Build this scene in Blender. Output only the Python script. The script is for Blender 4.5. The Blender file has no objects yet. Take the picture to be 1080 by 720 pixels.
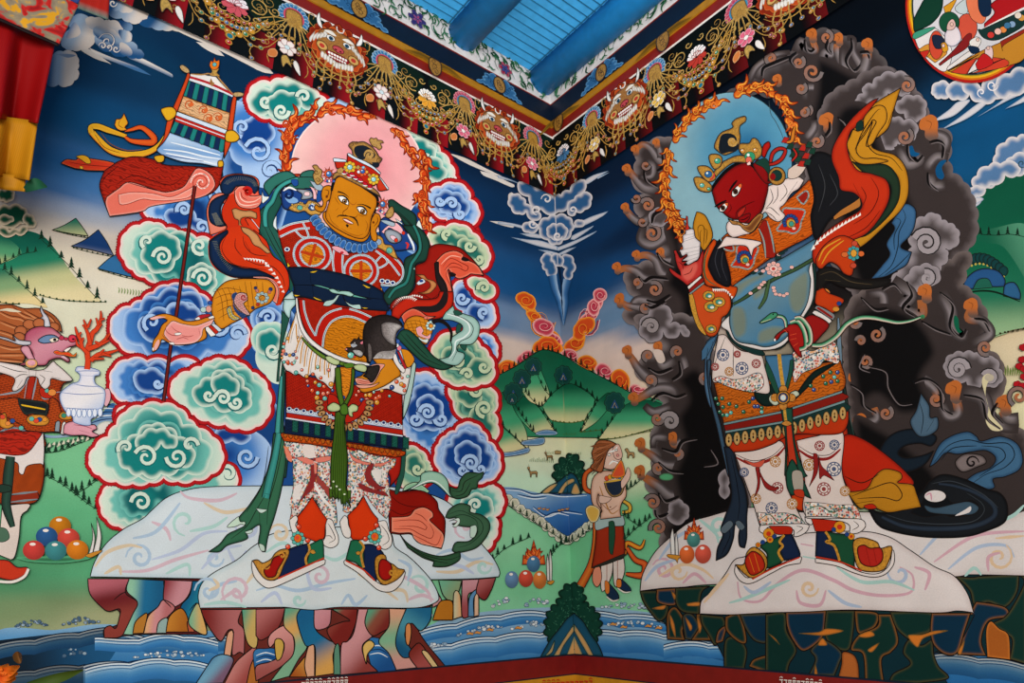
import bpy,math,random
import numpy as np
from mathutils import Vector,Matrix
from mathutils.geometry import delaunay_2d_cdt
random.seed(7)
SC=bpy.context.scene
COL=SC.collection
FPX=703.5
AZ,PITCH,ROLL=-0.675444,0.358327,-0.015792
CAMROT=Matrix.Rotation(AZ,3,'Z')@Matrix.Rotation(math.pi/2+PITCH,3,'X')@Matrix.Rotation(ROLL,3,'Z')
MR=np.array(CAMROT)
def ray(x,y):
 x=np.asarray(x,float);y=np.asarray(y,float)
 d=np.stack([(x-540)/FPX,-(y-360)/FPX,-np.ones_like(x)],-1)
 return d@MR.T
_r=ray(606,690.)
_t=5.5/math.hypot(_r[0],_r[1])
CAM=np.array([-_r[0]*_t,-_r[1]*_t,1.65])
BANDZ=CAM[2]+_r[2]*_t
cam=bpy.data.cameras.new('camera');co=bpy.data.objects.new('camera',cam);COL.objects.link(co)
co.matrix_world=Matrix.Translation(Vector(CAM))@CAMROT.to_4x4()
cam.sensor_fit='HORIZONTAL';cam.sensor_width=36.0;cam.lens=36.0*FPX/1080;cam.clip_start=.01
SC.camera=co
def proj(P):
 v=(np.asarray(P,float)-CAM)@MR
 return np.stack([540-FPX*v[...,0]/v[...,2],360+FPX*v[...,1]/v[...,2]],-1)
def corner_x(y):
 q=CORN.get(DOFF)
 if q is None:q=CORN[DOFF]=(proj(np.array([-DOFF,-DOFF,1.])),proj(np.array([-DOFF,-DOFF,5.])))
 return q[0][0]+(q[1][0]-q[0][0])*(y-q[0][1])/(q[1][1]-q[0][1])
CORN={};DOFF=0.
def on_plane(x,y,axis,val):
 0
 r=ray(x,y);t=(val-CAM[axis])/r[...,axis]
 return CAM+r*np.asarray(t)[...,None]
def wall_pt(x,y,d,side=None):
 x=np.asarray(x,float);y=np.asarray(y,float)
 L=on_plane(x,y,1,-d);R=on_plane(x,y,0,-d)
 if side is None:left=(x<=corner_x(y))
 else:left=np.full(x.shape,side=='L')
 return np.where(left[...,None],L,R)
def lin(c):c=np.asarray(c,float);return np.where(c<=.04045,c/12.92,((c+.055)/1.055)**2.4)
PAL={}
def H(c):
 if not isinstance(c,str):return np.asarray(c,float)
 c=PAL.get(c,c)
 return lin([int(c[i:i+2],16)/255 for i in(1,3,5)])
def mix(a,b,t):t=np.asarray(t)[...,None];return a*(1-t)+b*t
def ss(t):t=np.clip(t,0,1);return t*t*(3-2*t)
MATS={}
def nodes(name,rough=.7,spec=.2,metal=0.):
 m=bpy.data.materials.new(name);m.use_nodes=True;nt=m.node_tree;b=nt.nodes['Principled BSDF']
 b.inputs['Roughness'].default_value=rough;b.inputs['Metallic'].default_value=metal
 b.inputs['Specular IOR Level'].default_value=spec
 MATS[name]=m
 return m,nt,b
def N(nt,t,**k):
 n=nt.nodes.new(t)
 for a,v in k.items():
  if a.startswith('i_'):n.inputs[a[2:].replace('_',' ')].default_value=v
  else:setattr(n,a,v)
 return n
def MUL(nt,a,b,fac=1.,blend='MULTIPLY'):
 n=nt.nodes.new('ShaderNodeMix');n.data_type='RGBA';n.blend_type=blend
 n.inputs[0].default_value=fac
 nt.links.new(a,n.inputs[6])
 if hasattr(b,'node'):nt.links.new(b,n.inputs[7])
 else:n.inputs[7].default_value=b
 return n.outputs[2]
def RAMP(nt,fac,stops,interp='LINEAR'):
 r=nt.nodes.new('ShaderNodeValToRGB');r.color_ramp.interpolation=interp
 e=r.color_ramp.elements
 while len(e)<len(stops):e.new(.5)
 for el,(p,c)in zip(e,stops):
  el.position=p;el.color=(*(H(c)if isinstance(c,str)else[c]*3),1)
 nt.links.new(fac,r.inputs[0]);return r.outputs[0]
def painted(name,kind='plain',rough=.62,spec=.06,metal=0.,scale=1.):
 m,nt,b=nodes(name,rough,spec,metal)
 col=N(nt,'ShaderNodeAttribute',attribute_name='Col').outputs['Color']
 uv=N(nt,'ShaderNodeUVMap').outputs[0]
 L=nt.links.new
 if kind=='plain':
  n=N(nt,'ShaderNodeTexNoise',i_Scale=5.,i_Detail=6.);L(uv,n.inputs['Vector'])
  col=MUL(nt,col,RAMP(nt,n.outputs[0],[(.3,.9),(.7,1.03)]))
  n2=N(nt,'ShaderNodeTexNoise',i_Scale=160.,i_Detail=2.);L(uv,n2.inputs['Vector'])
  col=MUL(nt,col,RAMP(nt,n2.outputs[0],[(.3,.9),(.7,1.0)]))
 elif kind=='meander':
  br=N(nt,'ShaderNodeTexBrick',i_Scale=38.*scale,i_Mortar_Size=.10,i_Bias=0.,i_Brick_Width=.9,i_Row_Height=.32)
  br.offset=.5;L(uv,br.inputs['Vector'])
  col=MUL(nt,col,RAMP(nt,br.outputs['Fac'],[(0,1.0),(1,.42)]))
  n=N(nt,'ShaderNodeTexNoise',i_Scale=30.);L(uv,n.inputs['Vector'])
  col=MUL(nt,col,RAMP(nt,n.outputs[0],[(.3,.85),(.7,1.1)]))
 elif kind=='scroll':
  w=N(nt,'ShaderNodeTexWave',i_Scale=16.*scale,i_Distortion=9.,i_Detail=1.,i_Detail_Scale=1.6);w.wave_type='RINGS'
  L(uv,w.inputs['Vector'])
  col=MUL(nt,col,RAMP(nt,w.outputs['Fac'],[(.0,.45),(.35,1.0),(1,1.05)]))
 elif kind=='floral':
  v=N(nt,'ShaderNodeTexVoronoi',i_Scale=13.*scale,i_Randomness=.7);L(uv,v.inputs['Vector'])
  hue=RAMP(nt,N2(nt,v.outputs['Color']),[(0,'#9a2a2a'),(.3,'#31496e'),(.55,'#3f6d4f'),(.8,'#b5643c')],'CONSTANT')
  ring=RAMP(nt,v.outputs['Distance'],[(0,.9),(.1,.1),(.17,.8),(.25,.1),(.33,.9),(.40,.1),(.48,0.)],'LINEAR')
  mask=nt.nodes.new('ShaderNodeMix');mask.data_type='RGBA'
  n2=N(nt,'ShaderNodeTexVoronoi',i_Scale=70.*scale);L(uv,n2.inputs['Vector'])
  rb=MUL(nt,ring,RAMP(nt,n2.outputs['Distance'],[(.2,1.),(.6,.35)]))
  L(rb,mask.inputs[0]);L(col,mask.inputs[6]);L(hue,mask.inputs[7]);col=mask.outputs[2]
 elif kind=='hide':
  n2=N(nt,'ShaderNodeTexVoronoi',i_Scale=78.*scale);L(uv,n2.inputs['Vector'])
  hue=RAMP(nt,N2(nt,n2.outputs['Color']),[(0,'#b8402f'),(.28,'#2a2a30'),(.42,'#e8e0d4'),(.55,'#3c6f8a'),(.7,'#d8904a'),(.85,'#46806a')],'CONSTANT')
  mask=nt.nodes.new('ShaderNodeMix');mask.data_type='RGBA'
  L(RAMP(nt,n2.outputs['Distance'],[(.4,.95),(.62,.15)]),mask.inputs[0]);L(col,mask.inputs[6]);L(hue,mask.inputs[7]);col=mask.outputs[2]
 elif kind=='gold':
  n=N(nt,'ShaderNodeTexNoise',i_Scale=70.,i_Detail=3.);L(uv,n.inputs['Vector'])
  col=MUL(nt,col,RAMP(nt,n.outputs[0],[(.3,.6),(.55,1.0),(.75,1.25)]))
 elif kind=='fur':
  n=N(nt,'ShaderNodeTexNoise',i_Scale=55.,i_Detail=4.,i_Distortion=1.5);L(uv,n.inputs['Vector'])
  col=MUL(nt,col,RAMP(nt,n.outputs[0],[(.3,.6),(.7,1.15)]))
 L(col,b.inputs['Base Color'])
 nb=N(nt,'ShaderNodeTexNoise',i_Scale=220.,i_Detail=2.);L(uv,nb.inputs['Vector'])
 bp=N(nt,'ShaderNodeBump',i_Strength=.08,i_Distance=.002);L(nb.outputs[0],bp.inputs['Height']);L(bp.outputs[0],b.inputs['Normal'])
 return m
def N2(nt,col):
 s=nt.nodes.new('ShaderNodeSeparateColor');nt.links.new(col,s.inputs[0]);return s.outputs[0]
def tag(o,label=None,cat=None,group=None,kind=None):
 for k,v in(('label',label),('category',cat),('group',group),('kind',kind)):
  if v:o[k]=v
 return o
class Builder:
 def __init__(s,name,parent=None,mat='pigment',props=None):
  s.name,s.parent,s.mat,s.props=name,parent,mat,props
  s.v,s.c,s.uv,s.f,s.mi,s.n,s.mats=[],[],[],[],[],0,[]
 def add(s,P,C,uv,F,mat=None):
  mat=mat or s.mat
  if mat not in s.mats:s.mats.append(mat)
  k=s.mats.index(mat)
  s.v.append(P);s.c.append(np.broadcast_to(C,P.shape));s.uv.append(uv)
  s.f+=[tuple(i+s.n for i in f)for f in F];s.mi+=[k]*len(F);s.n+=len(P)
 def build(s,origin=None):
  if not s.v:return None
  V=np.concatenate(s.v);C=np.concatenate(s.c);U=np.concatenate(s.uv)
  o0=np.zeros(3)if origin is None else origin
  me=bpy.data.meshes.new(s.name);me.from_pydata((V-o0).tolist(),[],s.f)
  ca=me.color_attributes.new('Col','FLOAT_COLOR','POINT')
  ca.data.foreach_set('color',np.c_[np.clip(C,0,1),np.ones(len(C))].astype(np.float32).ravel())
  ul=me.uv_layers.new(name='UVMap')
  li=np.empty(len(me.loops),np.int32);me.loops.foreach_get('vertex_index',li)
  ul.data.foreach_set('uv',U[li].astype(np.float32).ravel())
  for m in s.mats:me.materials.append(MATS[m])
  me.polygons.foreach_set('material_index',np.array(s.mi,np.int32))
  me.update()
  o=bpy.data.objects.new(s.name,me);COL.objects.link(o)
  if origin is not None:o.location=Vector(origin)
  return o
CUR=None;ROOT=None;PART=None;LAYER=0;ALL=[]
class Node:
 0
 def __init__(s,name,parent,props=None,mat='pigment'):
  s.name,s.parent,s.kids,s.props=name,parent,[],props or{}
  s.b=Builder(name,mat=mat)
  if parent:parent.kids.append(s)
  else:ALL.append(s)
def thing(name,label,cat,group=None,mat='pigment',kind=None):
 global CUR,ROOT,PART
 ROOT=CUR=Node(name,None,dict(label=label,cat=cat,group=group,kind=kind),mat);PART=None
 return CUR
def part(name,mat='pigment',label=None,of=None):
 global CUR,PART
 CUR=PART=Node(name,of or ROOT,dict(label=label),mat);return CUR
def sub(name,mat='pigment',label=None,of=None):
 global CUR
 CUR=Node(name,of or PART,dict(label=label),mat);return CUR
def use(n):
 global CUR,PART,ROOT
 CUR=n
 r=n
 while r.parent:r=r.parent
 ROOT=r
 PART=n if n.parent is r else PART
 return n
def realise(n,parent_o=None,parent_org=None):
 if parent_o is None:
  allv=[]
  def g(k):
   allv.extend(k.b.v)
   for q in k.kids:g(q)
  g(n)
  if not allv:return
  V=np.concatenate(allv)
  i=V[:,2]<V[:,2].min()+.05
  org=V[i].mean(0);org[2]=V[:,2].min()
 else:org=parent_org
 if n.b.v:
  o=n.b.build(org)
 else:
  o=bpy.data.objects.new(n.name,None);COL.objects.link(o);o.location=Vector(org);o.empty_display_size=.1
 if parent_o is not None:o.parent=parent_o;o.location=(0,0,0)
 tag(o,**n.props)
 for k in n.kids:realise(k,o,org)
ZS=1.;DOFF=0.
TF=lambda P:P
def Z(x=0,y=0,s=1.):
 0
 global TF,ZS,DOFF
 DOFF=0.
 TF=lambda P:np.asarray(P,float)/s+[x,y];ZS=s
def Wc(side,s0,z0,k=1.,flip=1,zs=703/6.,d=None):
 0
 global TF,ZS,DOFF
 if d is not None:DOFF=d
 dd=DOFF
 def f(P):
  P=np.asarray(P,float);X=P[:,0]*k*flip;Y=z0-P[:,1]*k;o=np.full(len(P),-dd)
  return proj(np.stack([s0+X,o,Y],-1)if side=='L' else np.stack([o,s0-X,Y],-1))
 TF=f;ZS=1/(k*zs)
def unit(x,y):return TF(np.array([[x,y]],float))[0]
STEP=1.6
def raw(p):
 if isinstance(p,str):
  out,cor=[],[]
  for t in p.split():
   cor.append(t.endswith('*'));x,y=t.rstrip('*').split(',');out.append((float(x),float(y)))
  return TF(np.array(out)),cor
 p=np.asarray(p,float);return p,[False]*len(p)
def spline(p,closed,smooth=True):
 P,cor=raw(p)
 n=len(P)
 if not smooth or n<3:cor=[True]*n
 out=[]
 for i in range(n if closed else n-1):
  a,b=P[i],P[(i+1)%n]
  p0=P[i-1]if(closed or i>0)and not cor[i]else a
  p3=P[(i+2)%n]if(closed or i+2<n)and not cor[(i+1)%n]else b
  L=math.hypot(*(b-a));k=max(1,int(L/STEP))
  if cor[i]and cor[(i+1)%n]:k=max(1,int(L/12))
  t=np.arange(k)/k;t=t[:,None]
  m0=(b-p0)/2;m1=(p3-a)/2
  if cor[i]:m0=(b-a)*.7
  if cor[(i+1)%n]:m1=(b-a)*.7
  out.append((2*t**3-3*t**2+1)*a+(t**3-2*t**2+t)*m0+(-2*t**3+3*t**2)*b+(t**3-t**2)*m1)
 if not closed:out.append(P[-1:])
 return np.concatenate(out)
def scal(p,b=.5,k=7,closed=True):
 0
 P,_=raw(p);n=len(P);out=[]
 area=sum(P[i-1][0]*P[i][1]-P[i][0]*P[i-1][1]for i in range(n))
 sg=1 if area>0 else-1
 for i in range(n if closed else n-1):
  a,c=P[i],P[(i+1)%n];d=c-a;nn=np.array([d[1],-d[0]])*sg
  for t in np.arange(k)/k:out.append(a+d*t+nn*b*4*t*(1-t)*.5)
 if not closed:out.append(P[-1])
 return np.array(out)
def spiral(x,y,r,turns=1.5,a0=0.,d=1,r1=.08,n=None):
 0
 n=n or max(10,int(turns*14));t=np.linspace(0,1,n);a=math.radians(a0)+d*t*turns*2*math.pi
 rr=r*(1-t*(1-r1));return TF(np.c_[x+rr*np.cos(a),y+rr*np.sin(a)])
def px(p):return raw(p)[0]
def _uvs(P,side):return np.c_[P[:,0]if side=='L' else-P[:,1]+20,P[:,2]]
def _emit(pts2,C,F,mat=None,side=None):
 global LAYER
 d=DOFF+.004+LAYER*4e-6
 P=wall_pt(pts2[:,0],pts2[:,1],d,side)
 left=(pts2[:,0]<=corner_x(pts2[:,1]))if side is None else np.full(len(P),side=='L')
 uv=np.where(left[:,None],np.c_[P[:,0],P[:,2]],np.c_[-P[:,1]+20,P[:,2]])
 CUR.b.add(P,C,uv,F,mat)
def _clip(poly,left):
 out=[]
 s=corner_x(poly[:,1])-poly[:,0]
 if not left:s=-s
 n=len(poly)
 for i in range(n):
  j=(i+1)%n
  if s[i]>=0:out.append(poly[i])
  if(s[i]>=0)!=(s[j]>=0):
   t=s[i]/(s[i]-s[j]);out.append(poly[i]+(poly[j]-poly[i])*t)
 return np.array(out)
def _tri(poly,interior):
 n=len(poly)
 vs=[Vector(p)for p in poly]+[Vector(p)for p in interior]
 r=delaunay_2d_cdt(vs,[],[list(range(n))],1,1e-4)
 return np.array([tuple(v)for v in r[0]]),[tuple(f)for f in r[2]]
def _dist(pts,bd):
 out=np.empty(len(pts));a=bd;b=np.roll(bd,-1,0);ab=b-a;l2=(ab**2).sum(1)+1e-9
 for i in range(0,len(pts),400):
  p=pts[i:i+400,None,:];t=np.clip(((p-a)*ab).sum(2)/l2,0,1)
  out[i:i+400]=np.sqrt((((a+ab*t[...,None])-p)**2).sum(2).min(1))
 return out
K='#17110f'
def F(p,c,e=None,ed=5.,g=None,o=K,ow=.9,sm=True,m=None,up=True,closed=True,e2=None):
 0
 global LAYER
 poly=spline(p,True,sm)if(isinstance(p,str)or not isinstance(p,np.ndarray))else p
 if len(poly)<3:return poly
 c=H(c);sides=corner_x(poly[:,1])-poly[:,0]
 def colour(q):
  cc=np.broadcast_to(c,(len(q),3)).copy()
  if g is not None:
   if g[0]=='l':
    (x0,y0),(x1,y1)=raw(f'{g[1]},{g[2]} {g[3]},{g[4]}')[0];d=np.array([x1-x0,y1-y0])
    t=((q-[x0,y0])@d)/(d@d)
   else:
    (x0,y0)=raw(f'{g[1]},{g[2]}')[0][0];t=np.hypot(q[:,0]-x0,q[:,1]-y0)/(g[3]/ZS)
   st=g[5:]if g[0]=='l' else g[4:]
   t=np.clip(t,0,1)*len(st);cols=[c]+[H(z)for z in st]
   for i in range(len(st)):cc=np.where((t>=i)[:,None],mix(cols[i],cols[i+1],ss(t-i)),cc)
  if e is not None:
   dd=_dist(q,poly)
   cc=mix(cc,H(e),1-ss(dd/ed))
   if e2 is not None:cc=mix(cc,H(e2),1-ss(dd/(ed*.3)))
  return cc
 for left in(True,False):
  if left and not(sides>0).any():continue
  if not left and not(sides<0).any():continue
  pl=poly if(sides>0).all()or(sides<0).all()else _clip(poly,left)
  if len(pl)<3:continue
  inter=np.zeros((0,2))
  if e is not None or g is not None:
   lo,hi=pl.min(0),pl.max(0);A=(hi-lo).prod()
   sp=max(1.3,math.sqrt(A/2600.));
   if e is not None:sp=min(max(1.2,ed/3.2),max(sp,1.2))if A<40000 else sp
   X,Y=np.meshgrid(np.arange(lo[0]+sp/2,hi[0],sp),np.arange(lo[1]+sp/2,hi[1],sp))
   X[::2]+=sp/2
   q=np.c_[X.ravel(),Y.ravel()]
   if len(q):inter=q[_dist(q,pl)>sp*.45]
  try:V2,T=_tri(pl,inter)
  except Exception:continue
  if len(V2)<3:continue
  _emit(V2,colour(V2),T,m,'L' if left else 'R')
 LAYER+=1
 if o:S(np.vstack([poly,poly[:1]]),o,ow,t=0,units=1)
 return poly
def S(p,c,w=1.,t=1,c2=None,sm=True,units=0,m=None,closed=False,a=None):
 0
 global LAYER
 P=spline(p,closed,sm)if isinstance(p,str)else np.asarray(p,float)
 if closed:P=np.vstack([P,P[:1]])
 keep=[0]
 for i in range(1,len(P)):
  if np.hypot(*(P[i]-P[keep[-1]]))>.25:keep.append(i)
 P=P[keep]
 n=len(P)
 if n<2:return
 T=np.gradient(P,axis=0);T/=np.linalg.norm(T,axis=1)[:,None]+1e-9
 if closed or np.hypot(*(P[0]-P[-1]))<.3:T[0]=T[-1]=(P[1]-P[-2])/(np.hypot(*(P[1]-P[-2]))+1e-9)
 Nn=np.c_[-T[:,1],T[:,0]];u=np.linspace(0,1,n)
 w=np.interp(u,np.linspace(0,1,len(w)),w)if isinstance(w,(list,tuple))else np.full(n,float(w))
 if t==1:w=w*(.25+.75*np.sin(np.pi*np.clip(u,.02,.98))**.6)
 elif t==2:w=w*(1-.85*u**1.5)
 elif t==3:w=w*(1-.85*(1-u)**1.5)
 A=P+Nn*w[:,None]/2;B=P-Nn*w[:,None]/2
 cc=H(c);C=mix(cc,H(c2),u)if c2 is not None else np.broadcast_to(cc,(n,3))
 V=np.empty((2*n,2));V[0::2]=A;V[1::2]=B
 _emit(V,np.repeat(C,2,0),[(2*i,2*i+1,2*i+3,2*i+2)for i in range(n-1)],m)
 LAYER+=1
def R(p,w,cols,o=K,ow=.8,sm=True,ends=None,m=None,cap=False):
 0
 global LAYER
 P=spline(p,False,sm)if isinstance(p,str)else np.asarray(p,float)
 n=len(P);T=np.gradient(P,axis=0);T/=np.linalg.norm(T,axis=1)[:,None]+1e-9
 Nn=np.c_[-T[:,1],T[:,0]];u=np.linspace(0,1,n)
 w=np.interp(u,np.linspace(0,1,len(w)),w)if isinstance(w,(list,tuple))else np.full(n,float(w))
 k=len(cols);s=np.linspace(-.5,.5,k);C=np.array([H(z)for z in cols])
 V=(P[:,None,:]+Nn[:,None,:]*(w[:,None]*s[None])[...,None]).reshape(-1,2)
 CC=np.tile(C,(n,1,1))
 if ends:
  if ends[0]:CC=mix(CC,H(ends[0]),np.repeat((1-ss(u/.35))[:,None],k,1))
  if ends[1]:CC=mix(CC,H(ends[1]),np.repeat(ss((u-.65)/.3)[:,None],k,1))
 _emit(V,CC.reshape(-1,3),[(i*k+j,i*k+j+1,(i+1)*k+j+1,(i+1)*k+j)for i in range(n-1)for j in range(k-1)],m)
 LAYER+=1
 if o:
  A=P+Nn*w[:,None]/2;B=P-Nn*w[:,None]/2
  S(A,o,ow,t=0);S(B,o,ow,t=0)
def E(x,y,rx,ry=None,c='#ffffff',rot=0,n=None,**k):
 0
 ry=ry or rx;n=n or max(10,int((rx+ry)/ZS*2.2));n=min(n,60)
 a=np.linspace(0,2*np.pi,n,endpoint=False);q=math.radians(rot)
 X=rx*np.cos(a);Y=ry*np.sin(a)
 P=TF(np.c_[x+X*math.cos(q)-Y*math.sin(q),y+X*math.sin(q)+Y*math.cos(q)])
 return F(P,c,**k)
def hi(c,k):
 c=H(c);return np.clip(c*k,0,1)
def tongue(x,y,s,a,c='#d24414',e='#8a1c0c',hi_='#f09040',flip=1,o='#4a0f08'):
 ca,sa=math.cos(a),math.sin(a)
 T=lambda P:TF(np.array([(x+(px_*ca-py_*flip*sa)*s,y+(px_*sa+py_*flip*ca)*s)for px_,py_ in P]))
 F(spline(T([(-.3,.36),(.15,.45),(.5,.26),(.62,.05),(.95,.0),(1.7,.42),(1.35,-.22),(.8,-.42),(.45,-.36),(.25,-.5),(.3,-1.),(-.05,-.55),(-.4,-.15)]),True),c,e=e,ed=max(1.,s/ZS*.22),o=o,ow=.5)
 S(spline(T([(-.15,.1),(.2,.22),(.45,.0),(.7,-.18),(1.1,-.12)]),False),hi_,s/ZS*.16,t=1)
def flames(path,n,s,fl=1,spread=.5,seed=1,c='#d24414',e='#8a1c0c',hi_='#f09040'):
 P=spline(path,False);r=random.Random(seed);sv=globals()['TF'],globals()['ZS'];Z()
 R(P,[s*q for q in(.35,1.0,.7,1.15,.8,1.1,.7,1.,.3)],[e,c,hi_,c,e],o='#4a0f08',ow=.5)
 m=max(3,int(n*.75))
 for i in range(m):
  j=int((len(P)-2)*i/(m-1));d=P[j+1]-P[j];k=-1 if i%2 else 1;a=math.atan2(d[1],d[0])+k*r.uniform(.1,.75)
  nn=np.array([-d[1],d[0]])/(np.hypot(*d)+1e-9);q=P[j]+nn*k*s*.4
  tongue(q[0],q[1],s*r.uniform(.75,1.25),a,flip=fl*k,c=c,e=e,hi_=hi_)
  if i%2:t=np.linspace(0,1,14)[:,None];q=P[j]-nn*s*.1;S(q+s*.42*(1-.85*t)*np.c_[np.cos(t*8+a),np.sin(t*8+a)],e,1.1,t=2);S(q+s*.5*(1-.85*t)*np.c_[np.cos(t*8+a),np.sin(t*8+a)]-.5,hi_,.7,t=2)
 globals()['TF'],globals()['ZS']=sv
def folds(*ss,c=K,w=.8):
 for s_ in ss:S(s_,c,w,t=1)
def rcl(label,lobes,streaks=(),g='white clouds on the right wall',c='#4f7298',e='#d2c9c6',ed=6.5):
 thing('cloud',label,'cloud',g)
 if streaks:part('streak')
 for s_ in streaks:F(s_,'#c9c2c2',e='#7f95ac',ed=1.5,o=None)
 if lobes:part('puff')
 for p in lobes:F(scal(px(p),.5),c,e=e,ed=ed,o=None)
for nm,kd,kw in(('pigment','plain',{}),('brocade','meander',{}),('brocade_scroll','scroll',{}),('printed_cotton','floral',{}),('blossom_cloth','hide',{}),('gilt','gold',dict(rough=.42,spec=.5,metal=.15)),('fur','fur',{}),('fine_brocade','meander',dict(scale=1.8))):
 painted(nm,kd,**kw)
def zc(x,y,d=0.):
 return wall_pt(np.array([float(x)]),np.array([float(y)]),d,'L')[0][2]
def mesh_obj(name,V,Fc,mat,C=None,uv=None,parent=None):
 b=Builder(name,mat=mat);V=np.asarray(V,float)
 b.add(V,np.ones((len(V),3))if C is None else C,np.zeros((len(V),2))if uv is None else uv,Fc)
 return b.build()
BGL=[(60,60,'#0a3050'),(150,60,'#093352'),(240,80,'#082a48'),(400,130,'#081f3a'),(100,130,'#0d4670'),(50,170,'#1d568a'),(150,140,'#0c416a'),(60,200,'#2f659c'),(110,200,'#3f72a8'),(90,224,'#93a0b4'),(40,240,'#cdbfae'),(120,250,'#cfc0b0'),(60,270,'#dccfb6'),(120,300,'#e2d8c2'),(110,340,'#dedabe'),(100,390,'#ccd8b4'),(60,480,'#77bd8a'),(30,540,'#5fae7c'),(70,500,'#74bd8a'),(50,600,'#519a6c'),(20,610,'#3f7f58'),(50,640,'#73885e'),(110,650,'#a5a67c'),(100,600,'#5aa878'),(500,160,'#07203c'),(520,230,'#0a2e52'),(480,130,'#071c36'),(560,240,'#0a2d50'),(535,300,'#164a7a'),(570,300,'#134674'),(525,340,'#587a9e'),(560,350,'#6f86a0'),(545,365,'#cdb8aa'),(575,375,'#d8bfae'),(560,430,'#ddcfa6'),(590,440,'#e2d5ab'),(560,470,'#dcd8b2'),(560,490,'#d2dcbc'),(555,505,'#c2e0c0'),(545,560,'#8bcd9d'),(560,625,'#79c391'),(540,640,'#83c79a'),(590,560,'#78c191'),(590,630,'#7cc494'),(300,400,'#3a6aa0')]
BGR=[(620,300,'#0f3c66'),(690,230,'#071f3a'),(660,170,'#071a30'),(630,240,'#0a2d50'),(690,100,'#050d18'),(640,340,'#5c7a96'),(690,340,'#56718e'),(660,375,'#d3b9aa'),(620,372,'#d0b8aa'),(700,390,'#d8bfa8'),(605,440,'#e2d5ab'),(640,470,'#dcdab0'),(690,440,'#dccfa2'),(690,480,'#cfd9ae'),(620,490,'#d0dcba'),(660,560,'#6cb684'),(690,560,'#68b280'),(640,600,'#70bb89'),(615,640,'#7cc494'),(680,640,'#8ac99e'),(720,600,'#70bb89'),(780,60,'#040912'),(900,30,'#04080f'),(930,90,'#06121f'),(960,60,'#050d18'),(985,120,'#0a2f4c'),(1010,150,'#0b466e'),(985,175,'#0b4a74'),(1060,115,'#0d4c78'),(1075,20,'#0a2a44'),(1000,220,'#0b4a70'),(900,300,'#141010'),(1060,355,'#d3bd98'),(1040,365,'#d6c4a0'),(1060,430,'#d9cfa4'),(1070,480,'#cfc79c'),(860,400,'#141010'),(900,620,'#7a8a70'),(1000,540,'#8a9a80')]
def idw(V,pts,axis):
 P=np.array([p[:2]for p in pts],float);C=np.array([H(p[2])for p in pts])
 W=on_plane(P[:,0],P[:,1],1-axis,0.);sc=np.array([.28,1.])
 d2=(((V[:,None][:,:,[axis,2]]-W[None][:,:,[axis,2]])*sc)**2).sum(2)+.004;w=d2**-2.2
 return(w@C)/w.sum(1,keepdims=True)
ZTOP=6.6
def wall(name,axis,ext,pts):
 n,m=120,110
 t=np.linspace(0,1,n);A,Zz=np.meshgrid(-ext*t,np.linspace(0,ZTOP,m))
 V=np.zeros((n*m,3));V[:,axis]=A.ravel();V[:,2]=Zz.ravel()
 C=idw(V,pts,axis);low=V[:,2]<BANDZ-.3
 C[low]=H('#6d1512')
 Fc=[(j*n+i,j*n+i+1,(j+1)*n+i+1,(j+1)*n+i)for j in range(m-1)for i in range(n-1)]
 o=mesh_obj(name,V,Fc,'pigment',C,np.c_[V[:,0]-V[:,1],V[:,2]]);tag(o,kind='structure');return o
wall('wall_left',0,5.4,BGL);wall('wall_right',1,6.4,BGR)
def simple(name,col,rough=.6,spec=.25,nscale=14.,lo=.8,bump=.1):
 m,nt,b=nodes(name,rough,spec)
 tc=N(nt,'ShaderNodeTexCoord');n=N(nt,'ShaderNodeTexNoise',i_Scale=nscale,i_Detail=5.);nt.links.new(tc.outputs['Object'],n.inputs['Vector'])
 a=N(nt,'ShaderNodeAttribute',attribute_name='Col')
 r=RAMP(nt,n.outputs[0],[(.3,lo),(.7,1.)])
 c=MUL(nt,r,(*H(col),1));c=MUL(nt,c,a.outputs['Color']);nt.links.new(c,b.inputs['Base Color'])
 bp=N(nt,'ShaderNodeBump',i_Strength=bump,i_Distance=.01);nt.links.new(n.outputs[0],bp.inputs['Height']);nt.links.new(bp.outputs[0],b.inputs['Normal'])
 return m
for a in(('red_lacquer','#7c1411',.4,.35),('yellow_lacquer','#c98a1c',.45,.3),('ochre_lacquer','#a87416',.5,.3),('crimson_lacquer','#7d1a10',.5,.3),('navy_lacquer','#07162a',.5,.3),('blue_paint','#1a86cc',.5,.3),('plank_paint','#3a9ad4',.55,.25),('white_trim','#e6ddd6',.5,.3),('floral_board','#d9d6d6',.5,.2),('floor_boards','#5a3420',.5,.3)):simple(*a)
def lbox(name,z0,z1,d,mat,side,L=6.4,d0=0.):
 0
 V,n=[],24
 for i in range(n+1):
  s=-d-(L-d)*i/n
  for(dd,z)in((d0,z0),(d,z0),(d,z1),(d0,z1)):
   t=-dd if i==0 else s
   V.append((t,-dd,z)if side=='L' else(-dd,t,z))
 Fc=[(4*i+k,4*i+(k+1)%4,4*i+4+(k+1)%4,4*i+4+k)for i in range(n)for k in range(4)]+[(0,1,2,3),(4*n+3,4*n+2,4*n+1,4*n)]
 V=np.array(V);return tag(mesh_obj(name,V,Fc,mat,None,np.c_[V[:,0]-V[:,1],V[:,2]]),kind='structure')
zr=zc(605,710,.03)
for side in 'LR':
 R_=side=='R'
 lbox('trim_2' if R_ else 'trim_1',zr,BANDZ,.03,'red_lacquer',side)
 lbox('trim_4' if R_ else 'trim_3',zr-.4,zr-.008,.03,'yellow_lacquer',side)
 lbox('trim_6' if R_ else 'trim_5',zr-.008,zr,.0302,'navy_lacquer',side)
 lbox('trim_8' if R_ else 'trim_7',BANDZ,BANDZ+.008,.0304,'navy_lacquer',side)
DV=.03
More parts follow.
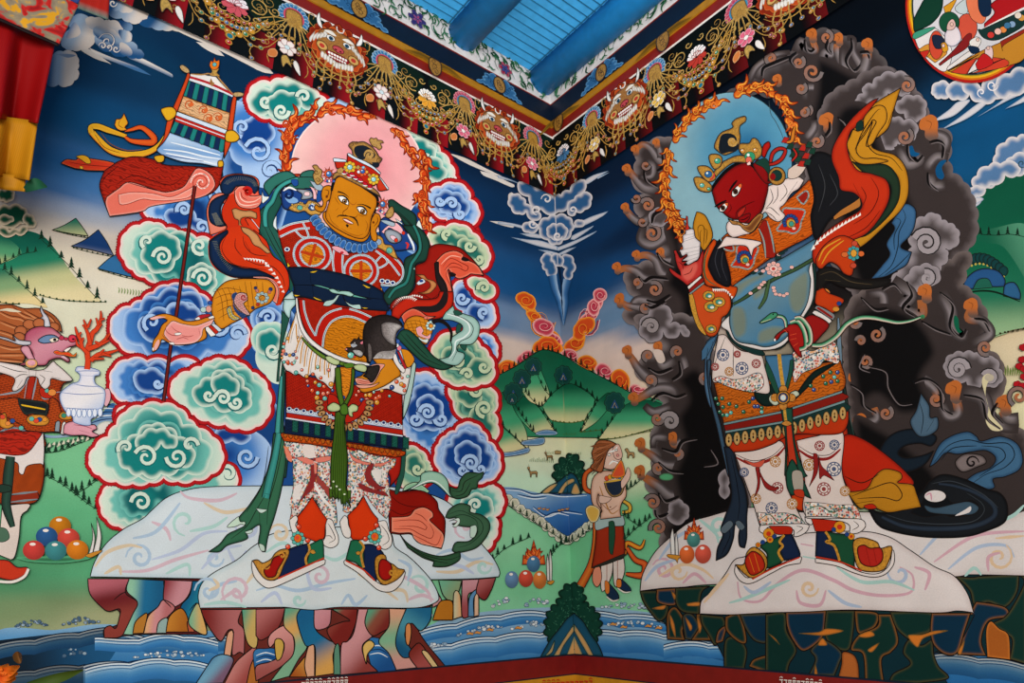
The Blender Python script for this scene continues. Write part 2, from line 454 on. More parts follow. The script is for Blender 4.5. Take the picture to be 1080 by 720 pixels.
VT,VB=zc(582,146.5,DV),zc(584,206.5,DV)
DC={}
for i,(ya,yb,d,mat)in enumerate(((147.8,143.8,DV+.003,'white_trim'),(143.8,134.5,DV+.008,'crimson_lacquer'),(134.5,128,DV+.022,'ochre_lacquer'),(128,111,DV+.03,'navy_lacquer'),(111.5,109.8,DV+.036,'crimson_lacquer'))):
 z0,z1=zc(582,ya,d),zc(582,yb,d)+(.02 if i<4 else.0)
 DC[i]=(z0,z1,d)
 for side in 'LR':lbox(f'trim_{9+2*i+(side=="R")}',z0,z1,d,mat,side)
DF=DV+.04
FZ0,FZ1=zc(581,110,DF),zc(581,110,DF)+.46
for side in 'LR':lbox('trim_20' if side=='R' else 'trim_19',FZ0,FZ1,DF,'floral_board',side)
BR=.15;bz=zc(572,99.5,DF)+BR
def logbeam(name,x,label):
 n,V,Fc=28,[],[]
 prof=[(-DF+.02,1.),(-5.9,1.)]
 for y,q in prof:
  V+=[(x+BR*q*math.cos(2*math.pi*i/n),y,bz+BR*q*math.sin(2*math.pi*i/n))for i in range(n)]
 Fc=[(i,(i+1)%n,n+(i+1)%n,n+i)for i in range(n)]+[tuple(range(n))[::-1],tuple(range(n,2*n))]
 o=mesh_obj(name,V,Fc,'blue_paint')
 for p in o.data.polygons:p.use_smooth=len(p.vertices)==4
 V=[]
 for s in(-1,1):
  V+=[(x+s*(BR+.001),-DF,bz+.05),(x+s*(BR+.016),-DF,bz+.05),(x+s*(BR+.016),-5.9,bz+.05),(x+s*(BR+.001),-5.9,bz+.05)]
 f=mesh_obj('fillet',V,[(0,1,2,3),(4,5,6,7)],'plank_paint',np.full((8,3),.35));f.parent=o
 return tag(o,kind='structure')
XB2=-.165-.02
XB1=float(on_plane(473.,38.,1,-DF)[0])+BR
logbeam('ceiling_beam',XB2,'');logbeam('ceiling_beam',XB1,'');logbeam('ceiling_beam',2*XB1-XB2,'')
V,Fc,C=[],[],[]
y,i,pw=-DF+.01,0,.082
while y>-6.2:
 z=bz+.055;q=4*i
 for(yy,zz,sh)in((y,z+.03,.12),(y-.016,z,1.),(y-pw*.9,z+.012,1.),(y-pw,z+.03,.12)):
  V+=[(.0,yy,zz),(-5.4,yy,zz)];C+=[[sh]*3]*2
 b=8*i
 Fc+=[(b,b+1,b+3,b+2),(b+2,b+3,b+5,b+4),(b+4,b+5,b+7,b+6)]
 y-=pw;i+=1
tag(mesh_obj('ceiling',V,Fc,'plank_paint',np.array(C)),kind='structure')
tag(mesh_obj('floor',[(0,0,0),(-5.4,0,0),(-5.4,-6.4,0),(0,-6.4,0)],[(0,1,2,3)],'floor_boards'),kind='structure')
GO,GD,GL='#b98a38','#6b4415','#e0bf6e'
ORD=['nearest the corner','second from the corner','third from the corner','fourth from the corner','fifth from the corner','sixth from the corner']
SN=dict(L='left',R='right')
def sat(side,x,y,d):return float(on_plane(float(x),float(y),1 if side=='L' else 0,-d)[0 if side=='L' else 1])
def LC(side,s,v,k=.01,d=None):Wc(side,s,VT-v,k,1,d=DV if d is None else d)
def vbar(side,s0,s1,v0,v1,c0,c1=None,sharp=True,dd=None,z=None):
 0
 n=10;s=np.linspace(s0,s1,n);o=np.full(n,-(DOFF+.004+LAYER*4e-6))
 P=[]
 for v in(v0,v1):P.append(np.stack([s,o,np.full(n,VT-v)],-1)if side=='L' else np.stack([o,s,np.full(n,VT-v)],-1))
 V=np.concatenate(P);t=np.linspace(0,1,n)
 C=mix(H(c0),H(c1 or c0),ss(t));C=np.concatenate([C,C])
 CUR.b.add(V,C,np.c_[V[:,0]-V[:,1],V[:,2]],[(i,i+1,n+i+1,n+i)for i in range(n-1)])
def bump():
 global LAYER
 LAYER+=1
for side in 'LR':
 DOFF=DV
 thing('painted_valance',f'black and red valance with gold garlands along the top of the {SN[side]} wall','valance')
 vbar(side,-DV-.002 if side=="L" else-5.2,-4.2 if side=="L" else-DV-.03,0,VT-VB,'#0a0f11' if side=='L' else '#080808');bump()
 red,dk=('#8f131b','#0e0708')if side=='L' else('#5c0d0e','#0c0606')
 H0=VT-VB
 for i in range(-1,15):
  if side=='L':
   r=-.08-.297*i+.03
   a=max(-4.2,r-.17);r=min(r,-DV-.002)
   if r>a:vbar('L',a,r,H0-.28,H0,dk,red)
  else:
   l=-.05-.296*i-.0;r=l+.17
   if l<-DV:vbar('R',l,min(r,-DV-.03),H0-.3,H0,red,dk)
 bump()
 LC(side,0,0)
 for i in range(11):
  s=(.1+.39*i)*(-100 if side=='L' else 100)
  F([unit(s-16,3),unit(s+16,3),unit(s+12,22),unit(s,30),unit(s-12,22)],'#0d2018' if side=='L' else '#070c0a',o=None)
def petals(x,y,r0,r1,a0,a1,n,c,tip,w=None,o=K):
 for i in range(n):
  a=math.radians(a0+(a1-a0)*i/(n-1));ca,sa=math.cos(a),math.sin(a);h=w or(r1-r0)*.45
  P=TF(np.array([(x+ca*r0-sa*h*.5,y+sa*r0+ca*h*.5),(x+ca*(r0+r1)/2-sa*h,y+sa*(r0+r1)/2+ca*h),(x+ca*r1*.97-sa*h*.6,y+sa*r1*.97+ca*h*.6),(x+ca*r1,y+sa*r1),(x+ca*r1*.97+sa*h*.6,y+sa*r1*.97-ca*h*.6),(x+ca*(r0+r1)/2+sa*h,y+sa*(r0+r1)/2-ca*h),(x+ca*r0+sa*h*.5,y+sa*r0-ca*h*.5)]))
  F(P,c,o=o,ow=.35,g=None,e=tip,ed=.9)
def line(pts,c,w,**k):S(spline(TF(np.array(pts,float)),False),c,w,**k)
def bead(x,y,r,c,ring=GO,**k):
 E(x,y,r*1.5,r*1.5,ring,o=GD,ow=.35,n=9);E(x,y,r,r,c,o=None,n=8);E(x-r*.3,y-r*.3,r*.35,r*.35,'#f0ece0',o=None,n=5)
JC=['#1d6f86','#b3222c','#c98a2a','#2d5f9a','#8a2a50','#2f7a5a']
def fan(side,s,blue,i,dim):
 P,T=(('#2f6f9f','#b5d5e6'),'#c8485c')if blue else(('#b9415c','#eba0a8'),'#3f86a8')
 gk=1 if side=='L' else.8
 LC(side,s,.10)
 thing('fan_medallion',f'gold fan medallion with {"blue" if blue else "pink"} petals, {ORD[i]} on the {SN[side]} valance','medallion','fan medallions along the valance')
 part('petals');petals(0,0,7,12.2,-200,25,13,*P)
 part('rim');E(0,0,8,8,T,o=None);
 part('gold_fan','gilt');F([unit(*q)for q in((-6.4,-1),(-5,-5),(0,-6.6),(5,-5),(6.4,0),(7,6),(5.5,13),(2,9),(-2,11),(-5,7))],GO,e=GD,ed=1.2,o=K,ow=.5)
 for a in range(-4,5):line([(a*.3,1),(a*1.1,8)],GD,.4)
 part('tassel','gilt')
 for x,q in((-6,-1),(-2,-.4),(2,.4),(6,1)):
  line([(x*.6,8),(x*1.05,16),(x*1.15+q,25+abs(x)*.8)],GO,1.0,t=0);line([(x*.6+.6,8),(x*1.05+.6,16),(x*1.15+q+.6,25+abs(x)*.8)],GL,.35,t=0)
 for x in(-1,1):
  for a,b in((24,16),(20,22),(15,27)):line([(x*5,5),(x*a*.6,b*.55),(x*a,b)],GO,.9,t=0);line([(x*5+.5,5),(x*a*.6+.5,b*.55),(x*a+.5,b)],GL,.3,t=0);bead(x*a,b+1.5,1.1,JC[(a+i)%6])
 for x in(-1,1):
  for cx,cy,r,a in((19,-2,5,0),(24,9,4,90),(13,17,3.4,45),(17,33,3,0),(-3,40,2.6,0)):line([(x*(cx+r*(1-u*.9)*math.cos(a+u*9)),cy+r*(1-u*.9)*math.sin(a+u*9))for u in np.linspace(0,1,15)],GO,.9,t=2)
 for x in(-1,1):
  for q in(0,7):line([(x*9,20+q),(x*16,31+q),(x*25,35+q),(x*34,30+q),(x*39,22+q)],GO,1.,t=0)
  for u,v in((13,28),(19,34.5),(26,36),(33,32),(20,41),(27,42.5)):bead(x*u,v,1.35,JC[(u+i)%6])
  line([(x*26,43),(x*27,48),(x*25,52)],GO,1.1);line([(x*14,38),(x*15,45),(x*13,50)],GO,1.1);bead(x*25,53,1.2,JC[i%6])
 for y in(22,26.5,31):bead(6.6,y,1.3,JC[(int(y)+i)%6])
 for y in(22,26,30):bead(-7.2,y,1.3,JC[(int(y)+i+2)%6])
def mask(side,s,i):
 LC(side,s,.20)
 thing('monster_mask',f'orange horned monster mask, {ORD[i]} on the {SN[side]} valance','mask','monster masks along the valance')
 q=1 if side=='L' else.85
 part('mane')
 for k,(rr,c,e)in enumerate(((24,'#7f220c','#b5441c'),(20.5,'#b5461a','#cc6a30'))):
  pts=[]
  for j in range(17 if k==0 else 15):
   a=2*math.pi*j/(17 if k==0 else 15);pts.append(unit(rr*math.cos(a),(rr*.86)*math.sin(a)))
  F(scal(pts,.75),c,e=e,ed=1.6,o='#3a0f08',ow=.6)
 part('face','gilt');F([unit(*p)for p in((-16,-10),(-9,-16),(0,-17.5),(9,-16),(16,-10),(17.5,0),(15,8),(8,13),(0,14.5),(-8,13),(-15,8),(-17.5,0))],'#a8702f',e='#6b3a16',ed=2.,o=K,ow=.5)
 for x in(-1,1):
  part('whiskers')
  for a in range(5):F([unit(x*(9+a*2.6),-9+a*.5),unit(x*(12.5+a*2.7),-12+a*3.5),unit(x*(13+a*2.2),-5+a*2.5)],'#ddd8cf',e='#a89a88',ed=.8,o=None)
  part('cheek');E(x*13,3,4.6,4.2,'#c9a05a',e='#7d4c1c',ed=1.,ow=.5);E(x*13,3,2.2,2,'#b5382c',o=None)
  part('eyebrow');F([unit(x*2.5,-12.2),unit(x*7,-15),unit(x*12.5,-12.5),unit(x*8,-11.4)],'#e6e0d4',o=None)
  part('eye');E(x*6.9,-8,3.5,2.7,'#e8e4dc',rot=x*10,ow=.55);E(x*6.6,-7.8,1.8,1.8,'#2b5876',ow=.4);E(x*6.6,-7.8,.8,.8,'#0a0a0a',o=None)
  part('horn');F([unit(x*14,-13),unit(x*18,-15),unit(x*19.5,-21),unit(x*17.8,-27),unit(x*16.2,-20.5)],'#ece8e2',e='#a8a29a',ed=.8,ow=.5)
  part('ear_curl','gilt');line([(x*20,-10),(x*25,-14),(x*25,-21),(x*21.5,-21),(x*22,-17)],GO,1.)
 part('nose');E(0,-.5,4.8,3.3,'#b8474e',e='#7a2028',ed=1.,ow=.5);E(-1.9,.5,1,.8,'#3a0c10',o=None);E(1.9,.5,1,.8,'#3a0c10',o=None)
 part('mouth');F([unit(*p)for p in((-9,5),(0,4),(9,5),(8.5,9),(0,11.5),(-8.5,9))],'#8f1a1e',ow=.5)
 for x in range(-3,4):E(x*2.3,6.2,1.1,1.2,'#f0ece4',o=None,n=7);E(x*2.1,9,.95,1.,'#e6e0d6',o=None,n=7)
 part('beard')
 for x in range(-5,6):E(x*2.4,15-abs(x)*.75,1.6,3.2,'#e2dcd2',e='#a59a8c',ed=.7,o=None)
 part('forehead_jewel');line([(-3,-22),(-2.4,-18.5),(0,-17.3),(2.4,-18.5),(3,-22)],'#e8e2da',1.1,t=0)
 part('tassel','gilt')
 for x in(-13,-8,-3,3,8,13):
  line([(x,14),(x*1.25,22),(x*1.15,29),(x*1.3,33)],GO,1.1,t=0);line([(x+.7,14),(x*1.25+.7,22),(x*1.15+.7,29)],GL,.35)
  bead(x*1.3,34,1.2,JC[abs(x)%6])
 line([(-21,10),(-13,19),(0,23),(13,19),(21,10)],GO,1.4);line([(-22,14),(-13,24),(0,28),(13,24),(22,14)],GO,1.1)
def lotus(side,s,i,kind):
 cols=dict(a=('#e8e0d4','#e0982c'),b=('#e9dcd6','#b8382c'),c=('#d9c6c6','#3f6f98'),d=('#e8d8da','#c8525c'))[kind]
 LC(side,s,.22)
 nm=dict(a='white and amber',b='white and red',c='blue and red',d='white and rose')[kind]
 thing('lotus_garland',f'{nm} lotus over jewel strings, {ORD[i]} on the {SN[side]} valance','garland','lotus garlands along the valance')
 part('scroll','gilt')
 for x in(-1,1):
  for(cx,cy,r,t,a)in((-15,-6,7.5,1.9,60),(-8,9,4.6,1.4,-30),(-22,6,3.4,1.3,100),(-6,-13,3.4,1.2,10),(-27,-8,4.5,1.5,0),(-25,14,3,1.2,40),(-15,8,2.6,1.2,200),(-33,2,3,1.2,80)):
   P=[(x*(cx+r*(1-u*.9)*math.cos(math.radians(a)+u*t*6.283)),cy+r*(1-u*.9)*math.sin(math.radians(a)+u*t*6.283))for u in np.linspace(0,1,int(t*11))]
   line(P,GO,1.25,t=2);line([(p[0]+.3,p[1]-.3)for p in P],GL,.4,t=2)
  line([(0,12),(x*8,14),(x*15,10),(x*24,11),(x*28,3),(x*25,-6)],GO,1.3)
 part('blossom')
 petals(0,3,1,9.5,-20,200,6,cols[1],'#f0c060' if kind=='a' else cols[1],w=3)
 petals(0,2,1,9,-165,-15,7,cols[0],'#ffffff',w=2.2)
 petals(0,2.5,0,5,-150,-30,4,cols[0],cols[1],w=1.6)
 for nrow,(dip,n,r)in enumerate(((15,14,1.25),(21,14,1.5),(27.5,11,1.7))):
  part('jewel_string')
  line([(-31+nrow*4,1),(-18,dip*.55),(-9,dip*.92),(0,dip),(9,dip*.92),(18,dip*.55),(31-nrow*4,1)],GO,1.,t=0)
  for j in range(1,n):
   u=-1+2*j/n;bead(u*(27-nrow*3),dip*(1-u*u)**.8+.5,r,JC[(j*3+nrow*2+i)%6])
 part('pendant');E(0,31,3.2,3,GO,o=GD,ow=.5);E(0,31,2,2,'#1d6f86',o=None);bead(0,36.5,1.6,'#b3222c')
def pendant(side,s,v,i,kind):
 c,e=dict(w=('#e9ddd6','#c98a86'),p=('#d8607a','#f0c8c8'),y=('#dcb048','#e8e0d0'))[kind]
 LC(side,s,v)
 thing('pendant_flower',f'{dict(w="white", p="pink", y="yellow and white")[kind]} hanging flower, {ORD[i]} on the {SN[side]} valance','flower','flowers hanging from the fan medallions')
 part('stem','gilt');line([(0,-14),(1,-8),(0,0)],GO,1.1,t=0);E(-3,-10,2.2,1.6,GO,ow=.4);E(3,-10,2.2,1.6,GO,ow=.4)
 part('petals');petals(0,0,1,7.2,0,300,6,c,e,w=3.2);E(0,0,2,2,'#c5d8dc' if kind=='w' else '#f0e8e0',ow=.3)
 part('leaf',label='orange hanging leaf');F([unit(*p)for p in((-9,6),(-13,10),(-12,15),(-7,13),(-6,8))],'#c8753c',e='#e8b080',ed=1.,ow=.5)
 part('bud',label='white hanging bud');F([unit(*p)for p in((7,8),(10,11),(12,20),(7.5,16),(5.5,11))],'#e4dcd4',e='#a89a94',ed=1.,ow=.5)
 part('leaf','gilt',label='gilt hanging leaf');F([unit(*p)for p in((-3,9),(0,7),(3,10),(5,16),(1,14),(-1,19),(-3,14))],'#c29a48',e=GD,ed=1.,ow=.5)
for i,s in enumerate((-.281,-1.071,-1.86,-2.62,-3.42)):fan('L',s,i>=2,i,1)
for i,s in enumerate((-.568,-1.31,-2.12,-2.90)):fan('R',s,i<2,i,.8)
for i,s in enumerate((-.70,-2.257)):mask('L',s,i)
for i,s in enumerate((-.964,-2.51)):mask('R',s,i)
for i,(s,k)in enumerate(((-1.45,'a'),(-3.03,'d'))):lotus('L',s,i,k)
for i,(s,k)in enumerate(((-.17,'c'),(-1.72,'b'))):lotus('R',s,i,k)
for i,(s,k)in enumerate(((-.30,'p'),(-1.08,'p'),(-1.87,'w'),(-2.64,'w'),(-3.44,'w'))):pendant('L',s,.40,i,k)
for i,(s,k)in enumerate(((-.58,'y'),(-1.32,'y'),(-2.14,'p'),(-2.9,'w'))):pendant('R',s,.39,i,k)
def clouds_navy(side,x,y,i):
 d=DC[3][2];s=sat(side,x,y,d)
 Wc(side,s,(DC[3][0]+DC[3][1]-.02)/2,.01,d=d)
 thing('gold_medallion',f'gold medallion between blue clouds, {ORD[i]} on the {SN[side]} navy board','medallion','gold medallions on the navy board')
 part('cloud')
 hb=(DC[3][1]-.02-DC[3][0])*50-1.2
 for q in(-1,1):
  F(scal([unit(q*x_,y_*hb/11)for x_,y_ in((4,10),(9,11),(14,10),(19,10),(27,11),(22,7),(17,4),(20,1),(15,-2),(18,-5),(12,-7),(10,-10.5),(5,-11))],.35),'#2c5f8c',e='#5a8fb8',ed=1.4,o=None)
  for j in range(5):S(spiral(q*(7+2.5*j),(6-3.2*j)*hb/11,2.6,1.1,40*j,q),'#123456',.6)
 part('disc','gilt');E(0,0,7,hb*1.02,'#a87c35',e='#5c3c12',ed=1.5)
 for j in range(3):S(spiral(-1+j,(-4+4*j)*hb/11,3.5,1.3,90*j),'#4a2f0e',.7)
for i,p in enumerate(((527,91),(379,8))):clouds_navy('L',*p,i)
clouds_navy('R',634,79,0)
def disc_ochre(side,x,y,nm):
 d=DC[2][2];s=sat(side,x,y,d)
 thing('gold_medallion',f'gold medallion over the ochre moulding {nm}','medallion','gold medallions on the ochre moulding')
 Wc(side,s,DC[2][0],.01,d=d)
 h=(DC[2][1]-.02-DC[2][0])*100
 part('chevron')
 for q in(-1,1):F([unit(q*5,-h*.95),unit(q*16,-h*.95),unit(q*31,-h*.12),unit(q*20,-1),unit(q*12,-h*.3),unit(q*6,-1)],'#5f4514',e='#8d6518',ed=1.6,o=None,sm=False)
 part('disc','gilt');F([unit(*p)for p in((-5,-h*.9),(0,-h),(5,-h*.9),(6.5,-h*.3),(6,4),(3,9),(0,10.5),(-3,9),(-6,4),(-6.5,-h*.3))],'#a2742c',e='#5c3c12',ed=1.3)
 for j in range(3):S(spiral(-1+j,-h*.6+5*j,3.4,1.3,90*j),'#4a2f0e',.7)
disc_ochre('L',459,70,'above the left wall');disc_ochre('R',699,45,'above the right wall');disc_ochre('R',589,135,'in the corner')
def vine(side,s0,s1):
 0
 thing('vine_scroll',f'green leaf scroll with small flowers on the white board above the {SN[side]} wall','painted ornament')
 part('foliage')
 rr=random.Random(3)
 Wc(side,0,FZ0,.01,d=DF)
 x=s1*100;sg=1 if side=='L' else-1
 line_=lambda p,c,w:line([(sg*a,b)for a,b in p],c,w)
 for j in range(int((s1-s0)*100/1.35)):
  x-=1.35;y=-4-rr.random()*(30 if side=='L' else 26)
  a=rr.random()*6.28;l=2.6+rr.random()*2.8;c=rr.choice(['#1d5a34','#24512f','#183f2a','#3a7050'])
  line_([(x,y),(x+l*math.cos(a),y+l*math.sin(a)*1.2),(x+2*l*math.cos(a+.6),y+2*l*math.sin(a+.6))],c,1.7)
  if j%2:line_([(x,y),(x+3*math.cos(a+2),y+3*math.sin(a+2))],c,1.3)
 for j in range(int((s1-s0)/.1)):
  xx=s1*100-10*j;line_([(xx,-6),(xx-4,-14),(xx-2,-22),(xx-8,-28)],'#2a5a3a',.55)
 return x
vine('L',-3.6,-.12);k=0
for px_,py_,c in((440,20,0),(533,73,1)):
 s=sat('L',px_,py_,DF);Wc('L',s,float(on_plane(px_*1.,py_*1.,1,-DF)[2]),.01,d=DF)
 part('blossom');petals(0,0,1,8 if c else 9,0,300,6,'#8a1f3a' if c else '#2c2f6a','#c06a80' if c else '#5a4a8a',w=2.6);petals(0,0,0,5,0,288,5,'#2a3068' if c else '#a03a5a','#4a5aa0',w=1.6)
vine('R',-3.2,-.12)
LAYER=0
def wpuff(p,b=.4,g=None,c='#d3c6bb',d='#1b4a78'):
 F(scal(px(p),b),c,g=g and('l',*g,'#8fa3b8',d),o=None)
Z(0,0,6)
CLG='white clouds in the blue sky'
thing('cloud','large white curling cloud trailing two streaks beside the brocade pelmet','cloud',CLG)
part('streak');F('520,290* 600,330 690,395 705,408* 690,400 600,370 510,315','#c9bfb6',o=None)
F('560,300* 700,360 860,420 960,478* 880,455 740,400 620,350','#d8cec4',g=('l',700,350,690,400,'#3a6590'),o=None)
F('800,340 900,370 1000,420 1090,470 1090,492* 980,440 880,395 820,370','#d8cec4',g=('l',940,390,925,425,'#28557f'),o=None)
part('puff')
wpuff('385,275 450,180 430,130 470,100 530,90 570,130 600,190 600,250 580,290 520,310 460,318 410,305',.3,(560,240,400,150))
F('440,180 470,140 500,170 510,210 480,235 420,240','#cfc2b8',g=('l',500,210,430,170,'#34608c'),o=None)
wpuff('540,120 600,110 660,130 700,130 760,150 780,190 820,200 835,240 820,265 850,270 870,310 905,330 910,360 860,370 800,350 760,360 700,330 620,290 600,230 590,190',.35,(720,150,690,330))
wpuff('590,180 640,165 700,180 740,210 770,240 775,285 740,290 690,265 640,250 610,230',.3,(700,180,660,260))
wpuff('750,190 800,195 830,225 830,260 790,265 760,230',.2,(820,230,750,220))
F('760,270 800,280 835,320 830,350 790,355 760,330','#c9bdb4',g=('l',800,290,780,350,'#2c5884'),o=None)
for a in((680,262,58,1.5,200,1),(650,290,26,1.2,180,1),(690,300,22,1.1,90,-1),(735,310,24,1.2,0,1)):S(spiral(*a),'#143a66',2.6);S(spiral(*a),'#ddd2c8',1.5)
thing('cloud','round white cloud half hidden behind the red hanging cloth','cloud',CLG)
wpuff('300,540 300,480 340,340 400,325 455,325 490,360 497,400 490,440 498,480 470,510 430,545 370,535',.35,(430,420,310,410))
F('350,345 380,350 430,365 480,350 420,340','#7d8fa6',o=None)
thing('cloud','white cloud bank under the red end of the valance at top left','cloud',CLG)
wpuff('690,95 690,40 690,-20 900,-20 940,30 985,60 990,100 960,125 900,125 870,150 820,140 770,115',.3,(880,100,720,0))
wpuff('700,10 740,0 790,10 830,40 840,70 800,80 750,65 700,60',.3,(800,60,720,20))
S(spiral(715,20,26,1.2,0,1),'#e0d6cc',1.6)
wpuff('880,150 930,120 980,60 1080,90 1270,150 1270,155 1240,170 1170,190 1090,190 1030,190 960,175',.25,(1100,175,1000,90))
F('755,130 830,150 835,190 800,195 770,170','#6a86a4',g=('l',830,180,770,140,'#17406c'),o=None)
Z(150,0,6)
thing('cloud','long thin white cloud streak below the valance of the left wall','cloud',CLG)
F('200,150* 330,190 470,250 620,320 760,390 830,465* 760,455 620,385 440,295 260,215 200,180','#d9cfc6',g=('l',520,300,545,250,'#5c7a9a','#17406c'),o=None)
F('340,265* 400,275 480,315 520,355* 470,345 400,310','#d6ccc3',o=None)
Z(270,0,4)
thing('cloud','short white streak at the valance above the pink halo','cloud',CLG)
F('-10,260 40,280 70,310 20,300 -10,285','#d9cfc6',o=None)
thing('cloud','short white streak between the green cloud and the valance near the corner','cloud',CLG)
F('810,645* 880,665 960,705 1040,745 1000,735 900,695','#d5cbc2',o=None)
Z(270,180,4)
thing('cloud','thin white wisp right of the blue aura cloud on the left wall','cloud',CLG)
F('945,0* 1000,15 1060,45 1090,60 1080,70 1010,40 960,20','#d5cbc2',o=None);F('1065,100 1085,95 1085,150 1068,140','#c9bfb6',o=None)
thing('cloud','small white wisp low in the blue sky left of the corner','cloud',CLG)
F('985,212* 1040,215 1085,225 1085,240 1030,228','#cfc6be',o=None)
def firs(p,n,h=7.,c='#12301f',w=None,tilt=0,alt=True):
 0
 P=spline(p,False);u=np.linspace(0,len(P)-1,n).astype(int)
 S(P,c,.7,t=0)
 for k,i in enumerate(u):
  x,y=P[i];hh=h*1.35*(1+.25*math.sin(k*2.3));ww=(w or h*.46)
  for q in range(3):
   yy=y-hh*.28*q;s=ww*(1-.27*q)
   F(np.array([(x-s,yy+.2),(x,yy-hh*.45),(x+s,yy+.2),(x,yy-hh*.1)]),c,o=None)
def bushes(p,n,r=1.2,c='#24401f'):
 P=spline(p,False);S(P,c,.6,t=0)
 for i in np.linspace(0,len(P)-1,n).astype(int):F(np.array([(P[i][0]+r*math.cos(a),P[i][1]-r*.4+r*math.sin(a))for a in np.linspace(0,6.28,7)[:-1]]),c,o=None)
Z(0,180,4)
thing('painted_hill','green hill with fir trees down its right slope behind the dragon headed attendant','hill','hills at far left')
part('slope');F('-20,260* 90,250 180,275 240,340 320,450 430,552* 300,545 160,525 60,460 -20,390*','#0d5a48',g=('l',150,300,190,545,'#1f7a5a','#c4c08a','#e2d2a0'),o=None)
F('-20,400* 60,440 130,510 200,575 120,560 0,560 -20,560*','#1b6a50',g=('l',20,410,40,560,'#7fa070','#e0c88e'),o=None)
F('-20,270* 40,290 90,340 60,370 -20,400*','#13604c',g=('l',20,280,0,400,'#4d9468','#b5b47c'),o=None)
part('fir_trees');firs('175,290 240,350 310,420 370,495 410,540',7,8);firs('20,420 70,460 120,505 180,560',6,7);firs('0,395 50,370 100,350 150,342',6,5.5)
bushes('170,525 260,545 350,552 445,553',12);bushes('0,555 40,560 80,562',4)
for nm,p,c,d,b in(('small green pyramid hill, topmost of the three','220,250* 270,230 320,200* 350,240 372,275* 300,265','#1b6f58','#c9c48c','240,255 300,270 370,283'),('small blue pyramid hill, middle of the three','300,318* 360,290 415,248* 450,300 480,358* 390,335','#14386a','#8a8fa0','310,325 390,345 475,362'),('blue green pyramid hill touching the teal aura cloud','412,412* 460,370 505,345* 560,400 610,460* 520,440','#0f4a6a','#2f6a9a','420,418 520,447 605,465')):
 thing('painted_hill',nm,'hill','hills at far left')
 part('slope');F(p,c,g=('l',330,205,330,300,d)if 'green pyramid' in nm and 'topmost' in nm else('l',420,260,400,370,c,d),o='#1a1a14',ow=.9)
 part('bushes');bushes(b,9,1.,'#20351f')
thing('grass_tuft','small green grass tufts on the cream plain left of the pole','grass',kind='stuff')
for i in range(9):S(spline(TF(np.array([(500+i*12,515+i*1.8),(504+i*12,500+i*1.5),(500+i*12,492+i*1.5)],float)),False),'#6a8a3c',1.0)
Z(0,360,4)
thing('fir_branch','row of dark firs on green ground below the attendant with the vase','trees','fir rows on the left meadow')
firs('190,470 250,462 320,435 385,410',9,7)
for i in range(18):F(TF(np.array([(190+i*10,440-i*2+(i%3)*8),(200+i*10,428-i*2),(206+i*10,446-i*2)],float)),'#d8d0b8' if i%2 else '#3a5f4a',o=None)
thing('fir_branch','crossing rows of dark firs left of the big teal cloud','trees','fir rows on the left meadow')
firs('200,570 260,600 320,645 380,690 430,720',10,7.5);firs('320,640 360,620 400,590 430,575',5,7)
thing('painted_pond','narrow strip of blue water behind the hand holding the vase','pond')
F('185,392* 260,392 400,330 470,260 500,290 480,330 400,380 260,405 185,405*','#31659a',g=('l',400,300,420,380,'#9db6cc'),o=None)
for k in range(5):S(f'{380+k*5},{345-k*18} {430+k*3},{330-k*16} 480,{325-k*14}','#dfe4e6' if k%2 else '#16355e',1.3)
F('400,370 420,345 450,335 480,345 470,375 430,395 395,395','#dcd6cc',e='#9fae9c',ed=2,o=None)
thing('painted_river','blue river of curling waves along the foot of both walls','river')
part('water')
Z()
F('-10,672 60,664 110,658 200,664 300,668 430,664 470,652 510,645 560,641 605,640 640,641 680,645 740,652 850,668 960,676 1095,684 1300,706* 1300,800* 605,760* -10,780*','#8eb0c6',g=('l',300,650,300,730,'#4f8ab8','#2f72a8','#225f98'),o=None)
def wave(p,h,dark=1.,foam=True,amp=1.):
 0
 P=spline(p,False);n=len(P)
 x=np.cumsum(np.r_[0,np.hypot(*np.diff(P,axis=0).T)])
 q=P+np.c_[np.zeros(n),-amp*2.6*np.abs(np.sin(x/15.))**.7]
 body=np.vstack([q,(P+[0,h])[::-1]])
 cA,cB=hi('#a9c4d4',dark),hi('#1d6099',dark);V=body
 F(body,cA,g=None,e=None,o=None)if False else None
 k=5;rows=[q+np.c_[np.zeros(n),np.full(n,h*j/(k-1))]for j in range(k)]
 cols=[H('#b4cbd8')*dark,H('#86afca')*dark,H('#4f8cba')*dark,H('#3577ae')*dark,H('#2c6aa2')*dark]
 global LAYER
 _emit(np.concatenate(rows),np.repeat(np.array(cols),n,0),[(j*n+i,j*n+i+1,(j+1)*n+i+1,(j+1)*n+i)for j in range(k-1)for i in range(n-1)]);LAYER+=1
 S(q,hi('#0d2444',dark),1.1,t=0);S(q+[0,1.4],hi('#e4e8e8',dark),1.0,t=0);S(q+[0,2.8],hi('#173d6b',dark),.9,t=0);S(q+[0,4.6],hi('#dfe6e8',dark*.9),.7,t=0);S(q+[2,6.2],hi('#1c4a7c',dark),.8,t=1)
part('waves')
F('-10,676* 60,668 110,664 130,668 120,690 100,720 90,760* -10,780*','#0d1c28',g=('l',10,700,130,690,'#1d557f'),o=None)  # shadow over the lower left corner, painted into the water colour
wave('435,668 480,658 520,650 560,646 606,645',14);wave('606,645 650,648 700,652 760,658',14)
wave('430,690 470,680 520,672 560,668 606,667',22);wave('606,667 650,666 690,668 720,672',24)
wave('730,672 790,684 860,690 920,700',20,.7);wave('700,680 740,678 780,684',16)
wave('985,690 1030,694 1090,702',22,.55);wave('110,664 150,672 200,676 240,672',16,.8);wave('-10,682 40,674 80,668 112,664',16,.3);wave('100,672 130,676 180,670 230,678',14)  # lowest factor puts the left end's shadow into its wave colours
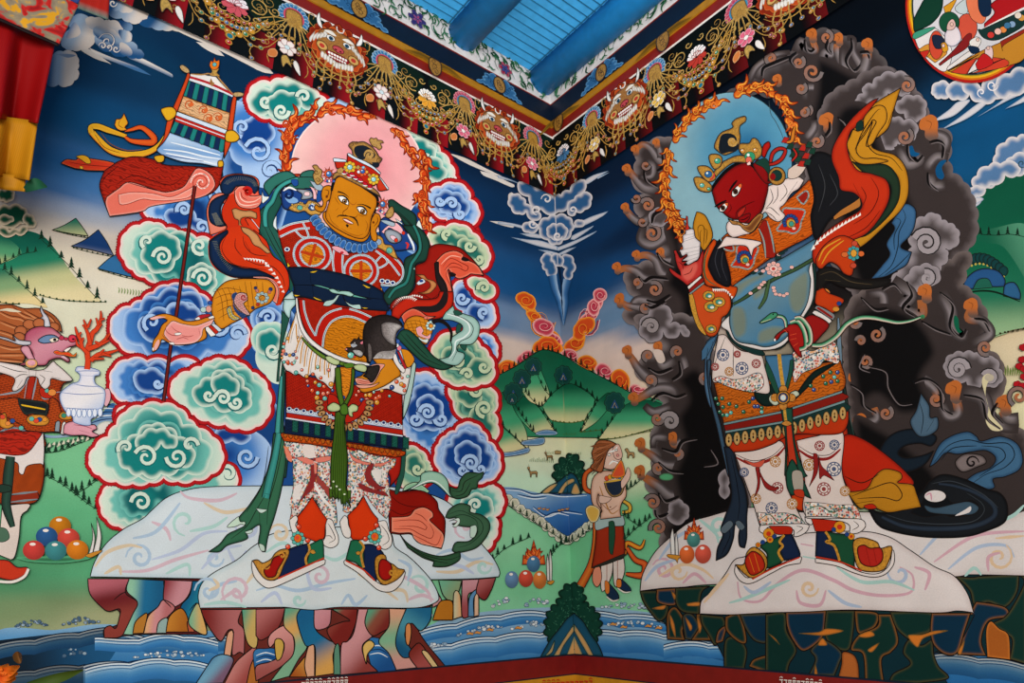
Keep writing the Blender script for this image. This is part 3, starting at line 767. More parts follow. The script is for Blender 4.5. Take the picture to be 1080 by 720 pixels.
wave('-10,716 30,708 60,704 90,702',26,.2);wave('88,702 110,700 150,698 210,700',26,.6);wave('90,705 130,700 180,696 240,706',22)  # leftmost waves coloured darker to stand for the shadowed corner
part('foam')
rr=random.Random(5)
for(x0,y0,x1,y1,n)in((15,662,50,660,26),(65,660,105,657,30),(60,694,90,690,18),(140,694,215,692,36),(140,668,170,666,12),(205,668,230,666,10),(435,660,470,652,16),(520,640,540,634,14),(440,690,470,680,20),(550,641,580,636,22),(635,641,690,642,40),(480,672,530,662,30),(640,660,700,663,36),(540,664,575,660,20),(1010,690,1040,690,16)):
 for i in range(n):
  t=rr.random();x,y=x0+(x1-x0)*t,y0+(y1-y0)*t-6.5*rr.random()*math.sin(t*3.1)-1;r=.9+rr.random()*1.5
  E(x,y,r,r*.8,rr.choice(['#dfe4e4','#b8c8d2','#8fa9bd'])if x>120 else rr.choice(['#8fa3b0','#4a647a']),o='#16304f',ow=.35,n=6)  # foam coloured darker at the left, matching the painted shadow there
ON='first second third fourth fifth sixth seventh eighth ninth'.split()
for i,(x,y)in enumerate(((310,690),(495,668),(503,667),(516,664),(546,662),(646,658),(657,661),(683,660),(694,662))):
 thing('painted_fish',f'golden fish leaping from the foam of the river, {ON[i]} counted from the left rock','fish','golden fish in the river')
 F([(x-3.2,y+1),(x,y-2),(x+3,y-.6),(x+4.2,y-2),(x+4,y+1.4),(x,y+.8)],'#d8924a',ow=.4)
LAYER_R=LAYER+900
Z(525,180,4.36)
rcl('white flower shaped cloud with long streaks in the corner under the valance',['90,60 110,50 180,80 250,115 290,110 330,90 400,40 380,110 330,150 280,190 200,180 140,120','50,130 80,105 110,120 130,150 160,190 200,200 180,230 130,190 100,200 60,170','320,180 350,130 380,110 420,100 430,140 400,180 360,190 340,210','190,270 190,240 230,215 270,205 320,210 345,240 340,280 300,320 270,340 230,320','225,280 240,250 270,245 310,255 320,290 280,315 245,310','110,260 140,235 175,240 185,270 140,285','350,240 380,225 400,240 380,260'],['0,235* 60,240 130,258 150,275 60,252 0,245','60,305* 130,315 200,322 280,350* 360,318 455,276* 440,290 350,340 280,368* 180,345','100,288* 180,290 210,310 150,305','330,262 420,215 508,185* 480,210 390,255','340,300 440,252* 430,265 350,318','183,362* 240,368 280,380* 320,360 362,350* 320,375 280,392* 230,378','0,20* 60,40 120,70 70,50 0,32','390,50* 440,20 510,0* 470,25 410,62','455,30* 480,20 512,8 460,38'],g='clouds in the corner',ed=4.5,c='#2a5680')
for a in((160,245,22,1.3,0,1),(225,130,26,1.2,180,1),(180,180,24,1.2,90,1),(345,180,20,1.2,90,-1),(275,300,22,1.4,0,1)):S(spiral(*a),'#d9d0cc',2.);
rcl('tapering blue and white cloud wisp hanging in the corner',['205,390 240,380 250,410 270,440 250,490 220,460 205,430','290,400 325,385 350,420 345,470 320,505 310,450','250,385 290,390 300,430 280,440 255,420'],g='clouds in the corner',ed=3.5,c='#2a5680')
part('wisp');R('250,480 262,540 285,610 302,710',[9,7,5,1],['#9ab4cc','#3a6a98','#123a64'],o=None);R('322,500 308,560 312,610 303,710',[9,7,5,1],['#123a64','#3a6a98','#9ab4cc'],o=None);S('282,440 292,520 294,600 303,690','#061a34',2.,t=2)
Z(515,290,3.79)
def vcl(label,segs):
 thing('cloud',label,'cloud','orange and pink clouds over the green mountain')
 for pts,hue in segs:
  c,e,d=dict(o=('#c9481a','#eb9a2c','#a8320f'),p=('#b8384a','#f0b0a8','#8f2438'))[hue]
  part('puff');F(scal(px(pts),.32),c,e=e,ed=2.6,o=None)
  P,_=raw(pts);m=P.mean(0);t=np.linspace(0,1,16)[:,None];q=np.ptp(P,0)*.3;S(m+q*(1-.8*t)*np.c_[np.cos(t*8),np.sin(t*8)],d,1.5,t=2);S(m+q*(1.1-.8*t)*np.c_[np.cos(t*8),np.sin(t*8)]+[.8,-.8],e,.8,t=2)
vcl('plume of orange and pink cloud leaning left over the mountain',[('120,80 150,110 200,170 245,215 295,270 285,285 235,245 195,200 150,140','o'),('150,150 175,140 215,175 210,190 170,175','o'),('108,90 125,70 165,75 190,105 180,140 150,130 125,115','o'),('215,210 250,230 300,275 270,280 230,250','p'),('178,205 190,178 235,180 262,205 250,240 215,240','p')])
vcl('plume of pink and orange cloud leaning right over the mountain',[('445,70 460,90 430,150 395,215 350,280 310,300 345,240 385,170 420,110','p'),('360,190 400,150 440,130 435,165 400,180','p'),('395,130 410,100 430,95 445,140 420,165','p'),('420,85 425,60 460,55 475,85 455,105 435,110','p'),('300,290 335,255 380,230 385,265 360,300 320,300','o'),('340,230 350,195 385,170 422,175 420,215 385,230 375,260 345,255','o')])
vcl('band of orange and pink cloud along the mountain ridge',[('30,390 50,350 95,342 120,365 60,410','o'),('110,345 130,315 170,300 190,330 150,360','p'),('175,300 200,260 240,245 280,270 300,300 240,310','o'),('290,310 330,295 360,325 340,350','p'),('355,350 370,325 420,330 435,370 400,380','o'),('425,380 450,350 490,375 500,410 460,410','p'),('490,420 505,380 540,380 565,440 540,470 510,450','o'),('560,460 580,435 610,450 640,460 600,480','p'),('630,455 660,450 690,455 660,472','o')])
thing('painted_mountain','green mountain with spurs, firs and peacock green trees in the corner','mountain')
GA,GB,GC='#0c5238','#3f9a6c','#d3c894'
def spur(p,x0,y0,x1,y1,cols=(GB,GC)):
 part('spur');F(p,GA,g=('l',x0,y0,x1,y1)+cols,o='#0f2418',ow=.7)
part('ridge');F('-20,430 40,400 110,365 200,305 240,300 300,320 370,365 440,400 500,430 570,470 650,490 720,520 720,600* 440,650* 60,640 -20,600*',GA,g=('l',300,300,300,520,'#176044','#2f8058'),o='#0f2418',ow=.7)
spur('20,480* 80,470 110,540 150,620 160,690* 90,690 30,640 20,560',60,480,100,690);spur('95,500 130,480 180,510 230,560 272,630* 200,635 150,600 110,550',170,500,210,630);spur('190,330 215,390 245,480 215,525* 160,500 130,440 150,380',180,340,190,510)
spur('215,525* 260,470 310,435 350,440 400,465 435,505* 415,550 390,580* 330,590 260,583 235,560',320,440,320,585);spur('435,505* 480,470 500,500 440,580 370,628* 390,570',460,490,400,620);spur('440,655* 480,600 520,540 600,500 700,520 700,600* 600,630 520,650',560,510,560,640);spur('-20,560 40,590 100,640 162,700* 80,710 -20,710*',30,590,60,700)
part('fir_trees')
for p,n in(('30,405 110,362 195,305 240,300',12),('240,300 320,330 440,400 570,470',16),('100,505 140,570 180,625',7),('190,380 220,450 250,485',5),('150,470 200,525 270,630',8),('215,525 260,470 300,440',5),('350,440 400,470 435,505',5),('435,505 400,570 370,625',6),('530,530 480,600 440,655',6),('40,590 100,645 160,700',6)):firs(p,n,4.6,'#0b2014')
bushes('260,583 330,590 390,580',9,1,'#4a5a24');bushes('370,628 420,622 450,620',5,1,'#4a5a24');bushes('440,658 520,650 600,632 690,615',12,1,'#4a5a24')
part('broadleaf_trees')
for x,y,r in((180,365,30),(135,415,32),(100,470,34),(300,400,32),(505,510,36),(95,495,20)):
 F(scal(TF(np.array([(x+r*math.cos(a),y+r*1.1*math.sin(a))for a in np.linspace(0,6.28,10)[:-1]])),.6),'#123f38',e='#1f5a48',ed=1.5,ow=.6);F(TF(np.array([(x-r*.5,y+r*.6),(x,y-r*.4),(x+r*.5,y+r*.6)])),'#16325a',e='#2a5a80',ed=1,ow=.5);S(TF(np.array([(x-r*.25,y+r*.6),(x,y),(x+r*.25,y+r*.6)])),'#c9b05a',.8)
part('stream')
for p in('190,630 230,618 272,625 270,638 200,640','135,665 180,655 222,650 222,672 190,680 140,678','40,712 100,705 160,690 160,708 100,722 40,725'):F(p,'#5a82a8',e='#c3d0d8',ed=1.2,o='#16304f',ow=.7)
thing('grass_tuft','green grass tufts below the mountain in the corner','grass',kind='stuff')
for x0,y0 in((300,640),(230,715),(320,718)):
 for i in range(9):S(TF(np.array([(x0+i*6,y0),(x0+i*6+1,y0-7-(i%3)*2)])),'#4a6a2c',.9)
Z(515,470,4.235)
thing('painted_pond','blue pond edged by pale rocks across the corner','pond')
F('30,185* 110,185 200,205 260,215 330,210 450,215 475,240 470,350* 410,395 360,425* 300,380 200,310 130,250','#7fa3c4',g=('l',260,200,330,410,'#3a6ea6','#1d4a86'),o=None)
for p in('60,190 140,195 200,215 260,210 330,220 440,215','130,215 200,230 260,225','200,270 260,310 330,290 420,300','240,320 300,295 360,305'):S(p,'#16345e',1.2);Q=spline(p,False)+[0,1.6];S(Q,'#dfe6ea',1.1)
part('shore',label='pale rocky shore with firs')
F('75,210* 110,235 160,275 230,310 300,370 355,405* 400,370 460,330 480,345* 440,380 370,435 345,432* 280,390 200,340 130,295 80,255','#d9d0bc',e='#9fb09a',ed=2.5,o='#2a3a2c',ow=.5)
for x,y in((90,235),(118,252),(145,280),(175,300),(205,318),(235,335),(262,360),(290,385),(320,408),(352,420),(385,405),(412,385),(440,360),(465,345)):F(scal(TF(np.array([(x-20,y+12),(x-16,y-10),(x,y-18),(x+18,y-6),(x+20,y+14),(x,y+20)])),.4),'#b9b89e',e='#e6ddca',ed=2.4,o='#3a4a3c',ow=.5)
firs('85,262 150,302 230,355 300,400 350,432',10,5,'#173020');firs('360,432 410,405 470,362',6,5,'#173020')
for i,(x,y)in enumerate(((225,280),(245,282),(262,285),(315,288),(330,285),(350,282))):
 thing('painted_duck',f'small golden duck on the pond, {ON[i]} counted from the pale shore rocks','duck','ducks on the pond');F(TF(np.array([(x-7,y),(x,y-5),(x+7,y-2),(x+9,y-8),(x+12,y-6),(x+9,y+3),(x,y+5)])),'#c98a4a',ow=.4)
for nm,x,y,q in(('standing deer with raised head on the pale meadow left of the pond',200,120,1.),('small deer beside the grass tufts above the pond',272,48,.8)):
 thing('deer',nm,'deer','deer on the meadow')
 F(TF(np.array([(x-17*q,y-18*q),(x-10*q,y-6*q),(x+14*q,y-8*q),(x+20*q,y-2*q),(x+18*q,y+20*q),(x+14*q,y+20*q),(x+12*q,y+4*q),(x-6*q,y+5*q),(x-8*q,y+20*q),(x-12*q,y+20*q),(x-14*q,y),(x-24*q,y-20*q)])),'#b08a5a',e='#7a5a34',ed=1,ow=.4);E(x-20*q,y-22*q,6*q,4.5*q,'#b08a5a',ow=.4);S(TF(np.array([(x-18*q,y-26*q),(x-20*q,y-38*q)])),'#4a3420',.6)
thing('deer','small deer lying far back above the pond','deer','deer on the meadow');F(TF(np.array([(296,24),(306,20),(325,24),(324,36),(300,36)])),'#a08254',ow=.4)
thing('grass_tuft','dark green grass tufts beside the small deer','grass',kind='stuff')
for i in range(14):S(TF(np.array([(186+i*8,70+i*.4),(187+i*8,60-(i%3)*4)])),'#3f6a34',1.1)
def shrub(label,leaf,rock,ledges):
 thing('shrub_rock',label,'rock');part('foliage');P=scal(spline(leaf,True)[::5],.9);F(P,'#143f30',e='#0c2a20',ed=3,ow=.7)
 lo,h=P.min(0),P.max(0);r=random.Random(4)
 sd=spline(leaf,True);c=sd.mean(0)
 for i in range(150):
  q=c+(sd[r.randrange(len(sd))]-c)*r.uniform(.1,.95);a=r.uniform(0,6.3);S(np.array([q,q+[2.2*math.cos(a),2.2*math.sin(a)]]),r.choice(['#4f8a6c','#3a7458','#0a2018']),1.1)
 part('rock');F(rock,'#1d5068',e='#123a40',ed=3,ow=.9)
 for p in ledges:F(p,'#d09a5c',e='#4a7a68',ed=1.8,o=K,ow=.6)
shrub('dark green bushy rock at the far bank of the pond','300,150 305,90 340,60 370,38 400,60 422,100 415,180 390,210 340,180','232,210* 270,180 310,160 350,130 375,122 400,150 418,215*',['240,208 280,175 310,170 270,210','310,210 345,160 378,145 385,160 350,180 330,212','370,212 390,165 410,212'])
thing('fir_branch','row of dark firs on the meadow left of the flaming jewels','trees','fir rows in the corner');firs('20,510 60,470 110,440 180,410',6,5.5)
thing('fir_branch','row of dark firs from the pond down to the white horns','trees','fir rows in the corner');firs('280,490 310,450 345,432',5,5.5)
def ball(nm,x,y,rx,ry,c,hi_='#f0e4d8',g='jewel balls'):
 thing('jewel',nm,'jewel',g);E(x,y,rx,ry,c,g=('r',x-rx*.2,y-ry*.35,rx*1.5,hi(c,.55)),o=None);E(x-rx*.1,y-ry*.62,rx*.28,ry*.16,hi_,o=None)
def jewelfire(nm,x,y,w,h):
 thing('flame',nm,'flame');
 F(TF(np.array([(x-w,y+h*.4),(x-w*.9,y-h*.2),(x-w*.55,y-h*.05),(x-w*.6,y-h*.6),(x-w*.25,y-h*.4),(x,y-h*1.1),(x+w*.25,y-h*.45),(x+w*.55,y-h*.6),(x+w*.55,y-h*.05),(x+w*.9,y-h*.2),(x+w,y+h*.4)])),'#e0702c',e='#a82814',ed=2.5,ow=.6)
 for i in(-1,0,1):tongue(x+w*.45*i,y-h*.25*(1-abs(i)),w*.4,-1.57+.3*i,c='#e0602c',e='#a82814')
def horns(nm,pts,foot):
 thing('horn',nm,'horn')
 for p in pts:F(p,'#e3ded6',e='#b0a8a4',ed=1.2,ow=.6)
 F(foot,'#c9862c',ow=.5)
jewelfire('flames round the blue jewel left of the corner',203,500,52,75)
JG='jewels left of the corner'
ball('blue jewel ball wrapped in flames left of the corner',202,527,30,36,'#4f7fa4',g=JG);ball('pale blue jewel ball at the left end of the row',105,597,30,38,'#6a90b4',g=JG);ball('coral red jewel ball in the middle of the row',168,592,32,38,'#d8503c',g=JG);ball('orange jewel ball at the right end of the row',230,598,30,40,'#e0803c',g=JG)
horns('pair of slim white horns beside the orange jewel ball in the corner',('262,600* 260,520 265,480* 272,530 274,605*','275,605* 272,500 277,460* 285,530 284,605*'),'262,610 290,600 296,605 280,620')
Z(540,540,4)
shrub('green bushy rock rising from the river in the corner','145,480 160,420 200,380 220,320 260,305 295,330 300,380 350,420 370,480 350,540 300,560 200,560 155,530','120,610* 160,540 200,490 230,450 262,425* 300,460 330,510 365,560 385,608* 265,600*',['175,605* 215,540 262,470* 262,500 220,560 200,606*','230,604* 262,520* 300,604*','262,470* 310,540 345,606* 325,606 290,550 262,500*','140,606 160,580 180,540 170,590'])
Z(605,455,4)
thing('attendant_figure','small lion faced attendant in a red skirt carrying a bowl of offerings','figure')
part('ribbon',label='orange ribbon');R('90,150 50,180 50,240 100,270 120,330',[4,5,5,4.5,3],['#a8340f','#d8642a','#a8340f']);part('ribbon',label='orange ribbon');R('90,380 90,470 75,560 30,650',[4,6,8,9],['#a8340f','#d8742c','#b8441a']);part('ribbon',label='orange ribbon');R('215,520 225,470 280,490 300,455',[4,5,5,1.5],['#b8441a','#e09a2c','#b8341a']);part('ribbon',label='orange ribbon');R('225,490 260,540 300,560 290,605 220,600',[4,5.5,7,7,3],['#a8340f','#d8642a','#a8340f']);part('ribbon',label='orange ribbon');R('205,290 235,310 235,335 205,340',[3,4,4,3],['#b8842c','#d8a83c','#b8842c'])
part('leg');F('115,560* 160,530 162,600 130,670 115,660','#dccabe');F('165,530* 205,520 215,590 190,650 170,640','#dccabe');F('85,580 110,570 118,620 100,655 80,630','#e08a6c',ow=.7);S('140,545 140,640','#8a2a1c',1.6);S('185,540 185,630','#8a2a1c',1.6)
part('boot');F('135,630* 150,640 185,680 190,705 165,710 140,690*','#182c44');F('132,630 150,640 150,680 135,680','#d8742c',ow=.5);S('138,695 165,714 190,708','#e0d8cc',1.5)
part('boot');F('185,620* 205,625 240,660 238,675 215,672 185,655*','#182c44');F('182,625 200,625 200,655 182,655','#d8742c',ow=.5);S('185,660 215,678 240,675','#e0d8cc',1.5)
part('skirt');F('95,395* 210,390* 215,520 170,545 130,560 75,575* 90,480','#9c2c14',e='#6b180a',ed=3);F('75,575 140,545 215,515 210,530 140,560','#2a2a24',ow=.5);F('90,370* 130,350 210,355* 212,395 150,400 95,415','#9fb0ac',ow=.7);F('148,380* 170,380 175,440 165,520* 150,500','#1f4a34',ow=.6)
part('body');F('72,250* 80,200 105,172 150,165 190,182 218,225 222,270 204,300 196,330 200,360* 112,370* 116,320 112,290 104,262 100,300 120,335 105,342 78,300','#dfb49c',e='#c08a70',ed=3);S('110,230 135,300 160,345 190,330','#b0742c',1.4);S('115,300 150,330 185,310','#8a5a44',.8);E(155,318,4,3,'#7a4a34',o=None);F('50,330 75,310 110,330 100,375 70,380','#d8a84a',e='#e8d8b0',ed=2,ow=.7)
part('head');F('105,130 130,70 180,55 200,100 195,140 160,160 120,150','#e0b8a4',e='#c89080',ed=2);F('75,90* 100,40 150,38 185,55* 150,75 135,110 120,170 90,165* 70,150 85,130*','#a8603a',e='#7a3c1c',ed=2);
for i in range(8):F(TF(np.array([(160-i*5,50+i*9),(112-i*2,48+i*15),(70+(i%3)*6,62+i*17),(108-i*2,66+i*14)])),'#a8623c' if i%2 else '#8a4826',ow=.4)
F('165,70 188,52 202,80 205,105 190,118 172,108','#dfaf9c',ow=.6);S('150,85 172,80 185,62','#f0ece4',2.);S('150,140 165,125 185,130 192,150','#f0ece4',2.2)
E(150,98,7,5,'#f0e8dc',ow=.5);E(180,78,6,5,'#f0e8dc',ow=.5);S('165,120 190,128','#8a2a1c',1.2);E(186,100,6,6,'#d88a80',ow=.4)
part('bowl');F('128,212* 225,195* 215,230 200,265 165,275 140,250','#1f2a3c',e='#c9963c',ed=2);S('128,214 226,198','#d8a83c',2.2)
for i,c in enumerate(('#d8502c','#e0962c','#5f9a5a','#c93a2c','#4a80a0','#e0b03c')):E(140+i*14,197-10*math.sin(i*.6),10,11,c,ow=.4)
F('160,190 190,130 205,125 215,185','#d8502c',e='#e0902c',ed=2,ow=.5)
part('hand');F('205,240 235,200 240,170 228,150 218,180 200,210','#e0b8a4',ow=.6);F('110,270 140,275 160,280 140,300 110,300','#e0b8a4',ow=.6)
thing('deer','small deer behind the head of the lion faced attendant','deer','deer on the meadow');F('215,75 228,70 235,85 255,88 256,110 250,112 246,98 236,98 232,112 226,110 226,90','#b08a5a',e='#7a5a34',ed=1,ow=.4)
thing('fir_branch','rows of dark firs behind the lion faced attendant','trees','fir rows in the corner');firs('215,455 260,410 320,365',6,5.5);firs('215,355 250,380 280,400',4,5);firs('225,245 255,225 280,205',4,5)
AC=dict(t=('#d3e2cf','#6fbcae','#127d78','#0c5f60'),b=('#a9c6ea','#3f7cc2','#123f86','#0c2f68'),g=('#c3d3ab','#6ba890','#256f60','#17514a'))
def acloud(label,out,hue,core=None,puffs=(),curls=(),b=.35,ring=True,name='aura_cloud',wr=1.):
 a,m,d,dd=AC[hue]
 thing(name,label,'cloud','red rimmed clouds of the left aura')
 P=scal(px(out),b)
 if ring:
  part('rim');Q=np.vstack([P,P[:1]]);L=np.hypot(*np.diff(Q,axis=0).T).sum();k=int(L/2.4)
  t=np.r_[0,np.cumsum(np.hypot(*np.diff(Q,axis=0).T))];u=np.linspace(0,L,2*k+1)
  Q2=np.c_[np.interp(u,t,Q[:,0]),np.interp(u,t,Q[:,1])]
  S(Q2,'#8c0f16',[9.5*wr,7.2*wr]*k,t=0);S(Q,'#b8191f',6.2*wr,t=0)
 part('body')
 kw=dict(e='#f8d4cc',ed=4.2)if ring else dict(e=a,ed=5)
 if core:F(P,d,g=('r',core[0],core[1],core[2]*1.15,m,a),o=None,**kw)
 else:F(P,a,o=None,**kw)
 if core and ring:
  c0=unit(core[0],core[1]);C0=px(out)
  for f,c1,e1,w in((.8,m,a,5.),(.57,d,m,6.)):
   part('lobe');k_=max(1,len(C0)//(9 if f>.7 else 7));Q=C0[::k_]if len(C0)>9 else C0
   F(scal(c0+(Q-c0)*f,.6),c1,e=e1 if f<.7 else a,ed=w,o=None,g=('r',core[0],core[1],core[2]*.9,d if f>.7 else dd,m))
 for q in puffs:part('puff');F(scal(px(q),.5),d,e=a,ed=5.5,o=None)
 for c in curls:
  part('curl');P=spiral(*c);S(P,dd,6.5,t=2);S(P+[.3,-.6],a,[4.2,3.6,2.2],t=0)
Z()
thing('aura_cloud','deep blue cloud mass filling the aura behind the golden faced guardian','cloud','red rimmed clouds of the left aura')
F('250,108 300,90 360,110 420,135 450,170 455,240 500,300 500,360 470,400 480,480 500,560 430,600 300,600 190,530 190,440 240,360 250,300 245,240 235,170','#1c4c8c',e='#7fa8d8',ed=9,o=None)
for q in('275,150 300,140 320,160 315,190 280,190','250,200 285,195 300,230 270,250','425,215 450,225 455,260 430,265','270,330 300,320 305,370 280,380','430,370 455,380 450,430 425,420','250,430 285,420 290,470 255,480'):F(scal(px(q),.5),'#16427e',e='#8fb4e0',ed=6,o=None)
Z(270,0,4)
acloud('blue cloud behind the flames left of the pink halo','-120,440 -60,430 40,480 130,560 110,640 140,740 60,790 -20,760 -60,700 -110,640 -130,540','b',(-20,560,140),['-70,560 -30,500 30,490 70,530 60,600 0,640 -60,620'],[(10,640,60,1.4,200,1),(-60,540,40,1.2,90,1),(60,720,40,1.3,0,-1)],ring=False)
acloud('teal cloud with a red rim at the upper left of the pink halo','-35,440 -30,390 0,350 60,345 110,330 170,330 230,370 270,400 305,440 310,475 260,480 190,500 130,520 60,500 0,480','t',(110,460,110),['-20,460 -10,400 60,375 130,350 200,370 260,410 250,450 190,450 130,490 50,480','40,450 70,400 140,390 190,420 180,460 110,490'],[(105,470,34,1.5,0,1),(40,430,26,1.1,60,1),(200,410,30,1.1,180,1)])
acloud('blue cloud above the flames on the right of the pink halo','300,420 400,430 490,470 570,520 600,560 560,570 480,530 380,470','b',None,['380,460 430,450 480,480 460,500','500,500 560,520 590,560 540,550'],(),ring=False)
acloud('teal cloud with a red rim at the upper right of the pink halo','605,560 680,560 740,590 780,640 820,690 840,740 845,780 790,795 730,790 690,700 640,640','t',(700,640,110),['650,610 690,580 730,610 760,650 720,690 680,680','700,680 750,660 790,700 800,750 740,760'],[(700,650,24,1.2,0,1)])
Z(270,180,4)
acloud('small blue patch of cloud below the right end of the pink halo','730,200 790,190 860,215 920,240 930,270 900,290 850,240 760,240','b',None,['740,220 780,200 830,220 790,240'])
acloud('blue cloud with a red rim right of the pink halo','725,140 730,85 780,65 840,50 890,75 905,120 940,160 940,200 900,235 850,230 800,205 750,180','b',(820,140,90),['740,130 770,95 830,90 880,120 900,170 850,190 800,180','770,150 800,120 850,130 860,170 810,180'],[(825,140,26,1.3,180,1),(775,130,20,1.2,0,1),(860,185,22,1.2,200,-1)])
acloud('pale green cloud with a red rim above the red sleeve on the right','720,290 740,250 800,235 860,225 915,260 950,300 985,340 985,385 955,420 900,400 840,350 770,320','g',(850,310,90),['740,290 790,260 850,270 900,300 890,340 820,320','850,300 900,290 950,330 960,380 910,380'],[(805,270,22,1.1,90,1),(900,320,24,1.2,0,1),(940,375,22,1.2,180,-1)])
acloud('blue cloud with a red rim below the sleeve tip on the right','830,490 870,460 910,480 930,530 980,550 1010,600 1000,650 960,665 900,640 870,590 840,560','b',(900,560,90),['840,540 870,480 910,510 920,570 870,590','890,580 940,560 990,600 970,640 910,630'],[(868,540,28,1.3,0,1),(960,600,24,1.2,90,1)])
acloud('small pale green cloud with a red rim at the sleeve tip','890,460 940,450 985,475 1012,505 990,540 945,535 915,500','g',(960,490,50),(),[(960,495,26,1.3,160,1)])
acloud('blue cloud with a red rim level with the hand holding the mongoose','940,690 985,690 1010,720 1020,760 1010,800 960,800 900,790 850,740 880,700','b',(950,740,60),['900,740 940,710 980,740 970,780 920,780'],())
Z(270,360,4)
acloud('blue cloud with a red rim right of the king\'s hip','640,150 690,130 750,140 800,170 830,230 865,270 870,320 840,365 790,385 760,430 745,490 700,460 650,420 620,380 620,250','b',(730,300,120),['660,230 690,180 740,190 790,210 830,260 840,320 790,350 720,370 650,350','680,280 700,230 760,240 790,290 770,330 700,330'],[(722,300,34,1.6,180,1),(672,330,28,1.2,0,1),(780,330,28,1.2,180,-1)])
acloud('green cloud with a red rim between two blue clouds at right','815,180 870,190 940,190 1000,200 1020,250 1005,300 1020,350 1015,410 980,425 930,400 880,330 830,250','g',(920,290,110),['840,210 890,200 950,220 930,270 870,260','900,300 950,280 990,330 1000,390 950,390'],[(962,285,36,1.5,90,1),(930,210,26,1.2,180,-1)])
acloud('green cloud with a red rim behind the green scarf end','740,60 760,0 820,-40 900,-20 950,20 985,60 1005,110 1000,160 950,180 880,185 810,170 770,130','g',(870,80,110),['780,60 830,20 900,40 920,100 850,120','900,90 950,70 990,120 960,160 900,150'],[(850,90,30,1.3,200,1),(960,110,24,1.2,0,1),(890,140,26,1.2,180,1)])
acloud('small green cloud with a red rim by the king\'s knee','600,470 640,440 690,455 725,500 745,545 720,600 620,620','g',(660,500,70),['630,520 660,470 700,500 710,550 650,560'],[(680,540,24,1.2,0,1)])
acloud('teal cloud with a red rim low beside the rear rock','820,640 900,600 960,600 1010,610 1040,650 1040,700 1010,740 1020,790 1000,840 975,880 900,860 840,760','t',(930,690,90),['860,690 900,650 960,650 1000,690 980,740 900,740'],[(925,690,30,1.4,90,1)])
acloud('blue cloud with a red rim, lowest of the blue ones at right','755,470 770,430 800,395 840,375 870,345 920,345 955,375 980,420 1015,455 1030,500 1020,560 975,590 920,595 860,610 810,590 770,540','b',(900,470,130),['790,470 820,430 850,390 910,380 950,410 980,460 1000,510 960,550 890,570 820,550','840,480 860,430 920,430 950,480 920,530 860,520'],[(905,515,36,1.6,180,1),(870,545,22,1.1,0,1),(945,540,24,1.2,180,-1)])
Z(0,180,4)
acloud('blue cloud with a red rim under the banner\'s red silk','600,165 650,140 760,110 880,60 930,40 960,150 960,290 880,285 800,260 720,230 650,205','b',(800,180,120),['690,190 740,160 790,160 830,200 870,240 800,240'],[(775,165,32,1.5,160,1),(850,240,34,1.3,90,-1),(905,100,30,1.3,0,1)])
acloud('teal cloud behind the banner pole with two large curls','510,310 535,255 590,228 650,218 700,240 760,262 830,280 890,290 960,330 1010,420 1010,480 940,520 870,530 800,490 730,490 680,470 610,450 560,420 525,380','t',(740,380,200),['600,330 640,270 720,270 760,320 740,380 680,430 620,400','790,440 820,400 880,400 910,450 900,500 830,510'],[(685,365,42,1.6,180,1),(855,455,44,1.6,180,1),(840,320,36,1.3,60,1),(620,300,30,1.0,120,1)])
acloud('blue cloud with a red rim behind the hand on the pole','465,650 490,600 550,570 600,545 645,510 710,480 780,485 840,515 890,560 960,600 1040,650 1050,710 1030,750 980,785 910,800 850,810 740,815 650,800 560,770 500,730','b',(740,620,230),['580,660 620,610 700,580 760,560 840,590 880,650 820,700 700,720','700,600 740,560 800,570 850,610 800,640'],[(920,660,40,1.3,0,1),(640,640,40,1.2,120,1),(1000,690,36,1.2,0,-1)])
Z(0,360,4)
acloud('deep blue cloud filling the gap right of the big teal cloud','700,240 880,330 1080,380 1150,520 1120,640 900,640 820,560','b',(960,480,160),['900,400 960,360 1040,380 1060,410 980,420'],[(1040,490,46,1.5,0,1),(930,560,40,1.2,200,1)],ring=False)
acloud('blue cloud with a red rim left of the pole foot','465,170 480,110 540,75 620,80 720,90 830,85 760,140 715,190 720,245 650,255 590,270 530,255 480,225','b',(650,170,140),['560,150 610,120 680,130 700,190 640,220'],[(665,180,20,1.2,0,1)])
acloud('teal cloud with a red rim on the right of the pole foot','720,190 745,150 800,125 850,105 890,80 950,76 1010,88 1055,130 1100,150 1130,200 1140,270 1120,330 1080,360 1010,368 950,350 880,335 820,310 775,275 735,245','t',(960,200,150),['810,230 840,180 890,150 940,120 1000,140 1030,190 1060,240 1040,290 980,290 900,270','890,190 920,140 980,150 1010,200 980,230'],[(940,240,34,1.5,180,1),(995,260,28,1.3,180,-1),(880,230,26,1.2,0,1)])
acloud('small pale cloud wedged above the big teal cloud at left','490,300 510,275 560,280 540,330 500,340','t',None)
acloud('teal cloud rising behind the white rock at far left','425,700 430,640 460,605 560,590 700,580 820,590 960,520 1000,560 990,620 820,640 700,690 610,760 560,785 500,780 450,750','t',(620,660,160),(),[(595,680,44,1.4,180,1),(960,560,34,1.0,250,1)])
acloud('big teal cloud with a red rim, largest on the left','375,500 400,445 455,400 490,350 530,295 600,270 680,262 750,278 795,325 830,365 895,400 935,455 935,520 890,560 820,585 750,590 690,575 630,595 560,600 490,592 420,565 385,535','t',(680,450,230),['500,500 530,430 580,390 640,350 700,360 750,400 800,440 820,500 760,530 680,560 600,560 540,540','570,440 600,390 660,370 720,390 750,430 720,450 680,430 620,460'],[(615,490,50,1.4,200,1),(745,490,46,1.4,180,-1),(530,450,36,1.,150,1),(800,440,36,1.,0,-1)])
Z(270,180,4)
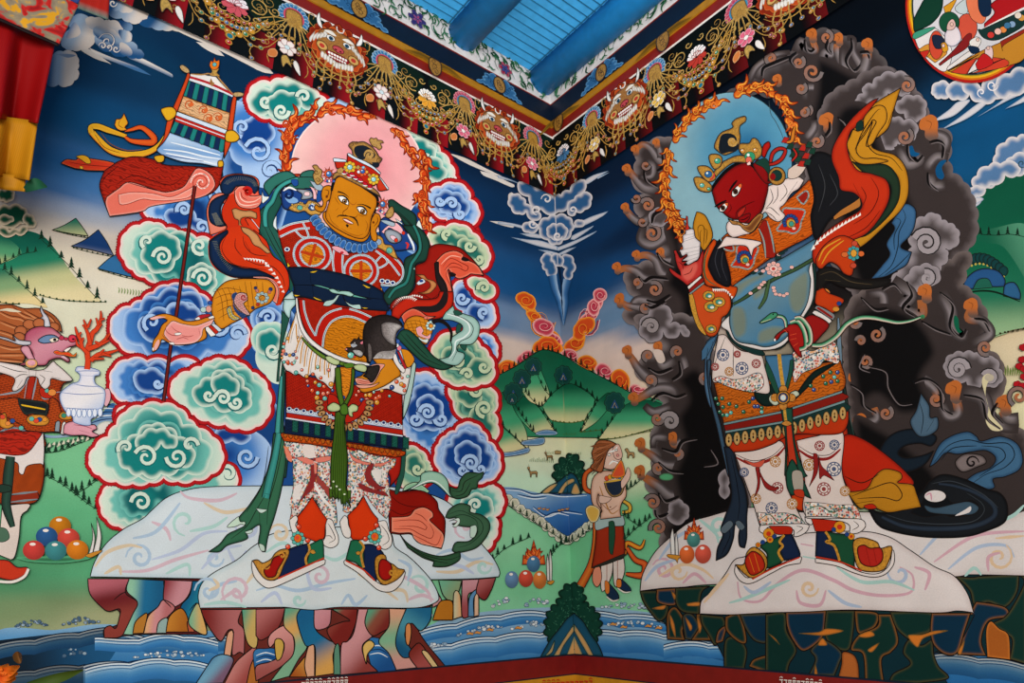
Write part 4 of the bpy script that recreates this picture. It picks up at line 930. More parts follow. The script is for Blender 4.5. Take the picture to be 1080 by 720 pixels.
acloud('blue cloud behind the king\'s raised sleeve','-20,580 40,560 110,540 140,640 110,720 20,700','b',(50,620,80),['0,640 30,590 90,590 100,640 50,660'],[(50,620,34,1.4,180,1)],ring=False)
acloud('teal cloud left of the king\'s green scarf','-10,660 60,640 110,650 130,720 120,800 110,900 40,860 0,760','t',(60,720,90),['0,720 40,670 90,680 100,740 50,780'],[(70,760,36,1.3,0,1)],ring=False)
PS=['#93b5d2','#cfa0b0','#d9b886','#97cdc2','#a9b8d8']
def swirls(lst,w=4.,cols=PS):
 part('painted_swirls')
 for i,q in enumerate(lst):
  c=cols[i%len(cols)]
  c=H(c)*.72+H('#dfe2e0')*.28
  if isinstance(q,str):S(q,c,w,t=1)
  else:S(spiral(*q),c,w,t=1)
def rocks(lst):
 for p,c,gr in lst:
  part('column');F(p,c,g=gr,e='#2a1410' if False else None,ow=1.15)
Z(0,540,4)
thing('painted_rock','wide pale rock behind the golden faced guardian, on red and blue rock columns','rock')
part('cliff');F('375,285* 385,350 440,405 500,415 500,470 440,495 440,530* 600,515 870,515* 870,280*','#5a1c1c',ow=1.1)
rocks([('370,280* 380,345 430,402 460,418 505,408 503,445 488,490 465,478 440,492 440,530* 515,520 560,430 580,380 530,340 545,280*','#b5606a',('l',470,290,500,440,'#6a1f22','#8a3a30')),('545,280* 535,332 580,380 560,430 520,515* 570,512 590,455 650,412 692,370 690,288*','#8fc0a0',('l',550,330,680,340,'#1f6a92','#1a5a80')),('695,285* 690,370 722,402 770,380 800,340 812,290*','#8a2f36',('l',690,300,770,330,'#c98a90')),('812,290* 800,350 762,402 800,460 840,385 858,290*','#135a80',('l',810,300,860,320,'#1f7a92')),('560,512* 570,465 600,435 622,430 605,510*','#b5762c',None),('606,512* 625,440 665,400 690,370 738,402 700,450 665,510*','#e0a878',('l',620,440,700,450,'#cc8a8a','#b56a6a')),('660,510* 668,468 690,448 708,450 700,510*','#8fa8a0',None),('700,505* 715,440 762,405 790,440 798,505*','#c07c2c',('l',700,440,790,460,'#a8621f')),('795,505* 790,462 812,470 820,505*','#b5583a',None),('795,460 830,385 850,420 872,512 825,500','#7fb08a',('l',800,440,860,440,'#d9a860'))])
S('480,370 510,345 535,335',K,1.1);S('690,370 712,390 722,402',K,1.1);S('800,415 815,395 830,380',K,1.)
Z(270,540,4)
rocks([('735,285* 770,345 782,378 745,402*','#c08a88',None),('770,285* 868,288* 852,345 825,375 790,350','#6fae8c',('l',780,290,850,350,'#8a9a70')),('745,455* 770,385 800,370 830,382 830,455*','#b5701f',None),('832,452* 835,340 860,345 868,440*','#c9c09a',('l',835,400,868,400,'#e0a870')),('870,285* 942,282* 930,330 895,350 900,440* 870,440 868,345','#c98f94',('l',870,300,900,400,'#9a4a4c')),('895,440* 900,360 930,325 955,335 920,360 920,440*','#5a8ab0',None),('940,282* 1012,275* 992,330 965,370 930,340','#a85a58',('l',950,290,990,340,'#7a2a28')),('920,440* 922,355 938,350 940,435*','#d9b090',None)])
part('top');Z()
F('95,608* 100,592 112,573 130,558 150,547 160,538 175,525 195,517 225,513 300,512 400,512 470,528 505,570 520,588 527,602 526,608* 500,610 455,611 300,612 213,610*','#d3dcdf',e='#bfd0d6',ed=7,ow=1.)
Z(0,540,4)
swirls([(590,190,60,1.5,180,1),'500,250 620,245 740,200 880,160','400,230 450,170 540,140 600,150',(780,40,60,1.0,90,1),'640,200 760,160 860,90 960,80',(905,195,40,1.2,0,1),'640,40 700,70 720,120','440,260 500,230 510,265','700,260 790,220 800,270',(1050,60,60,1.,200,-1),'560,110 660,80 760,-40','760,-90 800,-60 920,-50 1000,-80','860,-40 950,0 1060,-20','800,80 900,60 960,20','960,150 1000,220 1040,160'])
Z(270,540,4)
swirls(['760,180 830,160 900,200 960,190',(880,60,50,1.2,90,1),'760,250 850,250 930,210 1000,220',(960,230,34,1.1,0,1),'800,215 870,230 920,260'])
thing('painted_rock','pale rock under the boots of the golden faced guardian, on twisted coloured columns','rock')
Z(0,540,4)
part('cliff');Z()
F('211,641* 230,675 238,669 245,690 205,724* 300,724 452,704* 470,703* 440,660 461,632* 330,637','#6a2a22',ow=1.1)
Z(0,540,4)
rocks([('848,410* 862,450 900,512 932,543 955,508 968,495 985,505 980,600 1010,590 1030,600* 1030,500 1005,462 1022,410*','#7a2420',('l',860,420,1000,420,'#b56a68')),('945,600* 958,520 972,500 985,512 970,622 955,625','#e0a480',None),('825,725* 880,640 905,610 945,600 985,625 940,720*','#1f5f90',('l',860,620,940,690,'#6fa0b8','#7a5a70')),('945,725* 990,640 1030,600 1080,560* 1080,640 1040,725*','#c98078',('l',980,640,1050,690,'#a04a44')),('1020,410* 1085,408* 1085,560 1050,560 1030,500','#5fa080',('l',1020,430,1080,450,'#c9a860')),('1040,725* 1060,640 1090,600 1090,725*','#b56a2c',None)])
Z(270,540,4)
part('water_gap');F('-10,590 40,575 85,580 80,640 0,700*','#3a78ac',g=('l',0,580,60,640,'#1d5590'));part('water_gap');F('470,540 540,540 575,600 590,668* 500,675','#2f6ea6',g=('l',500,560,560,650,'#1d4f88'))
for k in range(3):S(f'480,{568+k*16} 520,{562+k*16} 556,{580+k*16}','#dfe6e8' if k!=1 else '#12305a',1.2);S(f'0,{605+k*14} 40,{592+k*14} 80,{602+k*14}','#dfe6e8' if k!=1 else '#12305a',1.2)
rocks([('0,410* 122,404* 108,460 82,505 60,520 20,540 0,520*','#b56a66',('l',10,420,90,500,'#7f2f2c')),('70,505 125,478 158,530 156,600 110,648 40,690 0,712* 0,650 60,630 110,600 118,550 90,540 60,570 50,540','#d39088',('l',60,500,100,680,'#a0524c')),('80,540 105,535 118,560 108,610 90,625 82,600','#c9a24a',None),('122,404* 190,402* 175,450 205,520 215,570 180,620 140,692* 60,715* 110,650 156,600 160,530 118,478','#5f9f80',('l',120,420,200,560,'#d9a45c','#7fae8a')),('140,695* 180,640 215,610 215,695*','#a8541f',('l',150,690,210,620,'#c98a3c')),('215,695* 205,640 222,565 245,562 247,692*','#e0a884',None),('192,402* 172,450 208,560 248,565 250,692* 332,680* 325,600 345,560 300,535 250,490 245,405*','#1c5f8a',('l',190,420,320,650,'#1d6a92','#d9a050')),('245,408* 318,410* 312,470 285,492 248,488','#cf8f94',('l',250,420,310,480,'#c07a80')),('318,408* 428,408* 420,470 385,545 340,562 300,495 365,462 395,455','#5f8f70',('l',320,420,380,470,'#8a3a30','#7a241e')),('328,685* 330,580 350,560 358,685*','#5a8a70',None),('356,686* 360,560 385,545 412,508 432,408* 472,408* 460,470 495,515 450,560 460,615 515,672*','#cf9090',('l',390,560,480,640,'#8a3a34')),('472,408* 565,406* 562,480 530,505 490,520 460,470','#5f9a78',('l',480,420,550,470,'#8a4a38','#7a2a24')),('450,570 478,540 500,560 470,600 465,640','#d9b060',None),('562,406* 632,408* 612,470 592,560 620,610 662,605 682,655* 592,665* 560,595 518,545 560,480','#d9a080',('l',570,420,600,640,'#7fb08a','#cf9488')),('635,405* 742,400* 735,455 695,500 655,468 628,510 640,555 665,600 620,612 590,560 600,490','#1f6488',('l',720,420,610,580,'#4a90a0','#1a5578')),('632,480 650,470 655,510 645,560 632,545','#d98a50',None),('645,605 662,570 690,552 720,590 745,655* 680,657*','#7a2a22',('l',660,570,720,640,'#a8504a')),('700,590 722,588 770,652* 745,655*','#d9b880',None)])
part('top');Z()
F('211,641* 209,628 213,615 225,604 250,590 270,574 300,560 400,556 417,577 430,586 442,597 455,612 462,626 461,634 445,640 420,641 360,640 330,643 300,640*','#d6dddc',e='#c3d2d4',ed=7,ow=1.)
Z(270,540,4)
swirls(['0,330 80,310 180,330 300,300 420,280',(270,270,50,1.4,180,1),'430,260 500,300 560,340 600,370',(690,310,50,1.3,180,1),'20,380 80,340 110,390','360,390 390,350 420,390 470,350','560,250 640,280 720,330 740,380',(100,90,44,1.4,200,1),'40,170 120,130 180,200','210,230 240,320 320,320','600,200 650,230 640,290','640,370 700,350 750,370','520,330 620,330 640,380',(180,370,30,1.1,0,1),'-230,240 -150,160 -60,140',(-200,330,60,1.3,180,1),'-150,370 -80,330 -60,380','-40,300 0,250 40,240','280,180 340,200 420,150'])
Z(0,540,4)
swirls(['880,370 920,310 1000,290',(1000,330,70,1.4,120,1),'900,280 920,310 880,330','860,390 950,380 1040,400'])
thing('victory_banner','tasselled victory banner on a dark red pole with yellow ribbons and red silk','banner')
Z(0,100,6)
part('ribbon',label='yellow and orange streaming ribbon')
R('1060,190 1050,250 1000,325 920,368 800,378 700,350 630,290 580,235',[3,4.5,6,7,7,7.5,7,7],['#d8641c','#e8ae28','#e0a020','#e8ae28'])
R('578,240 575,205 620,200 690,225 800,262',[6,6.5,6.5,5,4],['#e8ae28','#d99a1e','#e8b030'])
R('790,265 830,290 900,300 965,300 975,275 940,235 890,205 830,220 790,228',[3,5,6,7,7,6,5,4,2.5],['#d8481c','#e0601c','#c93a14'])
F('725,190* 735,155 765,150 785,115* 800,150 810,180 790,205 805,220 770,228 740,215','#e0a020',e='#d8601c',ed=1.5)
folds('640,240 700,310 800,350 900,345','600,250 660,330 760,368','760,160 750,190 780,210',c='#8a4a10')if 'folds' in globals()else None
F('385,432* 420,408 480,412 500,395 560,400 720,430 720,475 560,478 520,470 480,466 430,450','#c9341a',e='#e05a24',ed=2);F('480,390* 520,380 560,395 575,430 550,435 520,415','#e0a020',ow=.7);F('505,450 525,455 525,470 505,465','#e8b030',ow=.4)
S('440,425 520,440 700,455','#7a1a0c',.9)
Z(0,180,4)
part('silk','brocade_scroll',label='dark red silk with coral lining')
F('440,0* 470,-20 500,-40 560,-60 640,-50 700,-25 800,-20 900,-15 940,-30 935,20 925,60 900,90 860,108 760,130 640,150 605,170 540,182 462,192* 435,120 420,60','#a5200f',e='#7a120a',ed=4)
F('450,110* 500,75 545,48 640,75 700,90 770,70 800,30 830,-10 870,0 900,30 905,70 860,108 760,130 640,150 605,170 540,182 462,192* 445,140','#e8705c',e='#f0a090',ed=2.5,m='pigment')
F('500,100* 560,90 640,95 720,110 790,80 830,60 800,110 720,125 650,125 600,120 540,140 505,140','#f08c78',e='#f6c0b0',ed=2,m='pigment',o='#a83020',ow=.8)
S(spiral(850,50,46,1.5,180,1),'#f6d8cc',1.2,t=0);S(spiral(850,50,38,1.3,150,1),'#a82c20',.8,t=0)
folds_=['490,60 560,20 640,40 720,60 780,20','430,50 450,20 500,-20','540,50 640,78 700,92']
for f in folds_:S(f,'#4a0a06',.9)
Z(0,0,4)
part('skirt',label='pale blue silk skirt of the banner')
F('715,558* 945,640* 935,690 925,705 850,690 760,680 665,640 690,600','#b9cfe6',g=('l',800,590,790,690,'#7da4d0','#dfe8f0'),e='#5f8cc0',ed=2)
for p in('690,630 780,640 860,660 930,670','700,645 800,665 900,690','720,600 800,620 930,655'):S(p,'#eef2f4',1.6);
S('680,650 760,665 860,680','#2f5a98',1.)
part('cylinder',label='banner body with rows of navy and teal pleats')
F('800,312* 845,310 880,318 905,318 930,345 990,408* 900,385 800,345','#e8e0d8',e='#c9c0b4',ed=2)
for(ax,ay),(bx,by),(cx,cy),(dx,dy),nn in(((785,335),(982,408),(975,478),(768,402),10),((738,510),(950,590),(942,642),(718,556),11)):
 F(f'{ax},{ay}* {bx},{by}* {cx},{cy}* {dx},{dy}*','#12284e',sm=False)
 for i in range(0,nn,2):
  a,b=i/nn,(i+1)/nn;top=lambda t:(ax+(bx-ax)*t,ay+(by-ay)*t);bot=lambda t:(dx+(cx-dx)*t,dy+(cy-dy)*t)
  F(TF(np.array([top(a),top(b),(bot(b)[0],bot(b)[1]-4),((bot(a)[0]+bot(b)[0])/2,(bot(a)[1]+bot(b)[1])/2+5),(bot(a)[0],bot(a)[1]-4)])),'#1f7f78',e='#166058',ed=1.2,ow=.4)
S('790,322 880,350 985,398','#b3222a',2.6,t=0);S('788,332 880,362 984,408','#cfdce8',1.2,t=0)
F('768,402* 975,478* 962,552* 745,468*','#d9a878',e='#b5702c',ed=3,sm=False,m='brocade_scroll')
for x,y in((800,440),(860,465),(920,495),(880,500)):S(spiral(x,y,22,1.5,x,1),'#c2501c',1.5);E(x+8,y,10,9,'#d8642c',o=None)
F('745,470* 962,550* 955,566* 742,486*','#cfdce8',sm=False,ow=.5);F('742,486* 955,566* 950,590* 738,512*','#b8241a',sm=False,ow=.5);S('742,500 952,578','#dfe6ea',.9,t=0)
part('border',label='orange edge strip');F('790,308* 802,318 760,440 735,500 715,560 690,600 660,630* 690,580 705,510 740,430 775,350','#d2461a',e='#a32c10',ed=1.5);F('985,402* 998,408 985,520 975,600 945,670* 948,600 962,530 975,440','#d2461a',e='#a32c10',ed=1.5)
for p in('680,460 720,450 742,465 740,490 710,510 690,490','955,555 985,550 1010,575 1000,595 970,600 950,590','650,660 690,655 690,680 665,685','920,680 940,678 942,700 922,705'):
 part('knot',label='yellow ribbon knot');F(p,'#e0a820',e='#b06a10',ed=1.5)
part('finial','gilt');F('758,280 770,273 795,290 800,305 785,308 765,295','#c9a064');F('985,392 1010,388 1030,395 1025,405 990,408','#c9a064');F('885,318 895,300 888,290 925,290 915,305 928,322','#c9963c');S('905,318 880,310 850,315 805,312','#b5803c',1.6);S('915,318 940,350 985,400','#b5803c',1.6);F('890,330 897,345 905,350 895,365 885,350','#a8702c',o=None)
part('jewel',label='flaming teal jewel on top');F('883,275* 890,255 898,262 905,240* 912,258 925,252 925,275 915,292 893,292','#e0761c',e='#b5400f',ed=1.,ow=.5);E(905,272,9,9,'#5fb0b0',ow=.5)
Z()
part('pole',label='dark red pole');R('205.5,196 195,270 184,345 180,365 172.5,423',3.4,['#3a0c0c','#7a2018','#4a1010'],sm=False)
Z()
thing('halo','round pink halo ringed with orange flames behind the golden faced guardian','halo')
part('disc');E(377,180,70,66,'#e9848c',rot=18,g=('r',385,175,75,'#eda3a4','#f0bdb6'),o='#f3d8d0',ow=1.6,n=60)
part('flames');flames('302,196 300,180 301,165 302,150 304,138 312,128 322,121',13,8,seed=2);flames('306,150 308,138 316,128 328,120 330,112',7,7,seed=7);flames('336,118 345,114 356,114 368,117 380,121 393,124',9,8,seed=3);flames('416,135 424,146 431,158 438,168 444,178',9,7,seed=4)
flames('447,160 449,175 449,190 448,205 449,220 450,238',11,7,seed=5);flames('441,205 444,215 446,226 447,240',6,7,seed=9)
for x,y in((304,143),(302,130),(446,190),(445,205),(350,117)):S(spiral(x,y,4.5,1.4,30,1),'#d8501c',2.2,t=0);S(spiral(x,y,4.5,1.4,30,1),'#7a1a0a',.6,t=0)
thing('guardian_figure','golden faced guardian in red armour and green scarf, standing with a banner and mongoose','figure')
SG,SG2,SG3,SGL='#235243','#12382f','#2f8a80','#b9d6c8'
Z(215,170,9)
scarf=part('scarf',label='long dark green scarf with teal stripe')
F('570,260* 575,210 640,150 720,105 800,95 850,120 885,155* 700,230 620,330*','#2f7062',e='#1d4c42',ed=2)
F('905,160* 930,110 1000,85 1050,95 1040,170*','#2f6a5c',e='#1d4c42',ed=2)
F('890,150* 1050,160 1040,250 890,260 780,250*','#2b6658')
F('885,150* 760,200 680,290 620,400 560,440 520,500 515,580 540,700 575,790 720,790* 690,700 660,600 680,520 720,440 740,380 720,320 760,250 880,190','#1f5346',e='#1b4a40',ed=2.5,o=None);S('885,155 760,200 680,290 620,400 560,440 520,500 515,580 540,700 575,790',K,.9,t=0);S('720,790 690,700 660,600 680,520 720,440 740,380 720,320 760,250 880,190',K,.9,t=0)
R('890,165 780,205 700,270 650,380 600,440 580,520 590,640 620,740',[4.2,4.6,5,5,5.4,5.4,5,5],['#1f6e68','#43a398','#1f6e68'])
F('555,270* 570,330 620,340 560,400 550,380','#e6ebe6',ow=.5);F('690,510* 665,560 660,620 690,720* 720,720 690,620','#dfe8e6',ow=.5)
Z(205,240,9)
F('600,-10* 630,60 700,170 770,270 840,350 900,440 935,520 930,600* 905,600 880,480 830,390 730,270 640,120*','#1f5346',o=None);S('600,-10 630,60 690,160 730,270 830,390 880,480 905,600',K,.9,t=0);F('750,-10* 800,40 830,140 880,280 890,380* 800,290 720,170 660,60 630,-10*','#245a4d',e='#1f5346',ed=2,o=None);S('750,-10 800,60 830,140 880,280 890,380',K,.9,t=0)
folds('660,-20 740,150 840,320 900,430','700,-20 780,140 860,300');F('930,600* 900,620 850,670 845,730* 960,740 945,640','#c9dcd8',e='#8fb5ae',ed=3)
Z(285,320,9)
F('110,60* 130,90 180,130 160,220 130,330 110,450 90,600 80,740* 60,740* 80,500 105,250*',SG,ow=.8);F('130,-40* 125,60 180,140 200,60 240,10 240,-40*','#c3dcd8',e='#8fb8b0',ed=3)
Z(285,380,6)
F('80,-20* 62,150 45,330 30,480 15,600 0,740* 100,740* 112,600 95,480 85,400 92,250 95,100*',SG,e=SG2,ed=2)
R('72,100 60,260 50,400 40,540 20,740',[3,4.5,5.5,6,6.5],['#2a7a72','#4aa39a','#2a7a72'])
Z(210,460,6)
F('470,-20* 450,140 400,300 320,430 250,520 290,560 240,590 180,620 130,680 60,730* 130,730 180,690 280,660 310,640 300,610 330,590 380,560 385,600 375,680 400,730* 420,730* 440,620 480,500 520,340 550,150 535,-20*','#356a4c',e='#1d4030',ed=3)
R('505,-20 480,130 440,300 420,390',[6.5,7,8,8],['#2a7a72','#3f9a90','#2a6a60'])
folds('440,60 400,300 300,480','530,60 490,250 440,430 430,560','420,370 360,470 300,570 200,650','410,360 460,370','380,460 385,560')
F('250,505* 200,545 178,575 230,570 265,555 290,560 290,540 260,540','#c9dfc8',ow=.7);F('360,455* 400,460 430,465 400,485 380,480','#c9dfd0',ow=.6);F('290,605 340,590 330,610 300,615','#c9dfd0',ow=.5);F('380,680 410,690 415,725 390,720','#c3d6c4',ow=.5)
use(scarf);Z(395,240,8)
Z(330,180,9)
F('715,280* 760,275 840,330 930,380 980,430 985,500 1010,560 1060,620 1100,700 1080,760* 1010,740* 970,640 920,560 860,500 830,440 790,400 720,350','#1d4236',e='#102a22',ed=2.5)
F('780,450* 850,500 840,520 800,480','#dfe8e2',ow=.5);F('980,520* 1010,470 1050,590 1040,600','#dfe8e2',ow=.5)
folds('800,380 900,470 980,570 1030,700','830,420 930,520 990,640')
Z(395,240,8)
F('235,-20* 300,70 360,150 345,210 260,260 245,330 220,420 130,500 80,560 80,640* 150,660* 180,610 280,570 330,500 345,400 350,310 430,280 460,220 465,130 420,40 350,-20*','#1d4236',e='#112a22',ed=3)
R('330,-20 375,80 385,180 350,250 310,310 290,400 260,470 170,520 120,590',[3.4,3.6,4,4,4,4,4,4,3.5],['#1f564c','#2f8074','#1f564c'])
F('325,350* 350,325 405,325* 390,385*','#cfe0da',e='#8fbcae',ed=2,ow=.6)
Z(215,170,9)
slv=part('sleeve',label='flaring red lion mouth sleeve with dark blue frill')
F('150,190* 200,140 300,118 400,125 490,150 525,200 520,290 540,330* 520,420 480,450 300,440 160,380 180,310 160,270*','#e8604a',e='#c23a1c',ed=2)
F('165,200* 210,150 300,128 400,135 480,160 510,210 515,270 480,310* 440,270 380,240 310,240 270,290 220,320 180,310 160,250','#12294a',e='#0a1628',ed=2.5)
for i in range(26):a=math.radians(200+i*6.2);S(TF(np.array([(350+100*math.cos(a)*1.25,240+60*math.sin(a)),(350+140*math.cos(a)*1.2,240+96*math.sin(a))])),'#8a8a70',.5)
F('60,700* 40,600 25,500 35,420 80,330 160,300 200,320 160,380 150,480 180,560 215,620 200,650 100,690','#e88068',e='#c9502c',ed=2)
F('180,320* 110,350 60,400 45,480 55,560 90,600 150,620 205,612* 170,540 160,450 190,380 240,320','#13294a',e='#0a1526',ed=3)
for i in range(14):S(TF(np.array([(75+i*3,500+i*8),(120+i*5,490+i*8.)])),'#a5a07a',.6)
F('180,430* 230,340 290,310 420,400 530,440* 540,560* 520,700* 540,760 230,760 200,680 220,620 185,560 170,490','#cc300f',e='#c92c10',ed=3,m='pigment',o=None);S('250,760 200,680 220,620 185,560 170,490 180,430 230,340',K,.9,t=0);S('530,440 540,560 520,700',K,.9,t=0)
F('290,280* 330,240 390,235 440,260 450,300 430,325 480,330 550,320* 545,390 500,440 420,450 340,430 300,370','#e8705c',e='#f09a84',ed=2.5)
S(spiral(415,290,40,1.2,200,1),'#c21c14',4.5,t=0);folds('340,290 350,350 400,385 480,380 545,340','300,320 340,400 420,420 520,400',c='#f6c8b4',w=1.2);folds('350,285 365,340 410,365',c='#7a1410')
F('265,460* 300,445 340,460 400,470 440,465 500,490* 500,545 440,530 360,540 350,590 390,630 430,680 480,730* 410,740 360,660 330,600 330,560 290,540','#c8905a',e='#8f5a30',ed=2,ow=.7)
F('390,545* 440,545 520,640 525,700* 470,690 420,600','#d8401c');S('455,550 525,640','#dfe6e6',1.4)
use(slv);Z(205,240,9)
F('130,180* 150,100 230,50 320,10* 340,-20 520,-20* 680,120 740,260 830,330 890,430 900,560 860,640 820,730* 770,730 800,600 740,500 640,465 420,480 300,450 190,380 140,290','#d2360f',e='#c92c10',ed=3,o=None);S('560,20 680,120 740,260 830,330 890,430 900,560 860,640 820,730',K,.9,t=0)
F('140,130* 200,80 310,20* 320,50 260,120 240,190 270,280 340,340 450,380 600,400 740,460 770,490* 660,465 500,475 380,470 270,430 190,360 145,280','#12284a',e='#0a1526',ed=4)
for i in range(20):S(TF(np.array([(170+i*i*.25+i*4,130+i*15-i*i*.02),(215+i*i*.25+i*3,130+i*13.)])),'#9a9a78',.5);
folds('300,80 260,180 290,270 380,350 520,380 680,400','390,100 390,190 450,270','460,80 480,170 560,250 700,270','480,130 530,220','480,300 600,350 740,370 830,460 860,560')
F('440,-10* 520,10 600,70 640,140 700,200 725,235* 690,245 620,190 560,160 520,90 460,40','#c8905a',e='#8f5a30',ed=1.5,ow=.7)
for i in range(15):
 t=i/14;x=480+400*t+(-30 if t>.8 else 0)*((t-.8)/.2 if t>.8 else 0);y=285+40*t*2.5*t*1.0+210*max(0,t-.45)**1.1*2
 h=26+18*math.sin(t*3);F(TF(np.array([(x-16,y-6*t),(x+16,y+8),(x+4-14*t,y+h*.9)]))if t<.55 else TF(np.array([(x-4,y-14),(x+8,y+16),(x-h*.9,y+6)])),'#f0ebe0',o=None)
folds('560,470 700,480 780,540 800,620 780,720','600,470 720,500 770,580',c='#f0a090',w=1.4)
F('540,480* 680,480 770,530 800,610 785,720* 740,690 700,600 620,520*','#e8745c',e='#f2b09c',ed=2,ow=.7)
Z(150,280,7.2)
part('cuff','brocade',label='orange brocade forearm guard')
F('535,240* 570,180 640,120 740,100 860,100 960,110 1010,170 1000,240 960,290 860,330 800,380 740,410 680,440 600,480 550,430 525,340','#d98a1c',e='#b5660f',ed=3,m='pigment')
for i in range(9):
 S(f'{560+i*44},{170-i*4 if i < 5 else 120} {600+i*40},{250} {620+i*38},{420-i*14}','#8a4a0c',.7)
for i in range(5):S(f'{540+i*10},{200+i*50} {640+i*12},{170+i*45} {760+i*20},{190+i*40}','#8a4a0c',.7)
F('700,230* 740,205 790,215 800,260 770,290 800,340 820,375 780,370 720,320 695,270','#f0a8a0',e='#f6d0c8',ed=1.5);S(spiral(770,240,26,1.3,0,1),'#c23a3a',1.6)
F('690,270* 680,220 720,205 695,280 730,340 790,378 760,400 700,340','#2f4f86',o=None);F('640,330* 670,310 690,370 740,400 700,415 660,390','#e8c040',e='#a8d4d8',ed=1.6,ow=.6)
for a in range(0,360,45):E(910+40*math.cos(math.radians(a)),245+34*math.sin(math.radians(a)),16,14,'#c3e0e0',ow=.4)
E(912,248,22,20,'#e8962c',ow=.4);E(975,180,16,16,'#2a3f7a',ow=.3);E(965,200,14,14,'#e87a6a',ow=.3);E(860,170,13,13,'#2a3f7a',ow=.3);E(872,190,14,14,'#e89080',ow=.3);E(840,320,14,14,'#2a3f7a',ow=.3);E(878,295,15,14,'#d8442c',ow=.3)
part('bracelet');F('465,470* 490,450 560,520 520,540*','#f0ece4',ow=.7);F('495,455* 515,448 580,500 555,520*','#c22a18',ow=.6);F('525,448* 548,440 605,490 580,502*','#cfd8e2',ow=.6);F('395,410* 440,375 520,370 480,400 430,410','#b8242c',ow=.6);F('400,405 430,390 440,405 410,412','#f0ece4',o=None);E(515,282,18,16,'#2a4f9a',ow=.5);E(465,335,24,20,'#bcd8d0',ow=.5);E(505,330,22,26,'#e8a090',ow=.5)
hand=part('hand',label='right hand with pink palm curled round the banner pole')
F('50,405* 100,380 170,365 250,385 330,420 420,415 480,395 540,385 550,400 520,430 480,470 490,540 440,575 340,600 240,600 190,580 150,560 135,600 110,640 80,655 75,630 85,570 120,520 150,450 190,415 130,395 80,415','#d8821c',e='#b5600f',ed=1.5)
F('180,470* 230,420 300,440 400,455 480,430 550,400* 520,450 465,480 450,540 400,585 300,600 235,595 175,540 165,510','#f0958c',e='#f6bcb0',ed=3,ow=.6)
F('60,400 110,385 180,392 130,400 80,412','#f2b0a4',o=None);F('85,640 100,590 125,560 130,590 105,640','#f2b0a4',o=None)
folds('190,440 180,490 220,525 270,530 290,510 250,490 220,460','150,520 180,560 240,585','260,560 310,545 350,560','300,530 350,540 390,530','430,480 440,530',c='#a83c34',w=.8)
F('245,515 285,508 300,515 280,528 250,528','#f6efe8',ow=.4);F('200,585 240,582 245,600 215,598','#f6efe8',ow=.4);F('500,395 540,380 548,395 510,405','#f6efe8',ow=.4);F('75,625 85,620 90,640 78,648','#f6efe8',ow=.4)
Z(395,240,8)
part('sleeve',label='red lion mouth sleeve with coral lining on the right')
F('460,170* 520,140 620,145 720,170 790,230 850,290 910,370 920,410* 840,380 800,400 740,430 680,400 650,380 640,430 660,520 660,620 600,720* 440,720* 260,690 150,720* 130,660 180,600 280,570 340,500 345,400 350,320 430,280','#9c1a10',e='#741008',ed=4)
F('520,280* 590,215 680,195 750,230 735,270 800,280 870,320 920,400* 850,395 810,390 780,410 710,430 660,395 620,350 640,450 660,560 640,660 600,740* 540,740 600,640 610,500 550,400 540,330','#e0583c',e='#f0886c',ed=2.5)
folds('575,330 640,260 740,300 790,330 770,365 700,335 630,340 600,400','590,360 650,300 720,315 740,340','600,400 650,520 640,640',c='#7a140c');folds('560,310 640,240 730,250',c='#f6b8a0',w=1.)
F('505,300* 540,290 545,380 600,470 620,560 600,660 540,730* 380,730 390,700 480,690 560,640 560,540 520,440','#241c1c',e='#141010',ed=2)
F('730,265 755,245 805,275 760,285','#1c1414',o=None);F('630,380 660,375 690,400 650,415','#1c1414',o=None)
F('350,395* 420,400 440,430 500,450 525,480 510,510 470,550 420,560 360,550* 420,540 470,500 460,460 420,440','#c8824a',e='#8a4a24',ed=1.5,ow=.6)
for i in range(13):t=i/12;x=160+235*t;y=690-115*math.sin(t*1.75)+18*max(0,t-.7)*3;F(TF(np.array([(x-9,y-8),(x+9,y+2),(x+10-12*(1-t),y-30+14*t)])),'#f0ebe0',o=None)
F('355,470 400,430 430,460 370,485','#d8dce2',ow=.5);E(395,450,18,12,'#1f3a7a',o=None)
folds('330,560 420,570 480,600 540,560','260,640 400,640 500,650 560,590',c='#5a0a08')
Z(360,310,7.2)
F('380,170* 390,110 440,60 520,20 600,40 720,30 745,-20* 850,-20* 850,60 820,130 760,180 660,190 620,150 540,120 470,150 440,190*','#c22814',e='#8f1208',ed=3)
F('480,130* 560,95 680,90 740,60 780,-20* 810,-10 800,70 740,130 640,140 560,110','#231c1c',o=None)
for i in range(15):a=math.radians(190+i*8.5);F(TF(np.array([(500+110*math.cos(a)-6,110+95*math.sin(a)),(500+110*math.cos(a)+8,110+95*math.sin(a)+2),(500+82*math.cos(a),110+70*math.sin(a))])),'#f0ebe0',o=None)
F('455,170* 480,140 540,110 600,130 650,165 720,170* 640,200 560,190 480,230*','#e0583c',e='#f08c70',ed=2)
part('cuff',label='orange brocade cuff of the arm holding the mongoose')
F('475,235* 500,190 560,165 630,180 690,230 690,290 650,380 600,360 540,330 480,270','#d8861c',e='#b5600f',ed=2.5)
for i in range(5):S(f'{490+i*34},{210-i*6} {510+i*34},{260} {540+i*26},{330}','#8a4a0c',.7);S(f'480,{215+i*26} 560,{200+i*26} 670,{230+i*26}','#8a4a0c',.6)
for a in range(0,360,45):E(678+26*math.cos(math.radians(a)),240+28*math.sin(math.radians(a)),12,11,'#c3e0d8',ow=.4)
